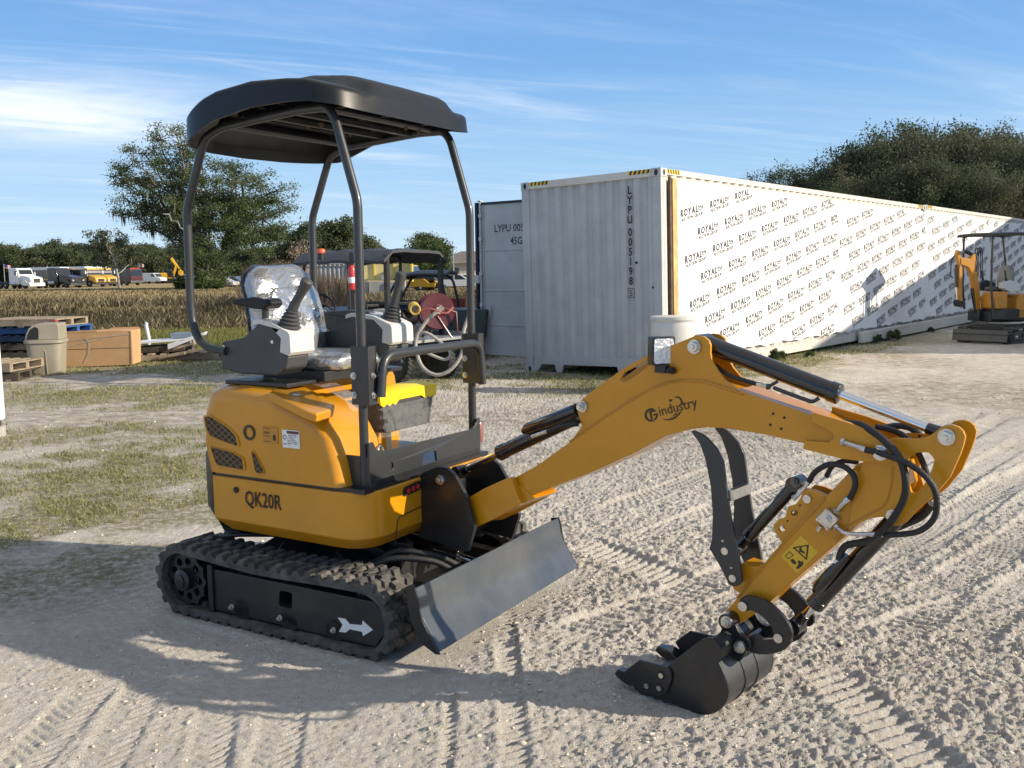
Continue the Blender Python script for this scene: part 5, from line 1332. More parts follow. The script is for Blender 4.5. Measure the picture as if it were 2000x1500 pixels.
b = MB(); b.prism(bf, [(-.10, .775), (-.165, .73), (-.205, .65), (-.225, .575), (-.05, .575), (-.04, .70), (-.05, .76)], -.27, -.262); b.build('hood_opening', M['ink'], hd)
b = MB(); b.tube([bf.p(-.12, -.262, .46), bf.p(.0, -.262, .44), bf.p(.04, -.266, .36), bf.p(.045, -.248, .02)], .008, 6); b.build('moulded_seam', BIN, t)
# big cardboard box
g = ground_at(195, 716); gf = Frame(g, R(4)); t = thing('cardboard_box', 'long brown cardboard carton strapped with tape beside the litter bin', 'box', g, R(4))
b = MB(); b.prism(gf, [(-.60, 0), (.54, .02), (.56, .62), (.30, .63), (-.58, .60)], -.02, .55); bx = b.build('carton', CARD, t, bevel=.008)
b = MB()
b.prism(gf, [(-.58, .595), (.0, .605), (.0, .645), (-.57, .62)], -.025, -.015); b.prism(gf, [(.0, .61), (.56, .62), (.55, .66), (.05, .65)], .50, .51); b.prism(gf, [(.545, .02), (.562, .62), (.58, .60), (.57, .05)], -.03, -.022)
b.build('carton_flap', CARD, bx, bevel=.002)
b = MB()
tp_ = mat('tan_strap', (.42, .34, .24), .6)
for q in ([(-.59, .44), (.54, .55), (.54, .57), (-.59, .46)], [(-.59, .33), (-.2, .42), (.1, .47), (.1, .485), (-.2, .435), (-.59, .345)], [(-.25, .50), (-.17, .48), (-.14, .40), (-.16, .22), (-.26, .06), (-.275, .06), (-.19, .22), (-.17, .40), (-.19, .46), (-.26, .485)]): b.prism(gf, q, -.026, -.021)
b.build('strap', tp_, bx); b = MB(); b.prism(gf, [(-.60, .305), (.54, .32), (.54, .326), (-.60, .311)], -.0235, -.0205); b.build('carton_seam', M['ink'], bx)
# scrap pile
g = at(335, 18.2, 0); sf = Frame(g, R(3))
t = pallet('flat grey brown pallet on the grass, right of the cardboard carton, under white boards', g + Vector((.15, -.1, 0)), R(8), WOOD, None, None, 7, 1.5, 1.1)
def board(name, lab, cat_, poly, v0, v1, m_, bev=.004, fr=sf):
    b = MB(); b.prism(fr, poly, v0, v1); o = b.build(name, m_, None, bevel=bev); props(o, lab, cat_); return o
board('panel', 'white panel lying flat on the scrap beside the carton', 'panel', [(-.70, .30), (.30, .36), (.30, .39), (-.70, .335)], -.5, .3, PVC)
board('board', 'white board slanting up to the right across the scrap pallet', 'board', [(.0, .20), (.68, .46), (.70, .52), (.0, .30)], -.50, -.30, PVC)
board('crate', 'shallow grey blue crate on the white panel of the scrap pile', 'crate', [(-.02, .392), (.34, .392), (.36, .48), (-.04, .48)], -.2, .2, mat('grey_blue_plastic', (.18, .23, .29), .6))
board('tray', 'dark sheet under the white panel of the scrap pile', 'sheet', [(-.66, .14), (.28, .16), (.30, .28), (-.64, .24)], -.45, .25, DWOOD)
b = MB(); b.tube([at(283, 18.6, .0), at(283, 18.6, .35), at(279, 18.6, .62), at(281, 18.6, .66)], .035, 12); o = b.build('pipe', PVC, None); props(o, 'short white bent plastic pipe standing behind the scrap pile', 'pipe')
for k, (a, c) in enumerate(((362, 372), (368, 377))):
    b = MB(); b.tube([at(a, 18.4, .15), at(c, 18.4, .62)], .014, 8); o = b.build('rod', PVC, None); props(o, ['left', 'right'][k] + ' one of two thin white rods leaning up from the scrap pile', 'rod', 'thin rods on the scrap pile')
for k, (a, c, zz0, zz1, v) in enumerate(((300, 352, .05, .13, -.62), (318, 396, .08, .20, -.45), (330, 372, .20, .30, -.2))):
    b = MB(); p0, p1 = at(a, 17.6 + v * .3, zz0), at(c, 17.6 + v * .3, zz1); d = (p1 - p0).normalized(); b.loft([[p + Vector((0, 0, 0)), p + Vector((0, .1, 0)), p + Vector((0, .1, .05)), p + Vector((0, 0, .05))] for p in (p0, p1)])
    o = b.build('plank', WOOD, None, bevel=.003); props(o, ['lowest brown plank along the front of the scrap pallet', 'long brown plank running to the right end of the scrap pallet', 'short brown plank lying under the white board of the scrap pile'][k], 'plank', 'planks in the scrap pile')
# drum at the left frame edge
g = ground_at(-22, 853); t = thing('drum', 'white drum on a pale base at the left edge of the photo', 'drum', g, 0)
b = MB(); b.lathe(g, (0, 0, 1), [(.155, 0), (.155, .10), (.14, .105)], 30); b.build('base', CONC, t)
b = MB(); b.lathe(g + Vector((0, 0, .10)), (0, 0, 1), [(.12, 0), (.12, .08)], 20); b.build('neck', M['grey'], t)
b = MB(); b.lathe(g + Vector((0, 0, .17)), (0, 0, 1), [(.15, 0), (.158, .02), (.158, .74), (.15, .77), (.13, .78)], 36); dm = b.build('drum_body', M['white'], t)
b = MB()
for z_, s_ in ((.50, .05), (.40, .035), (.33, .03), (.62, .03)):
    for k in range(3):
        a = R(-35 + k * 14); p = g + Vector((.1592 * math.cos(a), .1592 * math.sin(a) , .17 + z_ + k * .012)); p = Vector((g.x + .1592 * math.cos(a), g.y - .1592 * abs(math.sin(a)), p.z)); b.tube([p, p + Vector((.004, -.003, s_)), p + Vector((.012, .006, s_ * .6))], .004, 5)
b.build('handwriting_print', M['ink'], dm)
# white drum at the container corner
g = ground_at(1315, 766); t = thing('drum', 'white plastic barrel standing by the corner of the wrapped container', 'drum', g, 0)
b = MB(); b.lathe(g, (0, 0, 1), [(.25, 0), (.27, .02), (.285, .10), (.29, .28), (.283, .30), (.29, .32), (.292, .60), (.285, .62), (.292, .64), (.288, .82), (.275, .90), (.292, .93), (.292, .965), (.28, .97)], 40); b.build('barrel_body', mat('white_barrel_plastic', (.62, .60, .55), .5, var=.1, scale=4, dust=.2), t, angle=25)
b = MB(); b.lathe(g + Vector((0, 0, .955)), (0, 0, 1), [(.275, 0), (.275, .012)], 40); b.build('barrel_lid', mat('barrel_lid_plastic', (.5, .48, .43), .6), t)

# ================================================================ service vehicle behind the machine
def wheel(fr, u, v, w, r, wd, parent, side=-1, hub=.5, rimmat=None, lugs=True, n=30):
    b = MB(); o = fr.p(u, v - wd / 2, w)
    b.lathe(o, fr.v, [(r * .55, 0), (r * .80, -.0), (r * .93, wd * .06), (r, wd * .2), (r, wd * .8), (r * .93, wd * .94), (r * .80, wd), (r * .55, wd)], n)
    if lugs:
        for k in range(n):
            a = 2 * math.pi * k / n
            for s_, off in ((0, 0), (.5, .5)):
                a_ = a + math.pi / n * s_ * 2
                c, s__ = math.cos(a_), math.sin(a_); P = []
                for rr2 in (r * .99, r * 1.045):
                    for dv, da in ((.08 + .42 * s_ , -.035), (.48 + .44 * s_, .045), (.48 + .44 * s_, .11), (.08 + .42 * s_, .03)):
                        aa = a_ + da * (1 if s_ else -1); P.append(fr.p(u + rr2 * math.cos(aa), v - wd / 2 + wd * dv, w + rr2 * math.sin(aa)))
                b.add(P, [(0, 1, 2, 3), (7, 6, 5, 4), (0, 4, 5, 1), (1, 5, 6, 2), (2, 6, 7, 3), (3, 7, 4, 0)])
    wh = b.build('wheel', TYRE, parent, angle=30, split=False)
    b = MB(); b.lathe(fr.p(u, v + side * (wd / 2 - .02), w), fr.v * side, [(r * .6, -.02), (r * .6, .0), (r * .5, -.03), (r * .25, -.02), (r * .2, .02), (.01, .025)], 20); b.build('rim', rimmat or M['dark'], wh)
    return wh
uz = R(145); g = ground_at(815, 746); uo = g + Vector((math.cos(uz) * 1.0, math.sin(uz) * 1.0, 0)); UF = Frame(uo, uz)
# u forward (left and away), camera sees +v?  the near side is the one closer to the camera
UF_near = 1 if (UF.p(0, 1, 0) - CAM).length < (UF.p(0, -1, 0) - CAM).length else -1
utv = thing('utility_cart', 'dark roofed utility cart carrying a pressure washer and hose reel, parked behind the excavator', 'utility vehicle', uo, uz)
ns = UF_near
for u in (-1.0, .95):
    for s_ in (1, -1): wheel(UF, u, s_ * .52, .29, .285, .24, utv, s_, rimmat=M['dark'])
b = MB(); b.prism(UF, [(-1.35, .42), (1.3, .42), (1.32, .62), (1.1, .80), (.75, .86), (.62, .55), (-.3, .52), (-.35, .60), (-1.35, .60)], -.50, .50); body = b.build('cart_body', mat('cart_black_plastic', (.02, .022, .026), .5, dust=.15), utv, bevel=.03)
b = MB(); b.box(UF, -1.45, -.32, -.62, .62, .60, .64); 
for v in (-.62, .60): b.box(UF, -1.45, -.32, v, v + .02, .64, .70)
b.build('cargo_bed', GALV, utv, bevel=.004)
b = MB(); b.prism(UF, [(-.3, .6), (1.25, .6), (1.25, .92), (.95, 1.04), (.60, 1.05), (.42, .98), (.1, .96), (-.3, 1.02)], -.50, .50); b.box(UF, -.15, .35, -.48, .48, .55, .72); b.box(UF, -.22, -.12, -.48, .48, .70, 1.12); b.build('seat', M['dark'], utv, bevel=.03)
b = MB()
for s_ in (1, -1):
    b.tube(fillet([UF.p(.85, s_ * .55, .80), UF.p(.62, s_ * .55, 1.78), UF.p(-.25, s_ * .55, 1.80), UF.p(-.25, s_ * .55, .55)], .1), .025)
b.build('roof_post', M['dark'], utv)
b = MB(); rr_ = []
for u in np.linspace(-1.05, .75, 14):
    rr_.append([UF.p(u, v, 1.80 + .10 * (1 - (v / .68) ** 4) + .012 * math.sin(u * 13 + v * 5) - (.06 if abs(v) > .66 else 0) - .02 * ((u + .15) ** 2)) for v in (-.68, -.67, -.5, -.25, 0, .25, .5, .67, .68)] )
b.loft([r_ + [p - Vector((0, 0, .04)) for p in reversed(r_)] for r_ in rr_]); b.build('cart_roof', FAB, utv, angle=40)
b = MB()
for s_ in (1, -1): b.box(UF, -1.03, -.97, s_ * .58 - .03, s_ * .58 + .03, .64, 1.80)
b.build('rear_roof_post', M['dark'], utv)
b = MB(); c = UF.p(.52, ns * .28, 1.12); ax = (UF.u * -.75 + UF.w * .6).normalized(); a1 = ax.orthogonal().normalized(); a2 = ax.cross(a1)
b.tube([c + (a1 * math.cos(t_) + a2 * math.sin(t_)) * .17 for t_ in [2 * math.pi * i / 28 for i in range(28)]], .014, 8, closed=True)
b.cyl(c - ax * .02, c - ax * .35, .022); 
for k in range(3): a = 2 * math.pi * k / 3; b.tube([c - ax * .02, c + (a1 * math.cos(a) + a2 * math.sin(a)) * .16], .012, 6)
b.build('steering_wheel', M['dark'], utv, split=False)
ez = at(687, 13.0, 1.34)
b = MB(); b.lathe(ez, (0, 0, 1), [(.045, 0), (.05, .02), (.05, .27), (.04, .31), (.015, .33)], 20)
fx = thing('fire_extinguisher', 'red fire extinguisher with white label strapped to the cart roof post', 'fire extinguisher', ez, 0)
b.build('cylinder_tank', M['red'], fx); b = MB(); b.lathe(ez + Vector((0, 0, .09)), (0, 0, 1), [(.0505, 0), (.0512, .002), (.0512, .075), (.0505, .077)], 20); b.build('label_band', M['white'], fx)
b = MB(); b.box(WF, ez.x - .04, ez.x + .03, ez.y - .012, ez.y + .012, ez.z + .33, ez.z + .36); b.tube(spline([ez + Vector((-.03, -.01, .34)), ez + Vector((-.07, -.03, .28)), ez + Vector((-.05, -.05, .12))]), .008); b.build('valve_handle', M['dark'], fx)
b = MB(); p_ = at(686, 13.1, 0); b.box(WF, p_.x - .03, p_.x + .02, p_.y + .05, p_.y + .09, .62, 1.84); b.build('centre_post', M['dark'], utv)
bc_ = at(628, 13.3, 1.84); b = MB(); b.lathe(bc_, (0, 0, 1), [(.06, 0), (.062, .02), (.055, .05), (.045, .06)], 20); o = b.build('beacon', mat('orange_beacon_lens', (.75, .10, .03), .25, coat=.5), utv)
b = MB(); b.lathe(bc_ - Vector((0, 0, .09)), (0, 0, 1), [(.05, 0), (.05, .09)], 16); b.build('beacon_base', M['dark'], o)
# pressure washer and engine on the bed
pw = thing('pressure_washer', 'cream and black petrol pressure washer on the cart bed', 'pressure washer', UF.p(-.72, 0, .64), uz)
b = MB(); b.box(UF, -.95, -.45, -.32, .10, .66, .80); b.cyl(UF.p(-.7, -.3, .92), UF.p(-.7, .05, .92), .12); b.build('pump', M['dark'], pw, bevel=.01)
b = MB(); b.box(UF, -.80, -.50, ns * .08, ns * .36, .82, 1.05); b.build('engine_shroud', mat('cream_plastic', (.6, .57, .48), .5), pw, bevel=.02)
b = MB()
for i in range(5): b.box(UF, -.76, -.55, ns * .362, ns * .366, .86 + i * .03, .872 + i * .03)
b.build('cooling_slat', M['ink'], pw, split=False)
b = MB(); b.cyl(UF.p(-.5, ns * -.1, 1.02), UF.p(-.9, ns * -.1, 1.02), .09); b.build('fuel_tank', M['dark'], pw, bevel=.01)
b = MB()
for u in (-.98, -.42):
    b.tube(fillet([UF.p(u, -.36, .65), UF.p(u, -.36, 1.14), UF.p(u, .38, 1.14), UF.p(u, .38, .65)], .06), .015)
for v in (-.36, .38): b.tube([UF.p(-.98, v, 1.14), UF.p(-.42, v, 1.14)], .015)
b.build('roll_cage', M['dark'], pw)
# hose reel
rc_ = at(849, 13.3, 1.02); rdir = Vector((.42, -1, .05)).normalized()
hr = thing('hose_reel', 'dark red hose reel on the back of the utility cart', 'hose reel', rc_, 0)
b = MB(); b.lathe(rc_ - rdir * .10, rdir, [(.05, 0), (.245, .0), (.25, .01), (.245, .02), (.09, .03), (.09, .17), (.245, .18), (.25, .19), (.24, .20), (.10, .19), (.06, .21), (.01, .215)], 40); b.build('reel_drum', M['maroon'], hr, angle=30)
b = MB(); e1_ = rdir.orthogonal().normalized(); e2_ = rdir.cross(e1_)
for k in range(4):
    r_ = .20 - k * .008; b.tube([rc_ + rdir * (-.06 + k * .04) + (e1_ * math.cos(t_) + e2_ * math.sin(t_)) * r_ for t_ in [2 * math.pi * i / 30 for i in range(30)]], .02, 8, closed=True)
b.build('coiled_hose', mat('pale_grey_hose', (.36, .34, .32), .6), hr, split=False)
b = MB(); b.flat(rc_ + rdir * .125 - e1_ * 0 + Vector((-.02, 0, -.03)), Vector((1, .42, 0)).normalized(), Vector((0, 0, 1)), [(0, 0), (.075, 0), (.075, .08), (0, .08)]); b.build('reel_label', M['white'], hr, smooth=False)
b = MB(); b.tube([rc_ + Vector((-.2, .05, -.36)), rc_ + Vector((.0, -.1, 0)), rc_ + Vector((.22, -.05, -.36))], .018, 8); b.tube([rc_ + rdir * .12 + Vector((.05, 0, .05)), rc_ + rdir * .12 + Vector((.24, .05, -.02)), rc_ + rdir * .1 + Vector((.26, .05, -.3))], .016, 8); b.build('reel_frame', M['maroon'], hr)
def cartpt(x, y, Y):
    q = ray(x, y); return CAM + q * (Y / q.y)
HOSE = mat('dusty_suction_hose', (.33, .31, .27), .7, var=.2, scale=10, dust=.3)
b = MB(); b.tube(spline([cartpt(866, 600, 13.0), cartpt(835, 625, 12.95), cartpt(812, 665, 12.9), cartpt(822, 712, 12.85), cartpt(850, 732, 12.8), cartpt(880, 722, 12.8), cartpt(902, 690, 12.85), cartpt(905, 650, 12.9), cartpt(918, 610, 13.0)], 8), .026, 12)
b.tube(spline([cartpt(812, 655, 12.95), cartpt(832, 650, 12.9), cartpt(860, 668, 12.9), cartpt(880, 690, 12.9), cartpt(868, 702, 12.9), cartpt(835, 690, 12.9)], 8), .022, 12)
o = b.build('suction_hose', HOSE, None, split=False); props(o, 'thick grey hose hanging in loops from the back of the cart', 'hose')
b = MB(); b.tube(spline([cartpt(812, 610, 13.0), cartpt(840, 603, 12.95), cartpt(870, 612, 12.9), cartpt(885, 600, 12.95)], 8), .012, 8); o = b.build('air_hose', mat('pink_red_hose', (.5, .14, .12), .5), None); props(o, 'thin red hose trailing across the cart bed', 'hose')
b = MB()
for k in range(5): b.tube([cartpt(808 + k, 600 + k, 13.05) + Vector((.065 * math.cos(t_), -.02 * k, .065 * math.sin(t_))) for t_ in [2 * math.pi * i / 20 for i in range(20)]], .012, 6, closed=True)
o = b.build('hose_coil', mat('yellow_hose', (.62, .42, .08), .5), None, split=False); props(o, 'coil of yellow hose beside the dark red hose reel', 'hose')
for k, (x, y, s_) in enumerate(((778, 588, .12), (700, 655, .0))):
    pass
b = MB(); jc = UF.p(-.55, ns * .45, .66); b.box(UF, -.62, -.44, ns * .40 - .06, ns * .40 + .06, .64, .86); jc_ = b.build('jerry_can', M['red'], None, bevel=.02); props(jc_, 'small red fuel can on the near edge of the cart bed', 'fuel can')

# ---- second, open utility vehicle further back with a folded dark top
vo = at(838, 17.5, 0); VF = Frame(vo, R(172)); v2 = thing('utility_vehicle', 'open black utility vehicle with curved dark top, behind the hose reel', 'utility vehicle', vo, R(172))
for u in (-.75, .8):
    for s_ in (1, -1): wheel(VF, u, s_ * .5, .28, .27, .2, v2, s_, lugs=False)
b = MB(); b.prism(VF, [(-1.1, .40), (1.25, .40), (1.25, .72), (.9, .88), (.45, .88), (.4, .60), (-.25, .60), (-.3, .90), (-1.15, .90)], -.55, .55); b.build('vehicle_body', mat('dark_green_grey_paint', (.05, .065, .07), .5, dust=.2), v2, bevel=.03)
b = MB()
for s_ in (1, -1): b.tube(fillet([VF.p(-.50, s_ * .55, .62), VF.p(-.32, s_ * .5, 1.50), VF.p(.42, s_ * .5, 1.52), VF.p(.80, s_ * .55, .85)], .18, 6), .024)
b.build('roll_bar', M['dark'], v2)
b = MB(); b.loft([[VF.p(u, v, 1.54 + .06 * (1 - (v / .55) ** 2) - .05 * ((u + .05) / .5) ** 4 - dz) for v, dz in ((-.55, 0), (-.3, 0), (0, 0), (.3, 0), (.55, 0), (.55, .03), (0, .03), (-.55, .03))] for u in (-.42, -.35, -.1, .2, .45, .52)]); b.build('soft_top', FAB, v2, angle=50)
# red trailer with slatted ramp
ro = at(916, 19.5, 0); RF = Frame(ro, R(20)); tl = thing('ramp_trailer', 'rust orange trailer with a slatted ramp between the cart and the grey door', 'trailer', ro, R(20))
OR = mat('rust_orange_paint', (.30, .075, .03), .6, var=.3, dust=.2)
b = MB(); b.box(RF, -1.1, .5, -.7, .7, .55, .62); b.box(RF, -1.1, -.3, -.71, -.69, .62, 1.05); b.build('trailer_deck', mat('red_trailer_paint', (.32, .06, .05), .5, dust=.2), tl, bevel=.01)
b = MB()
for i in range(8): b.tube([RF.p(-.25 + i * .11, -.72, 1.16), RF.p(-.05 + i * .11, -.72, .70)], .012, 6)
b.tube([RF.p(-.3, -.72, 1.18), RF.p(.7, -.72, 1.18)], .03, 8); b.tube([RF.p(-.05, -.72, .66), RF.p(.8, -.72, .66)], .03, 8); b.build('ramp_slat', OR, tl, split=False)
for u in (-.7, .1): wheel(RF, u, -.78, .30, .29, .2, tl, -1, lugs=False)

# ---- yellow roll-off box, concrete blocks, fence
yo = at(750, 64, 0); YF = Frame(yo, R(2)); yb = thing('storage_bin', 'tall yellow open fronted steel bin with pale panels behind the cart', 'storage bin', yo, R(2))
YL = mat('faded_yellow_paint', (.62, .50, .08), .6, var=.2, scale=1, dust=.25); PAN = mat('pale_yellow_panel', (.66, .56, .26), .6, var=.15, scale=.8, dust=.2)
b = MB(); b.box(YF, -2.1, 1.8, .6, .66, 1.05, 2.40); b.box(YF, -2.1, 1.8, -.6, .6, .98, 1.05); b.build('back_panel', PAN, yb)
b = MB()
for u in (-2.1, -.75, .55, 1.72): b.box(YF, u, u + .08, .50, .60, 1.05, 2.43)
for w in (1.05, 2.33): b.box(YF, -2.0, 1.72, .48, .56, w, w + .07)
b.build('bin_frame', YL, yb, split=False)
b = MB(); b.box(YF, 1.8, 1.9, -.6, .66, .95, 2.43); b.build('side_panel', YL, yb)
b = MB(); b.box(YF, -.2, .4, .0, .3, 1.055, 1.40); o = b.build('scrap_bag', mat('white_bag', (.6, .6, .58), .6), None, bevel=.05, seg=3); props(o, 'small pale bag inside the yellow storage bin', 'bag')
b = MB(); b.tube([YF.p(1.0, .2, 1.05), YF.p(1.0, .2, 1.75)], .10, 12); o = b.build('gas_bottle', mat('pale_green_paint', (.3, .42, .34), .5), None); props(o, 'slim pale green gas bottle inside the yellow storage bin', 'gas bottle')
for k in range(3):
    c = at(702 + k * 36, 60 - k * .1, 0); b = MB(); f_ = Frame(c, R(1)); b.box(f_, -.56, .56, -.3, .3, -.1, 1.08 - .03 * k); o = b.build('concrete_block', CONC, None, bevel=.02); props(o, ['left', 'middle', 'right'][k] + ' one of the three concrete blocks in front of the yellow bin', 'concrete block', 'concrete blocks in front of the yellow bin')
fo_ = at(585, 42, 0); FF = Frame(at(590, 43, 0), R(-2)); fc = thing('metal_fence', 'pale corrugated metal fence behind the bare brush', 'fence', FF.o, R(-2))
b = MB(); prof = []; u = 0
while u < 2.2: prof += [(u, 0), (u + .06, 0), (u + .10, .04), (u + .16, .04)]; u += .20
n = len(prof); b.add([FF.p(u_, v_, w_) for w_ in (0.1, 1.95) for u_, v_ in prof], [(i, i + 1, n + i + 1, n + i) for i in range(n - 1)]); b.build('fence_sheet', mat('pale_corrugated_steel', (.42, .42, .40), .6, var=.15), fc, angle=20, weld=False)
b = MB(); b.tube([FF.p(0, -.05, 1.98), FF.p(2.2, -.05, 1.98)], .025, 8); b.build('fence_rail', GALV, fc); b = MB(); b.box(FF, 2.2, 2.32, -.06, .06, 0, 2.05); b.build('fence_post', YL, fc)
# ================================================================ small excavator standing by the far wrap, seen from the front
so_ = Vector((9.70, 18.9, 0)); T2 = Frame(so_ + Vector((.15, .55, 0)), R(221)); H2F = Frame(so_ + Vector((.15, .55, 0)), R(196))
e2 = thing('mini_excavator', 'small orange yellow mini excavator in shade beside the wrapped container wall', 'excavator', T2.o, T2.az)
for sg in (-1, 1):
    b = MB(); o_ = T2
    pts = arc(-.52, .19, .17, 90, 270, 10) + arc(.52, .17, .15, 270, 450, 10)
    ring, _ = resample(pts, 50); va, vb = sg * .52 - .11, sg * .52 + .11; n = len(ring); inn_ = [q - Vector((t.y, -t.x)) * .03 for q, t in ring]
    vs = [T2.p(q.x, v, q.y) for v in (va, vb) for q, t in ring] + [T2.p(q.x, v, q.y) for v in (va, vb) for q in inn_]; fs = []
    for i in range(n): j = (i + 1) % n; fs += [(i, j, n + j, n + i), (2 * n + i, 3 * n + i, 3 * n + j, 2 * n + j), (i, 2 * n + i, 2 * n + j, j), (n + i, n + j, 3 * n + j, 3 * n + i)]
    b.add(vs, fs)
    for k, (q, t) in enumerate(ring):
        o = Vector((t.y, -t.x)); c = q + o * .012
        b.add([T2.p((c + t * a + o * d).x, v, (c + t * a + o * d).y) for v in (va, vb) for a, d in ((-.018, -.012), (.018, -.012), (.012, .014), (-.012, .014))], [(0, 1, 2, 3), (7, 6, 5, 4), (0, 4, 5, 1), (1, 5, 6, 2), (2, 6, 7, 3), (3, 7, 4, 0)])
    b.build('rubber_track', M['rubber'], e2, weld=False)
    b = MB(); b.prism(T2, [(-.35, .06), (.5, .06), (.58, .16), (.5, .26), (-.35, .26)], sg * .52 - .10, sg * .52 + .10, holes=[[(.0, .12), (.08, .12), (.08, .2), (.0, .2)]]); tf = b.build('track_frame', M['dark'], e2, bevel=.006)
    b = MB(); b.cyl(T2.p(-.52, sg * .52 - .09, .19), T2.p(-.52, sg * .52 + .09, .19), .11); b.build('sprocket', M['dark'], e2, bevel=.004)
    if sg > 0:
        b = MB(); b.prism(T2, [(.30, .15), (.36, .19), (.36, .165), (.44, .165), (.44, .135), (.36, .135), (.36, .11)], .624, .6255); b.build('arrow_decal', M['white'], tf)
b = MB(); b.box(T2, -.3, .45, -.4, .4, .15, .38); b.box(T2, .4, .85, -.28, -.2, .14, .24); b.box(T2, .4, .85, .2, .28, .14, .24); b.build('undercarriage', M['dark'], e2, bevel=.01)
b = MB(); b.prism(T2, [(.84, .30), (.86, .26), (.87, .18), (.90, .06), (.885, .055), (.85, .16), (.835, .26)], -.62, .62); db = b.build('dozer_blade', M['grey'], e2, bevel=.003); 
b = MB(); b.box(T2, .845, .875, -.62, .62, .19, .21); b.build('blade_rib', M['dark'], db)
b = MB(); b.loft([[H2F.p(u, v, w) for u, v in plan([(-.55, -.40), (-.35, -.52), (.30, -.52), (.45, -.35)], i)] for w, i in ((.44, .05), (.50, 0), (.72, 0))]); b.build('lower_body', M['dark'], e2, bevel=.02)
b = MB(); b.prism(H2F, [(-.78, .46), (-.1, .50), (-.1, .95), (-.2, 1.02), (-.6, 1.04), (-.78, .95)], -.50, .52); eh = b.build('engine_hood', M['yellow2'], e2, bevel=.05, seg=4)
sd_ = 1 if (H2F.p(0, 1, 0) - CAM).length < (H2F.p(0, -1, 0) - CAM).length else -1
b = MB()
for i in range(4): b.box(H2F, -.74, -.62, sd_ * .535 - .004, sd_ * .535 + .004, .54 + i * .11, .59 + i * .11)
b.build('vent', M['ink'], eh)
b = MB(); b.prism(H2F, [(.15, .72), (.48, .72), (.50, .95), (.44, 1.08), (.15, 1.08)], .0, .50) if sd_ > 0 else b.prism(H2F, [(.15, .72), (.48, .72), (.50, .95), (.44, 1.08), (.15, 1.08)], -.5, 0)
b.build('fuel_tank_cover', M['yellow2'], e2, bevel=.04, seg=3)
b = MB(); b.box(H2F, -.34, -.30, sd_ * .54 - .003, sd_ * .54 + .003, .78, .88); b.build('sticker', M['white'], eh)
b = MB(); b.prism(H2F, [(.20, .44), (.62, .46), (.62, .70), (.45, .74), (.20, .74)], -.14, .14); b.box(H2F, .3, .52, -.34, .34, .46, .66); b.build('swing_bracket', M['dark'], e2, bevel=.01)
pillow(H2F, H2F.p(-.22, 0, 1.36), H2F.v, H2F.w, H2F.u, .24, .26, .05, 'seat_back', mat('grey_vinyl', (.22, .22, .21), .5), e2, 4)
pillow(H2F, H2F.p(.02, 0, 1.13), H2F.u, H2F.v, H2F.w, .22, .23, .05, 'seat_cushion', M['plastic'], e2, 4)
for s_ in (-1, 1):
    b = MB(); b.prism(H2F, [(-.25, 1.08), (-.2, 1.25), (.05, 1.32), (.25, 1.26), (.25, 1.15), (.1, 1.08)], s_ * .36 - .08, s_ * .36 + .08); cs = b.build('console', M['cap'] if s_ == sd_ else M['plastic'], e2, bevel=.02)
    b = MB(); b.tube([H2F.p(.1, s_ * .36, 1.28), H2F.p(.12, s_ * .36, 1.38), H2F.p(.15, s_ * .36, 1.52)], [.045, .02, .022], 12); b.build('joystick', M['dark'], cs)
b = MB()
for s_ in (-1, 1): b.tube(fillet([H2F.p(.52, s_ * .45, .70), H2F.p(.60, s_ * .45, 1.2), H2F.p(.62, s_ * .45, 2.26), H2F.p(-.50, s_ * .45, 2.26), H2F.p(-.62, s_ * .45, 1.6), H2F.p(-.5, s_ * .45, 1.0)], .10), .026, 10)
b.build('canopy_post', M['grey'], e2)
b = MB(); b.loft([[H2F.p(u, v, 2.29 + .03 * (1 - (v / .56) ** 4) - .02 * ((u - .05) / .65) ** 4 - dz) for v, dz in ((-.56, 0), (-.5, -.01), (0, 0), (.5, -.01), (.56, 0), (.55, .05), (0, .03), (-.55, .05))] for u in (-.62, -.58, -.3, .1, .68, .72)]); b.build('canopy_roof', M['canopy'], e2, angle=50)
class _SQ(Frame):
    def p(s, a, b, c): return Frame.p(s, .5 + (a - .5) * .56 if a > .5 else a, b, c)
# boom folded up with the dipper hanging in front
bo = _SQ(H2F.o, H2F.az)
B_ = lambda pts: [bo.p(u, 0, w) for u, w in pts]
b = MB(); b.prism(bo, [(.50, .52), (.62, .50), (.80, .95), (.98, 1.42), (1.22, 1.60), (1.60, 1.66), (1.62, 1.78), (1.50, 1.80), (1.15, 1.76), (1.0, 1.88), (.90, 1.86), (.82, 1.60), (.62, 1.15)], -.065, .065); bm2 = b.build('boom', M['yellow2'], e2, bevel=.008)
b = MB(); b.prism(bo, [(1.50, 1.64), (1.62, 1.60), (1.80, 1.88), (1.74, 1.96), (1.62, 1.90)], -.05, .05); b.prism(bo, [(1.50, 1.60), (1.66, 1.60), (1.58, .88), (1.44, .86)], -.05, .05); b.build('dipper_arm', M['yellow2'], e2, bevel=.008, split=False)
b = MB(); b.cyl(bo.p(.98, 0, 1.86), bo.p(1.36, 0, 1.93), .038); ac2 = b.build('arm_cylinder', M['gloss'], e2); b = MB(); b.cyl(bo.p(1.36, 0, 1.93), bo.p(1.72, 0, 1.92), .017); b.build('rod', M['chrome'], ac2)
b = MB(); b.cyl(bo.p(1.76, 0, 1.66), bo.p(1.70, 0, 1.18), .035); kc2 = b.build('bucket_cylinder', M['gloss'], e2); b = MB(); b.cyl(bo.p(1.70, 0, 1.18), bo.p(1.64, 0, .92), .016); b.build('rod', M['chrome'], kc2)
b = MB(); b.cyl(bo.p(.66, 0, .62), bo.p(.92, 0, 1.15), .036); bc2 = b.build('boom_cylinder', M['gloss'], e2)
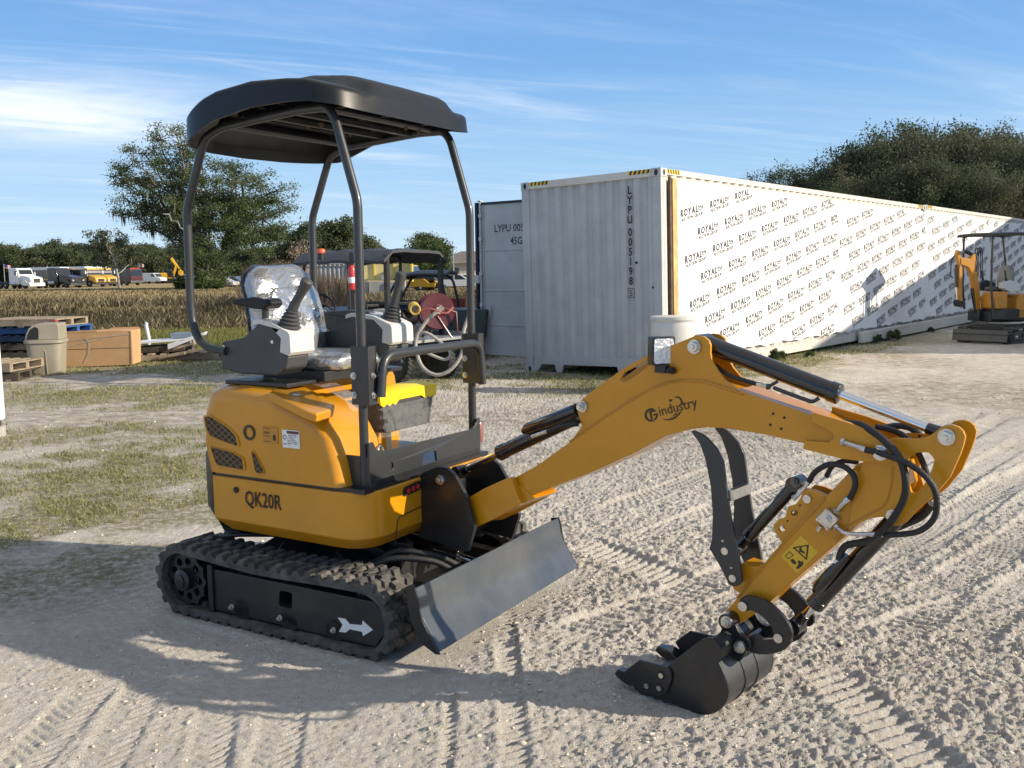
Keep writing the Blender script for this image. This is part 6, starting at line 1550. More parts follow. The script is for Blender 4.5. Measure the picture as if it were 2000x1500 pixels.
for dv in (-.05, .03, .08):
    b = MB(); b.tube(spline([bo.p(.85, dv, 1.50), bo.p(.78, dv, 1.80), bo.p(.70, dv, 2.0), bo.p(.58, dv, 1.85), bo.p(.55, dv, 1.35)]), .012, 8); b.build('hydraulic_hose', M['hose'], e2)
b = MB(); b.tube(spline([bo.p(1.72, -.06, 1.85), bo.p(1.88, -.06, 1.75), bo.p(1.90, -.06, 1.45), bo.p(1.78, -.06, 1.38)]), .012, 8); b.build('hydraulic_hose', M['hose'], e2)
b = MB(); b.prism(bo, [(1.40, .88), (1.70, .92), (1.66, .78), (1.42, .76)], -.08, .08); b.cyl(bo.p(1.62, -.1, .86), bo.p(1.62, .1, .86), .035); b.cyl(bo.p(1.44, -.1, .86), bo.p(1.44, .1, .86), .035); b.build('quick_hitch', M['dark'], e2, bevel=.008, split=False)
e2.scale = (.86, .86, .95)
# grey green crate seen low against the beam
b = MB(); c = at(1806, 17.2, 0)
# long unseen building added right of frame, shaped to throw shade across the far wrap
sh = thing('shade_shed', 'large plain steel building added out of view on the right to shade the far wrap', 'shade_shed', (17.8, 15.1, 0), R(78))
SF = Frame((17.8, 15.1, 0), R(78)); cl_ = mat('shed_cladding', (.45, .46, .46), .6, var=.1, scale=1)
b = MB(); prof = []; u = 0
while u < 17: prof += [(u, 0), (u + .16, 0), (u + .22, -.04), (u + .34, -.04)]; u += .40
n = len(prof); b.add([SF.p(u_, v_ + .0, w_) for w_ in (0, 5.0) for u_, v_ in prof], [(i, i + 1, n + i + 1, n + i) for i in range(n - 1)])
b.build('wall', cl_, sh, weld=False, angle=20)
b = MB(); b.prism(SF, [(-.1, 0), (-8.2, 0), (-8.2, 5.0), (-4, 6.2), (-.1, 5.0)], .05, 17, 'vw'); b.build('gable_body', cl_, sh)
b = MB(); b.prism(SF, [(0.3, 4.95), (-4.1, 6.3), (-8.6, 4.95), (-8.6, 5.03), (-4.1, 6.38), (.3, 5.03)], -.3, 17.3, 'vw'); b.build('roof', mat('shed_roof', (.3, .31, .32), .5), sh)
# ================================================================ far vehicles, houses, lamp
GL = M['glass']
BLK = mat('vehicle_black_paint', (.012, .012, .014), .25, coat=.6); WHT = mat('vehicle_white_paint', (.74, .75, .76), .3, coat=.4); SBY = mat('bus_yellow_paint', (.70, .38, .02), .35, coat=.3); CHR = M['chrome']; ALU = mat('polished_tank', (.6, .6, .6), .25, .9)
def wheels(fr, t, us, hw, r, wd, rim=ALU):
    for u in us:
        for s_ in (-1, 1): wheel(fr, u, s_ * (hw - wd / 2), r, r, wd, t, s_, rimmat=rim, lugs=False, n=20)
def part(fr, t, name, m_, *items, bevel=.03, split=None):
    b = MB()
    for poly, v0, v1 in items: b.prism(fr, poly, v0, v1)
    return b.build(name, m_, t, bevel=bevel, split=split)
def veh(name, label, cat_, px, Y, deg, group=None):
    o = at(px, Y, 0); return thing(name, label, cat_, o, R(deg), group), Frame(o, R(deg))
DEP = 128
def semi(label, px, Y, deg, m_, long=False):
    t, f = veh('semi_truck', label, 'truck', px, Y, deg, 'tractor units parked on the far field')
    wheels(f, t, (2.2, -2.0, -3.2) if not long else (2.9, -1.8, -3.0), 1.2, .5, .3)
    part(f, t, 'chassis', M['dark'], ([(-3.9, .55), (1.4, .55), (1.4, .95), (-3.9, .95)], -.45, .45))
    a = 3.3 if not long else 4.1
    part(f, t, 'hood', m_, ([(1.0, .75), (a, .75), (a, 1.45), (a - .3, 1.62), (1.0, 1.95)], -1.0, 1.0), bevel=.12)
    part(f, t, 'fender', m_, ([(a - 1.7, .5), (a - 1.6, 1.2), (a - .9, 1.25), (a - .5, .9), (a, .85), (a, .45), (a - .6, .45)], -1.22, -1.0), ([(a - 1.7, .5), (a - 1.6, 1.2), (a - .9, 1.25), (a - .5, .9), (a, .85), (a, .45), (a - .6, .45)], 1.0, 1.22), bevel=.05)
    part(f, t, 'cab', m_, ([(-1.1, .6), (1.1, .6), (1.1, 1.95), (.75, 2.75), (.4, 2.92), (-1.1, 2.9)], -1.2, 1.2), bevel=.12)
    part(f, t, 'windshield', GL, ([(1.06, 2.02), (1.10, 2.02), (.80, 2.66), (.76, 2.66)], -1.0, 1.0), bevel=0)
    for s_ in (-1, 1): part(f, t, 'side_window', GL, ([(.15, 1.9), (.92, 1.9), (.72, 2.5), (.2, 2.5)], s_ * 1.205 - .01, s_ * 1.205 + .01), bevel=0)
    part(f, t, 'grille', CHR, ([(a, .85), (a + .04, .85), (a + .04, 1.4), (a, 1.4)], -.5, .5), bevel=.01)
    part(f, t, 'bumper', CHR if long else WHT, ([(a - .2, .35), (a + .12, .35), (a + .12, .72), (a - .1, .72)], -1.2, 1.2), bevel=.04)
    for s_ in (-1, 1):
        part(f, t, 'headlight', M['lens'], ([(a - .02, .95), (a + .03, .95), (a + .03, 1.2), (a - .02, 1.2)], s_ * .85 - .15, s_ * .85 + .15), bevel=.01)
        b = MB(); b.cyl(f.p(.4, s_ * 1.0, .75), f.p(-.9, s_ * 1.0, .75), .3); b.build('fuel_tank', ALU, t)
        part(f, t, 'mirror', m_, ([(.95, 1.8), (1.05, 1.8), (1.05, 2.35), (.95, 2.35)], s_ * 1.42 - .06, s_ * 1.42 + .06), bevel=.01)
    b = MB(); b.cyl(f.p(-1.25, -.9, .9), f.p(-1.25, -.9, 3.2), .09); b.build('exhaust_stack', CHR, t)
    return t
semi('white day cab truck at the far left of the parked row', 41, 137, -28, WHT)
semi('black long nosed truck with chrome grille parked in front of the buses', 115, 141, -28, BLK, True)
def bus(label, px, Y, deg, hood):
    t, f = veh('bus', label, 'bus', px, Y, deg, 'buses parked on the far field')
    wheels(f, t, (4.2, -3.2), 1.2, .5, .3)
    part(f, t, 'bus_body', BLK, ([(-5.6, .55), (3.6, .55), (3.6, 2.4), (3.3, 2.95), (-5.6, 2.95)], -1.2, 1.2), bevel=.1)
    part(f, t, 'bus_roof', WHT, ([(-5.7, 2.66), (3.3, 2.66), (3.35, 2.95), (3.1, 3.15), (-5.6, 3.15)], -1.23, 1.23), bevel=.1)
    part(f, t, 'hood', hood, ([(3.5, .7), (5.5, .7), (5.5, 1.35), (5.2, 1.5), (3.5, 1.85)], -.95, .95), bevel=.1)
    part(f, t, 'windshield', GL, ([(3.60, 1.9), (3.66, 1.9), (3.50, 2.6), (3.44, 2.6)], -1.05, 1.05), bevel=0)
    part(f, t, 'destination_board', SBY if hood is SBY else BLK, ([(3.36, 2.66), (3.50, 2.66), (3.40, 2.92), (3.30, 2.92)], -1.0, 1.0), bevel=0)
    for i in range(9):
        u = -5.2 + i * .93
        for s_ in (-1, 1): part(f, t, 'window', GL, ([(u, 1.75), (u + .78, 1.75), (u + .78, 2.5), (u, 2.5)], s_ * 1.206 - .008, s_ * 1.206 + .008), bevel=0)
    part(f, t, 'rub_rail', SBY, ([(-5.5, 1.15), (3.5, 1.15), (3.5, 1.32), (-5.5, 1.32)], -1.225, -1.2), ([(-5.5, 1.15), (3.5, 1.15), (3.5, 1.32), (-5.5, 1.32)], 1.2, 1.225), bevel=0)
    part(f, t, 'bumper', M['dark'], ([(5.4, .35), (5.7, .35), (5.7, .65), (5.4, .65)], -1.15, 1.15), bevel=.04)
    part(f, t, 'grille', M['dark'], ([(5.5, .8), (5.53, .8), (5.53, 1.25), (5.5, 1.25)], -.5, .5), bevel=0)
    for s_ in (-1, 1):
        part(f, t, 'headlight', M['lens'], ([(5.5, .85), (5.54, .85), (5.54, 1.1), (5.5, 1.1)], s_ * .75 - .12, s_ * .75 + .12), bevel=.01)
        part(f, t, 'mirror', WHT, ([(3.7, 2.0), (3.8, 2.0), (3.8, 2.5), (3.7, 2.5)], s_ * 1.45 - .07, s_ * 1.45 + .07), bevel=.01)
    return t
bus('black bus with white roof and yellow stripe behind the black truck', 108, 152, -33, SBY)
bus('white roofed black bus with yellow hood, left of the two yellow noses', 157, 151, -35, SBY)
bus('black bus with yellow hood, right of the two yellow noses', 181, 156, -35, SBY)
# fire engine
t, f = veh('fire_engine', 'dark red and black fire engine between the yellow nosed bus and white van', 'fire engine', 240, 166, -33)
FRD = mat('dark_fire_red', (.06, .006, .008), .3, coat=.5)
wheels(f, t, (2.4, -2.2), 1.2, .5, .3)
part(f, t, 'rear_body', BLK, ([(-4.2, .6), (1.0, .6), (1.0, 2.8), (-4.2, 2.8)], -1.2, 1.2), bevel=.06)
part(f, t, 'cab', FRD, ([(1.0, .55), (3.7, .55), (3.75, 1.5), (3.6, 2.75), (1.0, 2.8)], -1.22, 1.22), bevel=.1)
part(f, t, 'windshield', GL, ([(3.74, 1.6), (3.78, 1.6), (3.66, 2.6), (3.62, 2.6)], -1.1, 1.1), bevel=0)
part(f, t, 'bumper', CHR, ([(3.7, .45), (4.1, .45), (4.1, .8), (3.7, .8)], -1.2, 1.2), bevel=.03)
part(f, t, 'light_bar', M['red'], ([(3.0, 2.8), (3.3, 2.8), (3.3, 2.95), (3.0, 2.95)], -.9, .9), bevel=.02)
b = MB()
for v in (-.3, .3): b.tube([f.p(-4.5, v, 3.05), f.p(3.0, v, 3.0)], .05, 6)
b.build('ladder', M['grey'], t)
for s_ in (-1, 1): part(f, t, 'side_window', GL, ([(1.5, 1.6), (2.9, 1.6), (2.85, 2.5), (1.5, 2.5)], s_ * 1.225 - .01, s_ * 1.225 + .01), bevel=0)
# van
t, f = veh('van', 'white cargo van parked right of the fire engine', 'van', 298, 196, -20); wheels(f, t, (1.75, -1.75), .98, .36, .24, WHT)
part(f, t, 'van_body', WHT, ([(-2.9, .4), (2.7, .4), (2.75, .95), (2.5, 1.15), (1.6, 1.35), (1.05, 2.05), (.8, 2.15), (-2.85, 2.15)], -.98, .98), bevel=.12)
part(f, t, 'windshield', GL, ([(1.60, 1.42), (1.65, 1.40), (1.12, 2.02), (1.06, 2.02)], -.85, .85), bevel=0)
for s_ in (-1, 1):
    part(f, t, 'side_window', GL, ([(.35, 1.42), (1.35, 1.42), (.95, 1.95), (.35, 1.95)], s_ * .985 - .01, s_ * .985 + .01), bevel=0)
    part(f, t, 'headlight', M['lens'], ([(2.72, .75), (2.78, .75), (2.72, 1.0), (2.68, 1.0)], s_ * .75 - .12, s_ * .75 + .12), bevel=.01)
part(f, t, 'bumper', M['dark'], ([(2.6, .35), (2.9, .35), (2.9, .6), (2.6, .6)], -.95, .95), bevel=.03)
# far yellow excavator
t, f = veh('excavator', 'large yellow excavator with folded arm, right of the white van', 'excavator', 326, 200, 10)
part(f, t, 'track', M['dark'], ([(-1.8, 0), (1.8, 0), (2.1, .4), (1.8, .8), (-1.8, .8), (-2.1, .4)], -1.3, -.7), ([(-1.8, 0), (1.8, 0), (2.1, .4), (1.8, .8), (-1.8, .8), (-2.1, .4)], .7, 1.3), bevel=.1)
part(f, t, 'house', SBY, ([(-2.3, 1.0), (1.2, 1.0), (1.2, 2.0), (-.2, 2.2), (-2.3, 2.1)], -1.2, 1.2), bevel=.15)
part(f, t, 'operator_cab', GL, ([(.1, 1.1), (1.3, 1.1), (1.4, 2.0), (1.1, 2.9), (.1, 2.9)], -1.2, -.2), bevel=.1)
part(f, t, 'boom', SBY, ([(1.0, 1.6), (1.4, 1.4), (2.2, 3.6), (1.2, 5.2), (.8, 5.0), (1.7, 3.6)], -.25, .25), bevel=.05)
part(f, t, 'dipper_arm', SBY, ([(1.0, 5.4), (1.3, 5.2), (2.9, 2.6), (2.6, 2.5)], -.2, .2), bevel=.05)
part(f, t, 'bucket', SBY, ([(2.3, 2.6), (3.1, 2.6), (3.2, 1.9), (2.8, 1.5), (2.3, 1.8)], -.5, .5), bevel=.05)
t, f = veh('pickup', 'pale pickup truck half hidden right of the yellow excavator', 'pickup', 366, 200, -15); wheels(f, t, (1.7, -1.7), .95, .38, .24)
part(f, t, 'pickup_body', WHT, ([(-2.7, .5), (2.7, .5), (2.7, 1.05), (1.3, 1.15), (.9, 1.75), (-.6, 1.78), (-.8, 1.15), (-2.7, 1.15)], -.95, .95), bevel=.08)
part(f, t, 'windshield', GL, ([(1.25, 1.2), (1.3, 1.2), (.95, 1.68), (.9, 1.68)], -.85, .85), bevel=0)
for s_ in (-1, 1): part(f, t, 'side_window', GL, ([(-.5, 1.2), (1.05, 1.2), (.8, 1.65), (-.5, 1.65)], s_ * .955 - .01, s_ * .955 + .01), bevel=0)
# flags on thin poles
def flag(lab, px, Y, z):
    o = at(px, Y, 0); t = thing('flag', lab, 'flag', o, 0, 'flags over the parked row'); f = Frame(o, 0)
    b = MB(); b.cyl(o, o + Vector((0, 0, z)), .05, n=8); b.build('flag_pole', GALV, t)
    b = MB()
    for k in range(7):
        b.m = 0 if k % 2 == 0 else 1
        b.add([f.p(.05 + i * .15, .08 * math.sin(i * 1.3), z - .65 + k * .09 - i * .03 + dz) for dz in (0, .09) for i in range(7)], [(i, i + 1, 8 + i, 7 + i) for i in range(6)])
    b.m = 2; b.add([f.p(.05 + i * .15, .08 * math.sin(i * 1.3) - .02, z - .38 - i * .03 + dz) for dz in (0, .37) for i in range(4)], [(i, i + 1, 5 + i, 4 + i) for i in range(3)])
    b.build('flag_cloth', [M['red'], M['white'], M['blue']], t, smooth=False, weld=False, split=False)
flag('striped flag behind the white truck at the far left', 8, 142, 3.6)
flag('striped flag between the fire engine and the white van', 272, 190, 4.1)
# yellow flatbed truck in the centre distance
t, f = veh('flatbed_truck', 'yellow truck with black hood parked below the round tree', 'truck', 838, 70, -12)
wheels(f, t, (-.35, -4.2), 1.05, .48, .3, WHT)
part(f, t, 'cab', SBY, ([(-2.6, .6), (-.9, .6), (-.9, 1.35), (-1.15, 2.1), (-2.6, 2.15)], -1.05, 1.05), bevel=.1)
part(f, t, 'hood', mat('dark_blue_grey_paint', (.03, .04, .055), .3, coat=.4), ([(-.95, .95), (.7, .95), (.7, 1.2), (.3, 1.35), (-.95, 1.5)], -.9, .9), bevel=.08)
part(f, t, 'fender', SBY, ([(-.95, .55), (-.85, 1.05), (-.1, 1.1), (.3, .8), (.75, .8), (.75, .5), (.2, .5)], -1.1, -.9), ([(-.95, .55), (-.85, 1.05), (-.1, 1.1), (.3, .8), (.75, .8), (.75, .5), (.2, .5)], .9, 1.1), bevel=.04)
part(f, t, 'windshield', GL, ([(-.93, 1.5), (-.88, 1.5), (-1.12, 2.02), (-1.17, 2.02)], -.9, .9), bevel=0)
part(f, t, 'flatbed', M['dark'], ([(-6.5, .9), (-2.7, .9), (-2.7, 1.05), (-6.5, 1.05)], -1.1, 1.1), bevel=.02)
part(f, t, 'bumper', M['dark'], ([(.7, .4), (.95, .4), (.95, .65), (.7, .65)], -1.05, 1.05), bevel=.02)
# parked cars and scrap far behind
for k, (px, Y, c, lab) in enumerate(((430, 118, (.6, .6, .6), 'pale car left of the wrapped seat, far across the field'), (452, 122, (.35, .37, .4), 'grey car just left of the wrapped seat, far across the field'), (474, 125, (.66, .67, .68), 'white car behind the wrapped seat, far across the field'), (884, 82, (.4, .42, .45), 'grey car behind the lamp post'), (912, 86, (.62, .62, .62), 'white car right of the lamp post'), (874, 92, (.45, .05, .04), 'red car in front of the houses'))):
    t, f = veh('parked_car', lab, 'car', px, Y, -12 + 8 * k); wheels(f, t, (1.3, -1.3), .85, .32, .2)
    part(f, t, 'car_body', mat('car_paint_%d' % k, c, .3, coat=.5), ([(-2.1, .3), (2.1, .3), (2.15, .7), (1.3, .9), (.6, 1.35), (-.9, 1.38), (-1.5, .95), (-2.15, .85)], -.85, .85), bevel=.1)
    for s_ in (-1, 1): part(f, t, 'side_window', GL, ([(-1.2, .95), (1.0, .92), (.5, 1.28), (-.85, 1.3)], s_ * .855 - .01, s_ * .855 + .01), bevel=0)
# houses
RS = mat('brown_roof_shingle', (.17, .15, .13), .85, var=.2, scale=1); HW = mat('cream_house_wall', (.52, .46, .38), .8)
for k, (px, Y, wd, dp, h, lab) in enumerate(((868, 150, 13, 9, 2.7, 'hip roofed house left of the lamp post, far behind'), (930, 135, 11, 9, 2.7, 'pale house with brown roof right of the lamp post'), (905, 190, 16, 10, 2.8, 'brown roofed house furthest back between the other two'), (975, 170, 14, 9, 2.8, 'brown roofed house hidden mostly by the grey door'))):
    o = at(px, Y, 0); t = thing('house', lab, 'house', o, R(-8 + 7 * k), 'houses beyond the field'); f = Frame(o, R(-8 + 7 * k))
    b = MB(); b.box(f, -wd / 2, wd / 2, -dp / 2, dp / 2, 0, h); b.build('wall', HW, t)
    b = MB(); e = .5; b.loft([[f.p(a * (wd / 2 + e), c * (dp / 2 + e), h) for a, c in ((-1, -1), (1, -1), (1, 1), (-1, 1))], [f.p(a * (wd / 2 - dp * .38), c * .1, h + 1.7) for a, c in ((-1, -1), (1, -1), (1, 1), (-1, 1))]]); b.build('roof', RS, t, smooth=False)
    for u in (-wd * .3, wd * .05): b = MB(); b.box(f, u, u + 1.2, -dp / 2 - .04, -dp / 2 + .01, .9, 2.1); b.build('window', GL, t)
    b = MB(); b.box(f, wd * .25, wd * .25 + 2.2, -dp / 2 - .05, -dp / 2 + .01, 0, 2.2); b.build('garage_door', WHT, t)
# street lamp
o = at(886, 78, 0); t = thing('street_lamp', 'slim grey street lamp right of the round tree', 'street lamp', o, 0)
b = MB(); b.tube([o, o + Vector((0, 0, 3.55))], [.06, .045], 8); b.build('lamp_pole', GALV, t)
b = MB(); f = Frame(o, 0); b.prism(f, [(-.32, 3.60), (.08, 3.50), (.10, 3.58), (-.28, 3.70)], -.1, .1); b.build('lamp_head', M['dark'], t, bevel=.02)
# ================================================================ trees
BARK = mat('grey_bark', (.16, .14, .12), .9, var=.3, scale=3, bump=.3, bscale=20); PALE = mat('bleached_dead_wood', (.42, .39, .34), .8, var=.2)
LEAF = leafmat('oak_foliage', (.040, .062, .022), (.088, .122, .044), (.20, .24, .11), tl=.4)
LEAFD = leafmat('dark_foliage', (.046, .062, .030), (.092, .114, .056), (.18, .20, .12), tl=.4)
LEAFB = leafmat('brownish_foliage', (.060, .064, .038), (.105, .108, .064), (.20, .195, .13), tl=.4)
MOSS = leafmat('hanging_moss', (.10, .10, .085), (.17, .165, .14), (.27, .26, .22), tl=.2)
DRY = leafmat('dry_brush_twigs', (.12, .085, .05), (.22, .165, .11), (.36, .29, .21), tl=0)
def grow(rg, H, spread, trunk, levels=3, n1=7, low=.25, up=.55, fork=3):
    segs = []; tips = []
    def seg(p, d, L_, r, lv):
        q = p; pts = [p.copy()]; d = d.copy()
        for i in range(4):
            d = (d + np.array([rg.normal() * .16, rg.normal() * .16, rg.normal() * .10 + (.05 if lv else 0)])); d /= np.linalg.norm(d); q = q + d * L_ / 4; pts.append(q.copy())
            if lv and lv >= levels - 1: tips.append(q.copy())
        segs.append((pts, r, r * .55))
        if lv >= levels: tips.append(q); return
        for k in range(fork if lv else 0):
            a = d + rg.normal(size=3) * .62; a[2] = a[2] * .8 + .12; a /= np.linalg.norm(a); j = rg.integers(2, 5)
            seg(pts[j], a, L_ * (.55 + .3 * rg.random()), r * .55, lv + 1)
    tr_h = H * .62; pts = [np.array([0., 0, 0])]; d = np.array([0., 0, 1])
    for i in range(6): d = d + np.array([rg.normal() * .06, rg.normal() * .06, 0]); d /= np.linalg.norm(d); pts.append(pts[-1] + d * tr_h / 6)
    segs.append((pts, trunk, trunk * .4))
    for k in range(n1):
        f = low + (1 - low) * (k + rg.random() * .5) / n1; j = min(5, int(f * 6)); p = pts[j] + (pts[min(6, j + 1)] - pts[j]) * (f * 6 - j if f * 6 - j < 1 else 0)
        a = k * 2.4 + rg.random() * .7; out = np.array([math.cos(a), math.sin(a), up + .9 * (f - .4)]); out /= np.linalg.norm(out)
        seg(p, out, spread * (1.0 - .45 * max(0, f - .55)) * (.6 + .3 * rg.random()), trunk * .42 * (1.15 - .5 * f), 1)
    return segs, np.array(tips)
def leaf_mesh(name, tips, rg, per, sig, size, mat_, shade_c=None, droop=0.0):
    n = len(tips) * per; c = np.repeat(tips, per, 0); c = c + rg.normal(size=(n, 3)) * np.array([sig, sig, sig * .62]); c[:, 2] -= droop * rg.random(n)
    c[:, 2] = np.maximum(c[:, 2], .02)
    a = rg.normal(size=(n, 3)); a /= np.linalg.norm(a, axis=1)[:, None]; b_ = rg.normal(size=(n, 3)); b_ -= a * (a * b_).sum(1)[:, None]; b_ /= np.linalg.norm(b_, axis=1)[:, None]
    s = size * (.5 + .9 * rg.random(n))[:, None]
    P = np.stack([c - a * s, c + b_ * s * .55, c + a * s, c - b_ * s * .55], 1).reshape(-1, 3); k = np.arange(n) * 4
    me = np_mesh(name, P, np.stack([k, k + 1, k + 2, k + 3], 1), 4); t = me.attributes.new('tint', 'FLOAT', 'POINT')
    cl = np.repeat(rg.random(len(tips)), per); t.data.foreach_set('value', np.repeat(np.clip(.55 * cl + .55 * rg.random(n) - .05, 0, 1), 4).astype(np.float32)); me.materials.append(mat_); return me
def wood_mesh(name, segs, mat_, n=5, minr=0):
    b = MB()
    for pts, r0, r1 in segs:
        if r0 < minr: continue
        m = len(pts); b.tube([Vector(p) for p in pts], [r0 + (r1 - r0) * i / (m - 1) for i in range(m)], n)
    me = bpy.data.meshes.new(name); me.from_pydata([tuple(q) for q in b.v], [], b.f); me.polygons.foreach_set('use_smooth', [True] * len(me.polygons)); me.materials.append(mat_); return me
def tree_meshes(seed, H, spread, trunk, per, sig, size, lm, levels=3, n1=8, low=.25, up=.55, fork=3, droop=0, minr=0, wm=None, keep=1.0):
    rg = np.random.default_rng(seed); segs, tips = grow(rg, H, spread, trunk, levels, n1, low, up, fork)
    if keep < 1: tips = tips[rg.random(len(tips)) < keep]
    return wood_mesh('trunk', segs, wm or BARK, 5, minr), leaf_mesh('crown', tips, rg, per, sig, size, lm, droop=droop), tips
def place_tree(mt, loc, rz, sc, label, cat_='tree', group=None, name='tree', extra=()):
    t = thing(name, label, cat_, loc, rz, group); t.scale = (sc, sc, sc) if isinstance(sc, (int, float)) else sc
    for nm, me in (('trunk', mt[0]), ('crown', mt[1])) + tuple(extra):
        o = bpy.data.objects.new(nm, me); COL.objects.link(o); o.parent = t
        if nm == 'hanging_moss': o['kind'] = 'stuff'
    return t
def s_top(mt, px, Y, ypx, hv=.97): return (CAMH + (543 - .0135 * px - ypx) / FPX * Y) / (np.percentile(mt[2][:, 2], 99.5) * hv)
def moss_mesh(tips, rg, n, L_, w):
    idx = rg.integers(0, len(tips), n); c = tips[idx] + rg.normal(size=(n, 3)) * .3; a = rg.random(n) * 3.14; d = np.stack([np.cos(a), np.sin(a), a * 0], 1) * w; l = L_ * (.4 + rg.random(n))[:, None]
    dn = np.array([0, 0, -1.0])[None] * l; P = np.stack([c - d, c + d, c + d * .7 + dn * .6, c - d * .7 + dn * .6, c + dn + d * .1], 1).reshape(-1, 3); k = np.arange(n) * 5
    F = np.concatenate([np.stack([k, k + 1, k + 2], 1), np.stack([k, k + 2, k + 3], 1), np.stack([k + 3, k + 2, k + 4], 1)])
    me = np_mesh('hanging_moss', P, F, 3); t = me.attributes.new('tint', 'FLOAT', 'POINT'); t.data.foreach_set('value', np.repeat(rg.random(n), 5).astype(np.float32)); me.materials.append(MOSS); return me
# the big live oak behind the canopy: two crowns that meet, built as one tree with spreading limbs
rg = np.random.default_rng(5)
def big_oak():
    BASE = at(408, 96, 0); t = thing('live_oak', 'big spreading oak with pale bare limbs rising behind the canopy', 'tree', BASE, 0)
    k_ = 96 / FPX
    def wp(x, y, dy=0): q = ray(x, y); p = CAM + q * ((96 + dy) / q.y); return np.array([p.x - BASE.x, p.y - BASE.y, p.z])
    limbs = []; tips = []
    def limb(a, b, r0, r1, n=6, wob=.35):
        P = []; 
        for i in range(n + 1):
            f = i / n; p = a * (1 - f) + b * f + rg.normal(size=3) * wob * math.sin(math.pi * f); p[2] += .6 * math.sin(math.pi * f); P.append(p)
        limbs.append((P, r0, r1)); return P
    root = np.array([0, 0, 0.]); f1 = wp(400, 500); tr1 = limb(root, f1, .62, .45, 4, .1)
    tr2 = limb(wp(425, 565, 1.5) * np.array([1, 1, 0]), wp(440, 470, 1), .4, .3, 4, .15)
    ends = [(345, 262, -1), (300, 290, 1), (262, 315, -2), (245, 330, 1), (290, 350, 2), (330, 320, 0), (380, 280, 3), (420, 330, -2), (455, 330, 2), (500, 350, -1), (535, 375, 1), (555, 410, 0), (560, 445, -2), (540, 470, 2), (500, 430, 3), (470, 400, -3), (440, 440, -4), (410, 380, 3), (370, 340, -3), (330, 390, -3), (300, 400, 2), (255, 395, 0), (235, 330, 0), (245, 420, -1), (275, 445, 2), (320, 450, 3), (360, 430, -4), (390, 470, -4), (410, 505, -4), (385, 515, -4), (470, 475, 4), (500, 488, -3), (528, 480, 1), (352, 470, 3), (310, 275, 0), (280, 300, 2), (350, 250, 0), (225, 345, 1), (250, 365, -1), (545, 395, 2), (395, 250, 1), (360, 300, 2), (480, 340, 3), (440, 390, 0), (400, 430, 5), (405, 535, -5), (425, 548, -5)]
    for i, (x, y, dy) in enumerate(ends):
        src = f1 if x < 440 else tr2[-1]
        if y > 500: src = tr1[2]
        e = wp(x, y, dy); P = limb(src, e, .24 if i % 3 == 0 else .15, .05, 7, .5)
        for j in range(3, 8):
            for k in range(4):
                d = rg.normal(size=3); d[2] = abs(d[2]) * .4; q = P[j] + d / np.linalg.norm(d) * (.6 + 1.3 * rg.random())
                limbs.append(([P[j], (P[j] + q) / 2 + rg.normal(size=3) * .1, q], .05, .015))
                if rg.random() < (.60 if x > 380 else .40): tips.append(q)
            if j > 5: tips.append(P[j])
    tips = np.array(tips)
    o = bpy.data.objects.new('trunk', wood_mesh('trunk', limbs, BARK, 5)); COL.objects.link(o); o.parent = t
    o = bpy.data.objects.new('crown', leaf_mesh('crown', tips, rg, 150, .44, .092, LEAF)); COL.objects.link(o); o.parent = t
    low = tips[tips[:, 2] < 10.5]; low = low[low[:, 0] < -1] if (low[:, 0] < -1).sum() > 20 else low
    o = bpy.data.objects.new('hanging_moss', moss_mesh(low, rg, 420, 1.0, .06)); COL.objects.link(o); o.parent = t; o['kind'] = 'stuff'
    b = MB()
    for a, c in (((335, 432), (352, 445)), ((335, 432), (318, 418)), ((352, 445), (368, 470))):
        p, q = wp(*a, -5), wp(*c, -5.5); p = Vector(p); q = Vector(q); BB = MW[t.name]; b.tube([BB @ p, BB @ ((p + q) / 2 + Vector((.2, 0, .3))), BB @ q], [.08, .07, .03], 6)
    b.build('bare_limb', PALE, t, split=False)
big_oak()
# small half dead tree with moss, left of the oak
mt = tree_meshes(21, 6.0, 2.9, .17, 20, .28, .12, LEAFD, 3, 7, .45, .5, 3, wm=PALE, keep=.55)
place_tree(mt, at(231, 104, 0), .4, 1.0, 'pale trunked mossy tree left of the big oak, mostly bare', extra=(('hanging_moss', moss_mesh(mt[2], np.random.default_rng(3), 260, .7, .05)),), name='mossy_tree')
# shrubs at the oak's foot
sb = [tree_meshes(s, 2.2, 1.6, .05, 46, .28, .10, LEAF, 3, 7, .05, .6, 3) for s in (31, 32)]
for k, (px, Y, s_, lab) in enumerate(((352, 92, .9, 'leafy green bush at the left foot of the big oak'), (392, 90, 1.2, 'leafy green bush right of the grey canopy post, under the oak'), (428, 93, 1.0, 'low green bush right of the oak trunk'))):
    place_tree(sb[k % 2], at(px, Y, 0), k * 1.3, s_ * 1.5 / np.percentile(sb[k % 2][2][:, 2], 99), lab, 'bush', 'bushes under the oak', 'bush')
# far tree line
P1 = [tree_meshes(40 + i, 11, 4.6, .3, 70, .85, .27, LEAFD, 3, 9, .12, .5, 3, minr=.03) for i in range(4)]
xsx = np.linspace(-1.5, 560, 25); k = 0
for i, px in enumerate(xsx):
    Y = 205 + 40 * RNG.random(); s_ = s_top(P1[i % 4], px, Y, 484 + 16 * RNG.random())
    place_tree(P1[i % 4], at(px, Y, 0), RNG.random() * 6.28, s_, 'dark evergreen tree in the far line beyond the parked trucks', 'tree', 'far tree line beyond the parked trucks', 'tree')
for i in range(13):
    place_tree(P1[i % 4], at(-20 + i * 47, 262 + 10 * RNG.random(), 0), RNG.random() * 6.28, s_top(P1[i % 4], -20 + i * 47, 262, 478 + 14 * RNG.random()), 'dark evergreen tree in the far line beyond the parked trucks', 'tree', 'far tree line beyond the parked trucks', 'tree')
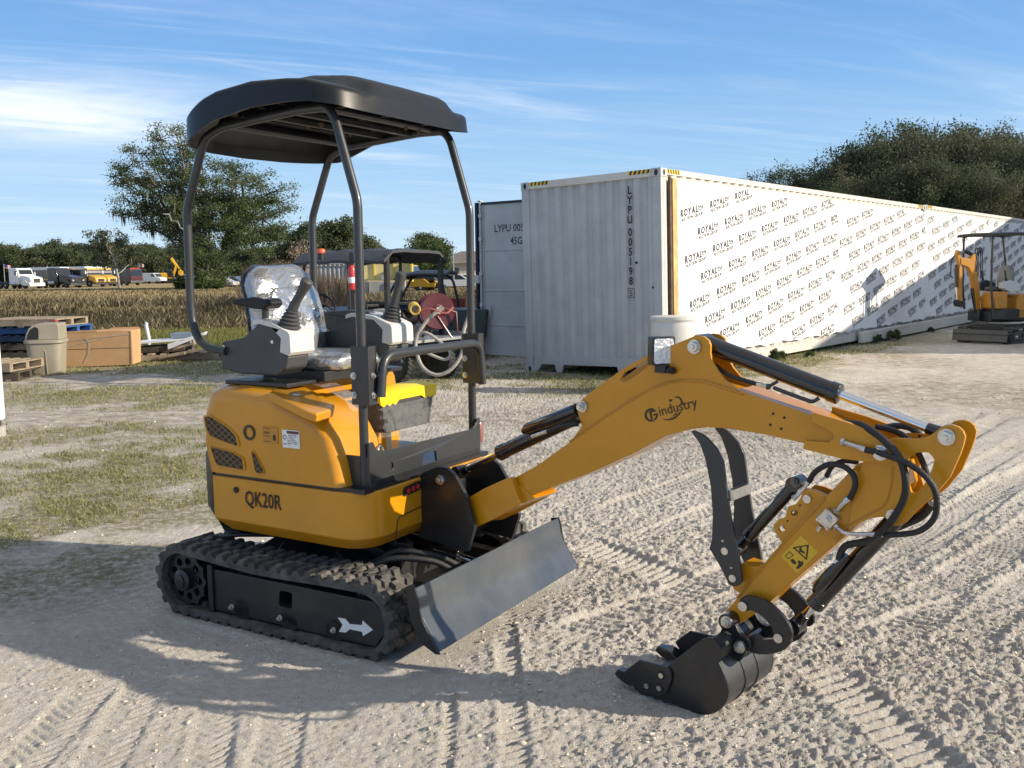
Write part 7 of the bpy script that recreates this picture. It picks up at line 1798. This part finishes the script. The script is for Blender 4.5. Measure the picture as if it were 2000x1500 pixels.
# mid trees between the posts
for k, (px, Y, s_, lab) in enumerate(((575, 120, .62, 'small rounded tree just left of the far canopy post'), (602, 125, .70, 'dark tree straight behind the far canopy post'), (640, 122, .76, 'tallest dark oak between the two canopy posts'), (672, 126, .62, 'dark oak behind the near canopy post'), (705, 140, .60, 'low dark tree right of the near canopy post'), (735, 150, .50, 'lowest dark tree above the cart roof'))):
    place_tree(P1[(k + 1) % 4], at(px, Y, 0), k * 1.1, s_top(P1[(k + 1) % 4], px, Y, (478, 455, 444, 453, 474, 484)[k]), lab, 'tree', 'trees behind the cart', 'tree')
rt = tree_meshes(77, 5.0, 2.1, .15, 100, .40, .10, LEAF, 3, 9, .12, .75, 3)
place_tree(rt, at(832, 84, 0), .5, s_top(rt, 832, 84, 468), 'lone round green tree left of the street lamp', name='round_tree')
for k, (px, Y, s_) in enumerate(((772, 210, .42), (800, 215, .40), (858, 205, .42), (880, 220, .40), (905, 225, .42), (928, 215, .5), (948, 205, .5), (965, 215, .48))):
    place_tree(P1[k % 4], at(px, Y, 0), k * .9, s_top(P1[k % 4], px, Y, (516, 514, 518, 515, 512, 506, 500, 505)[k]), 'small dark tree on the skyline behind the houses', 'tree', 'skyline trees behind the houses', 'tree')
# dry brush between seat and fence
def brush(seed, h, n):
    rg = np.random.default_rng(seed); a = rg.random(n) * 6.28; r = rg.random(n) ** .6 * 1.1; x, y = r * np.cos(a) * 1.2, r * np.sin(a) * .6; hh = h * (.5 + .6 * rg.random(n)); lx, ly = rg.normal(size=n) * .28 * hh, rg.normal(size=n) * .2 * hh; w = .012
    z = np.zeros(n); A = np.stack([x - w, y, z], 1); B = np.stack([x + w, y, z], 1); C = np.stack([x + w * .7 + lx * .5, y + ly * .5, hh * .55], 1); D = np.stack([x - w * .7 + lx * .5, y + ly * .5, hh * .55], 1); E = np.stack([x + lx, y + ly, hh], 1)
    P = np.stack([A, B, C, D, E], 1).reshape(-1, 3); k = np.arange(n) * 5; F = np.concatenate([np.stack([k, k + 1, k + 2], 1), np.stack([k, k + 2, k + 3], 1), np.stack([k + 3, k + 2, k + 4], 1)])
    me = np_mesh('twigs', P, F, 3); t = me.attributes.new('tint', 'FLOAT', 'POINT'); t.data.foreach_set('value', np.repeat(rg.random(n), 5).astype(np.float32)); me.materials.append(DRY); return me
BR = [brush(s, 1.9, 1500) for s in (1, 2)]
for k, (px, Y, s_, lab) in enumerate(((535, 40, .95, 'dry brown brush behind the wrapped seat'), (565, 42, 1.05, 'dry brown brush just right of the wrapped seat'), (600, 39, .8, 'dry brown brush behind the far canopy post'), (632, 38, .85, 'dry brown brush in front of the corrugated fence'), (658, 38.5, .75, 'dry brown brush at the right end of the fence'))):
    o = bpy.data.objects.new('brush', BR[k % 2]); COL.objects.link(o); o.location = at(px, Y, 0); o.rotation_euler.z = k; o.scale = (s_,) * 3; props(o, lab, 'brush', 'dry brush by the fence')
mt = tree_meshes(88, 3.6, 1.6, .06, 6, .2, .05, DRY, 3, 8, .1, .7, 3, wm=DRY if False else PALE)
place_tree(mt, at(590, 46, 0), .2, .85, 'bare grey brown sapling behind the far canopy post', name='bare_tree')
# tall wood behind the containers
P2 = [tree_meshes(60 + i, 10.5, 2.9, .22, 50, .34, .075, LEAFB if i % 2 else LEAFD, 3, 12, .06, .62, 3, minr=.008, keep=.72) for i in range(4)]
row = [(1478, 74, 336), (1513, 72, 350), (1542, 70, 327), (1578, 66, 334), (1605, 62, 322), (1634, 60, 306), (1660, 64, 298), (1684, 60, 284), (1712, 57, 276), (1738, 60, 258), (1766, 57, 248), (1798, 55, 241), (1832, 57, 250), (1866, 54, 240), (1896, 57, 246), (1926, 53, 262), (1958, 55, 266), (1990, 51, 256), (2030, 50, 262), (1650, 72, 312), (1745, 74, 270), (1830, 70, 262), (1915, 72, 268), (2000, 66, 262), (1590, 78, 345), (1700, 48, 330), (1760, 47, 315), (1820, 46, 310), (1880, 45, 315), (1940, 44, 320), (1630, 50, 350)]
for k, (px, Y, yp) in enumerate(row):
    yp += (k * 37 % 23) + 14
    lab = 'small round tree apart at the left end of the wood behind the containers' if k == 0 else 'dark scrubby tree in the wood behind the containers'
    place_tree(P2[k % 4], at(px, Y, 0), k * 1.7, s_top(P2[k % 4], px, Y, yp), lab, 'tree', None if k == 0 else 'wood behind the containers', 'tree')
# weeds along the container base
wd = tree_meshes(91, .35, .3, .006, 12, .04, .025, LEAF, 3, 7, .05, .8, 3)
for k, u in enumerate((1.5, 2.4, 3.3, 4.4, 8.2, 9.0, 12.0, 17.0)):
    p = CF.p(u, -.22 - .1 * (k % 2), 0); p.z = 0
    place_tree(wd, p, k, .22 + .10 * (k % 3), 'low green weed growing at the foot of the wrapped containers', 'weed', 'weeds along the containers', 'weed')
# ================================================================ camera, sun, sky
cam = bpy.data.cameras.new('camera'); co = bpy.data.objects.new('camera', cam); COL.objects.link(co)
cam.sensor_fit = 'HORIZONTAL'; cam.sensor_width = 36; cam.lens = 36 * FPX / 2000; cam.clip_end = 9000; cam.clip_start = .05
mw = Matrix((CR, CU, -_fw)).transposed().to_4x4(); mw.translation = CAM; co.matrix_world = mw
bpy.context.scene.camera = co
SUN = Vector((math.cos(R(-12)), math.sin(R(-12)), 0)); SEL = R(22)
sd = Vector((SUN.x * math.cos(SEL), SUN.y * math.cos(SEL), math.sin(SEL)))
sl = bpy.data.lights.new('sun', 'SUN'); sl.energy = 5.0; sl.angle = R(.6); sl.color = (1, .88, .70)
so = bpy.data.objects.new('sun', sl); COL.objects.link(so); so.rotation_euler = sd.to_track_quat('Z', 'Y').to_euler(); so.location = (20, 0, 20)
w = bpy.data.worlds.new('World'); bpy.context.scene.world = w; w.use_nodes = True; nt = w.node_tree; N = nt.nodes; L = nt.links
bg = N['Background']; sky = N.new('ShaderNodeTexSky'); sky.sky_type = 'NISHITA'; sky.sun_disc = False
sky.sun_elevation = SEL; sky.sun_rotation = math.atan2(SUN.x, SUN.y); sky.air_density = 1.0; sky.dust_density = .3; sky.ozone_density = 2.2
tc = N.new('ShaderNodeTexCoord'); sp = N.new('ShaderNodeSeparateXYZ'); L.new(tc.outputs['Generated'], sp.inputs[0])
def mth(op, a, c=None, clamp=False):
    k = N.new('ShaderNodeMath'); k.operation = op; k.use_clamp = clamp
    for i, x in enumerate((a, c)):
        if x is None: continue
        if isinstance(x, (int, float)): k.inputs[i].default_value = x
        else: L.new(x, k.inputs[i])
    return k.outputs[0]
zz_ = mth('MAXIMUM', mth('ADD', sp.outputs['Z'], .06), .02)
cx_ = mth('DIVIDE', sp.outputs['X'], zz_); cy_ = mth('DIVIDE', sp.outputs['Y'], zz_)
cmb = N.new('ShaderNodeCombineXYZ'); L.new(cx_, cmb.inputs[0]); L.new(cy_, cmb.inputs[1])
def cloud(scale, rot, sc, lo, hi, dist=.6, det=9, loc=(0, 0, 0)):
    mp = N.new('ShaderNodeMapping'); mp.vector_type = 'TEXTURE'; mp.inputs['Rotation'].default_value = (0, 0, R(rot)); mp.inputs['Scale'].default_value = tuple(1 / q for q in sc); mp.inputs['Location'].default_value = loc
    L.new(cmb.outputs[0], mp.inputs[0]); n = N.new('ShaderNodeTexNoise'); n.inputs['Scale'].default_value = scale; n.inputs['Detail'].default_value = det; n.inputs['Roughness'].default_value = .62; n.inputs['Distortion'].default_value = dist
    L.new(mp.outputs[0], n.inputs['Vector']); r = N.new('ShaderNodeMapRange'); r.inputs[1].default_value = lo; r.inputs[2].default_value = hi; r.interpolation_type = 'SMOOTHSTEP'; L.new(n.outputs['Fac'], r.inputs[0]); return r.outputs[0]
wisps = cloud(1.0, 38, (.28, 1.7, 1), .48, .82, .9); fine = cloud(2.4, 22, (.22, 2.0, 1), .45, .85, 1.2, loc=(3, 1, 0)); veil = cloud(.45, 10, (.6, 1.4, 1), .46, .82, .6, loc=(1.3, 0, 0))
low = N.new('ShaderNodeMapRange'); low.inputs[1].default_value = .42; low.inputs[2].default_value = .05; L.new(sp.outputs['Z'], low.inputs[0])
# cloud bank in the left part of the view, a soft-edged patch of direction space
azm = mth('ARCTAN2', sp.outputs['X'], sp.outputs['Y']); elv = mth('ARCSINE', sp.outputs['Z'])
def gauss(a, c, s): q = mth('DIVIDE', mth('SUBTRACT', a, c), s); return mth('EXPONENT', mth('MULTIPLY', mth('MULTIPLY', q, q), -1.0))
bank = mth('MULTIPLY', gauss(azm, -.46, .20), gauss(elv, .150, .030))
n4 = cloud(1.6, 5, (.8, 1.2, 1), .3, .6, .5, loc=(7, 2, 0)); bank = mth('MULTIPLY', bank, mth('ADD', mth('MULTIPLY', n4, .7), .35))
patch = cloud(.55, 60, (.8, 1.0, 1), .42, .66, .5, 4, (5, 4, 0)); tot = mth('ADD', mth('MULTIPLY', mth('ADD', mth('MULTIPLY', wisps, .62), mth('MULTIPLY', fine, .34)), mth('ADD', mth('MULTIPLY', patch, .75), .25)), mth('ADD', mth('MULTIPLY', veil, .25), mth('MULTIPLY', bank, .78)), True)
tot = mth('MULTIPLY', tot, 1.0, True)
mx = N.new('ShaderNodeMix'); mx.data_type = 'RGBA'; L.new(tot, mx.inputs[0])
hs = N.new('ShaderNodeHueSaturation'); hs.inputs['Saturation'].default_value = 1.0; hs.inputs['Value'].default_value = 1.0; L.new(sky.outputs[0], hs.inputs['Color'])
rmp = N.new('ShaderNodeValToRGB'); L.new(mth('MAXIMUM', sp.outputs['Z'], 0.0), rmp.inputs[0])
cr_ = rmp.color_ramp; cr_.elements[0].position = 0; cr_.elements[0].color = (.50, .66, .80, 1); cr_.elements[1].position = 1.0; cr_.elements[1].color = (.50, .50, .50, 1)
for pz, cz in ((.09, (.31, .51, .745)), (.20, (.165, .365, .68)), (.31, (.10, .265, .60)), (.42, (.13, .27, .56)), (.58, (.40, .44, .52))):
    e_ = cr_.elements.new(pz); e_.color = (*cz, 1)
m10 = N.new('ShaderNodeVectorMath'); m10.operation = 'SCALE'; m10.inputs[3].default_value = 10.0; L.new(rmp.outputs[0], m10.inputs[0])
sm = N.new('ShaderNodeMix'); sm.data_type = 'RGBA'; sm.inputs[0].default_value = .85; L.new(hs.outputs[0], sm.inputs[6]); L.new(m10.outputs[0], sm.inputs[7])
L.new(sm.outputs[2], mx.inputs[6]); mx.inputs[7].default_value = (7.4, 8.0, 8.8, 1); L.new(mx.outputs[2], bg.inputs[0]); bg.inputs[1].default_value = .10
vs_ = bpy.context.scene.view_settings; vs_.view_transform = 'Standard'; vs_.look = 'None'; vs_.exposure = .42; vs_.gamma = 1
bpy.context.scene.cycles.max_bounces = 6; bpy.context.scene.cycles.transparent_max_bounces = 12
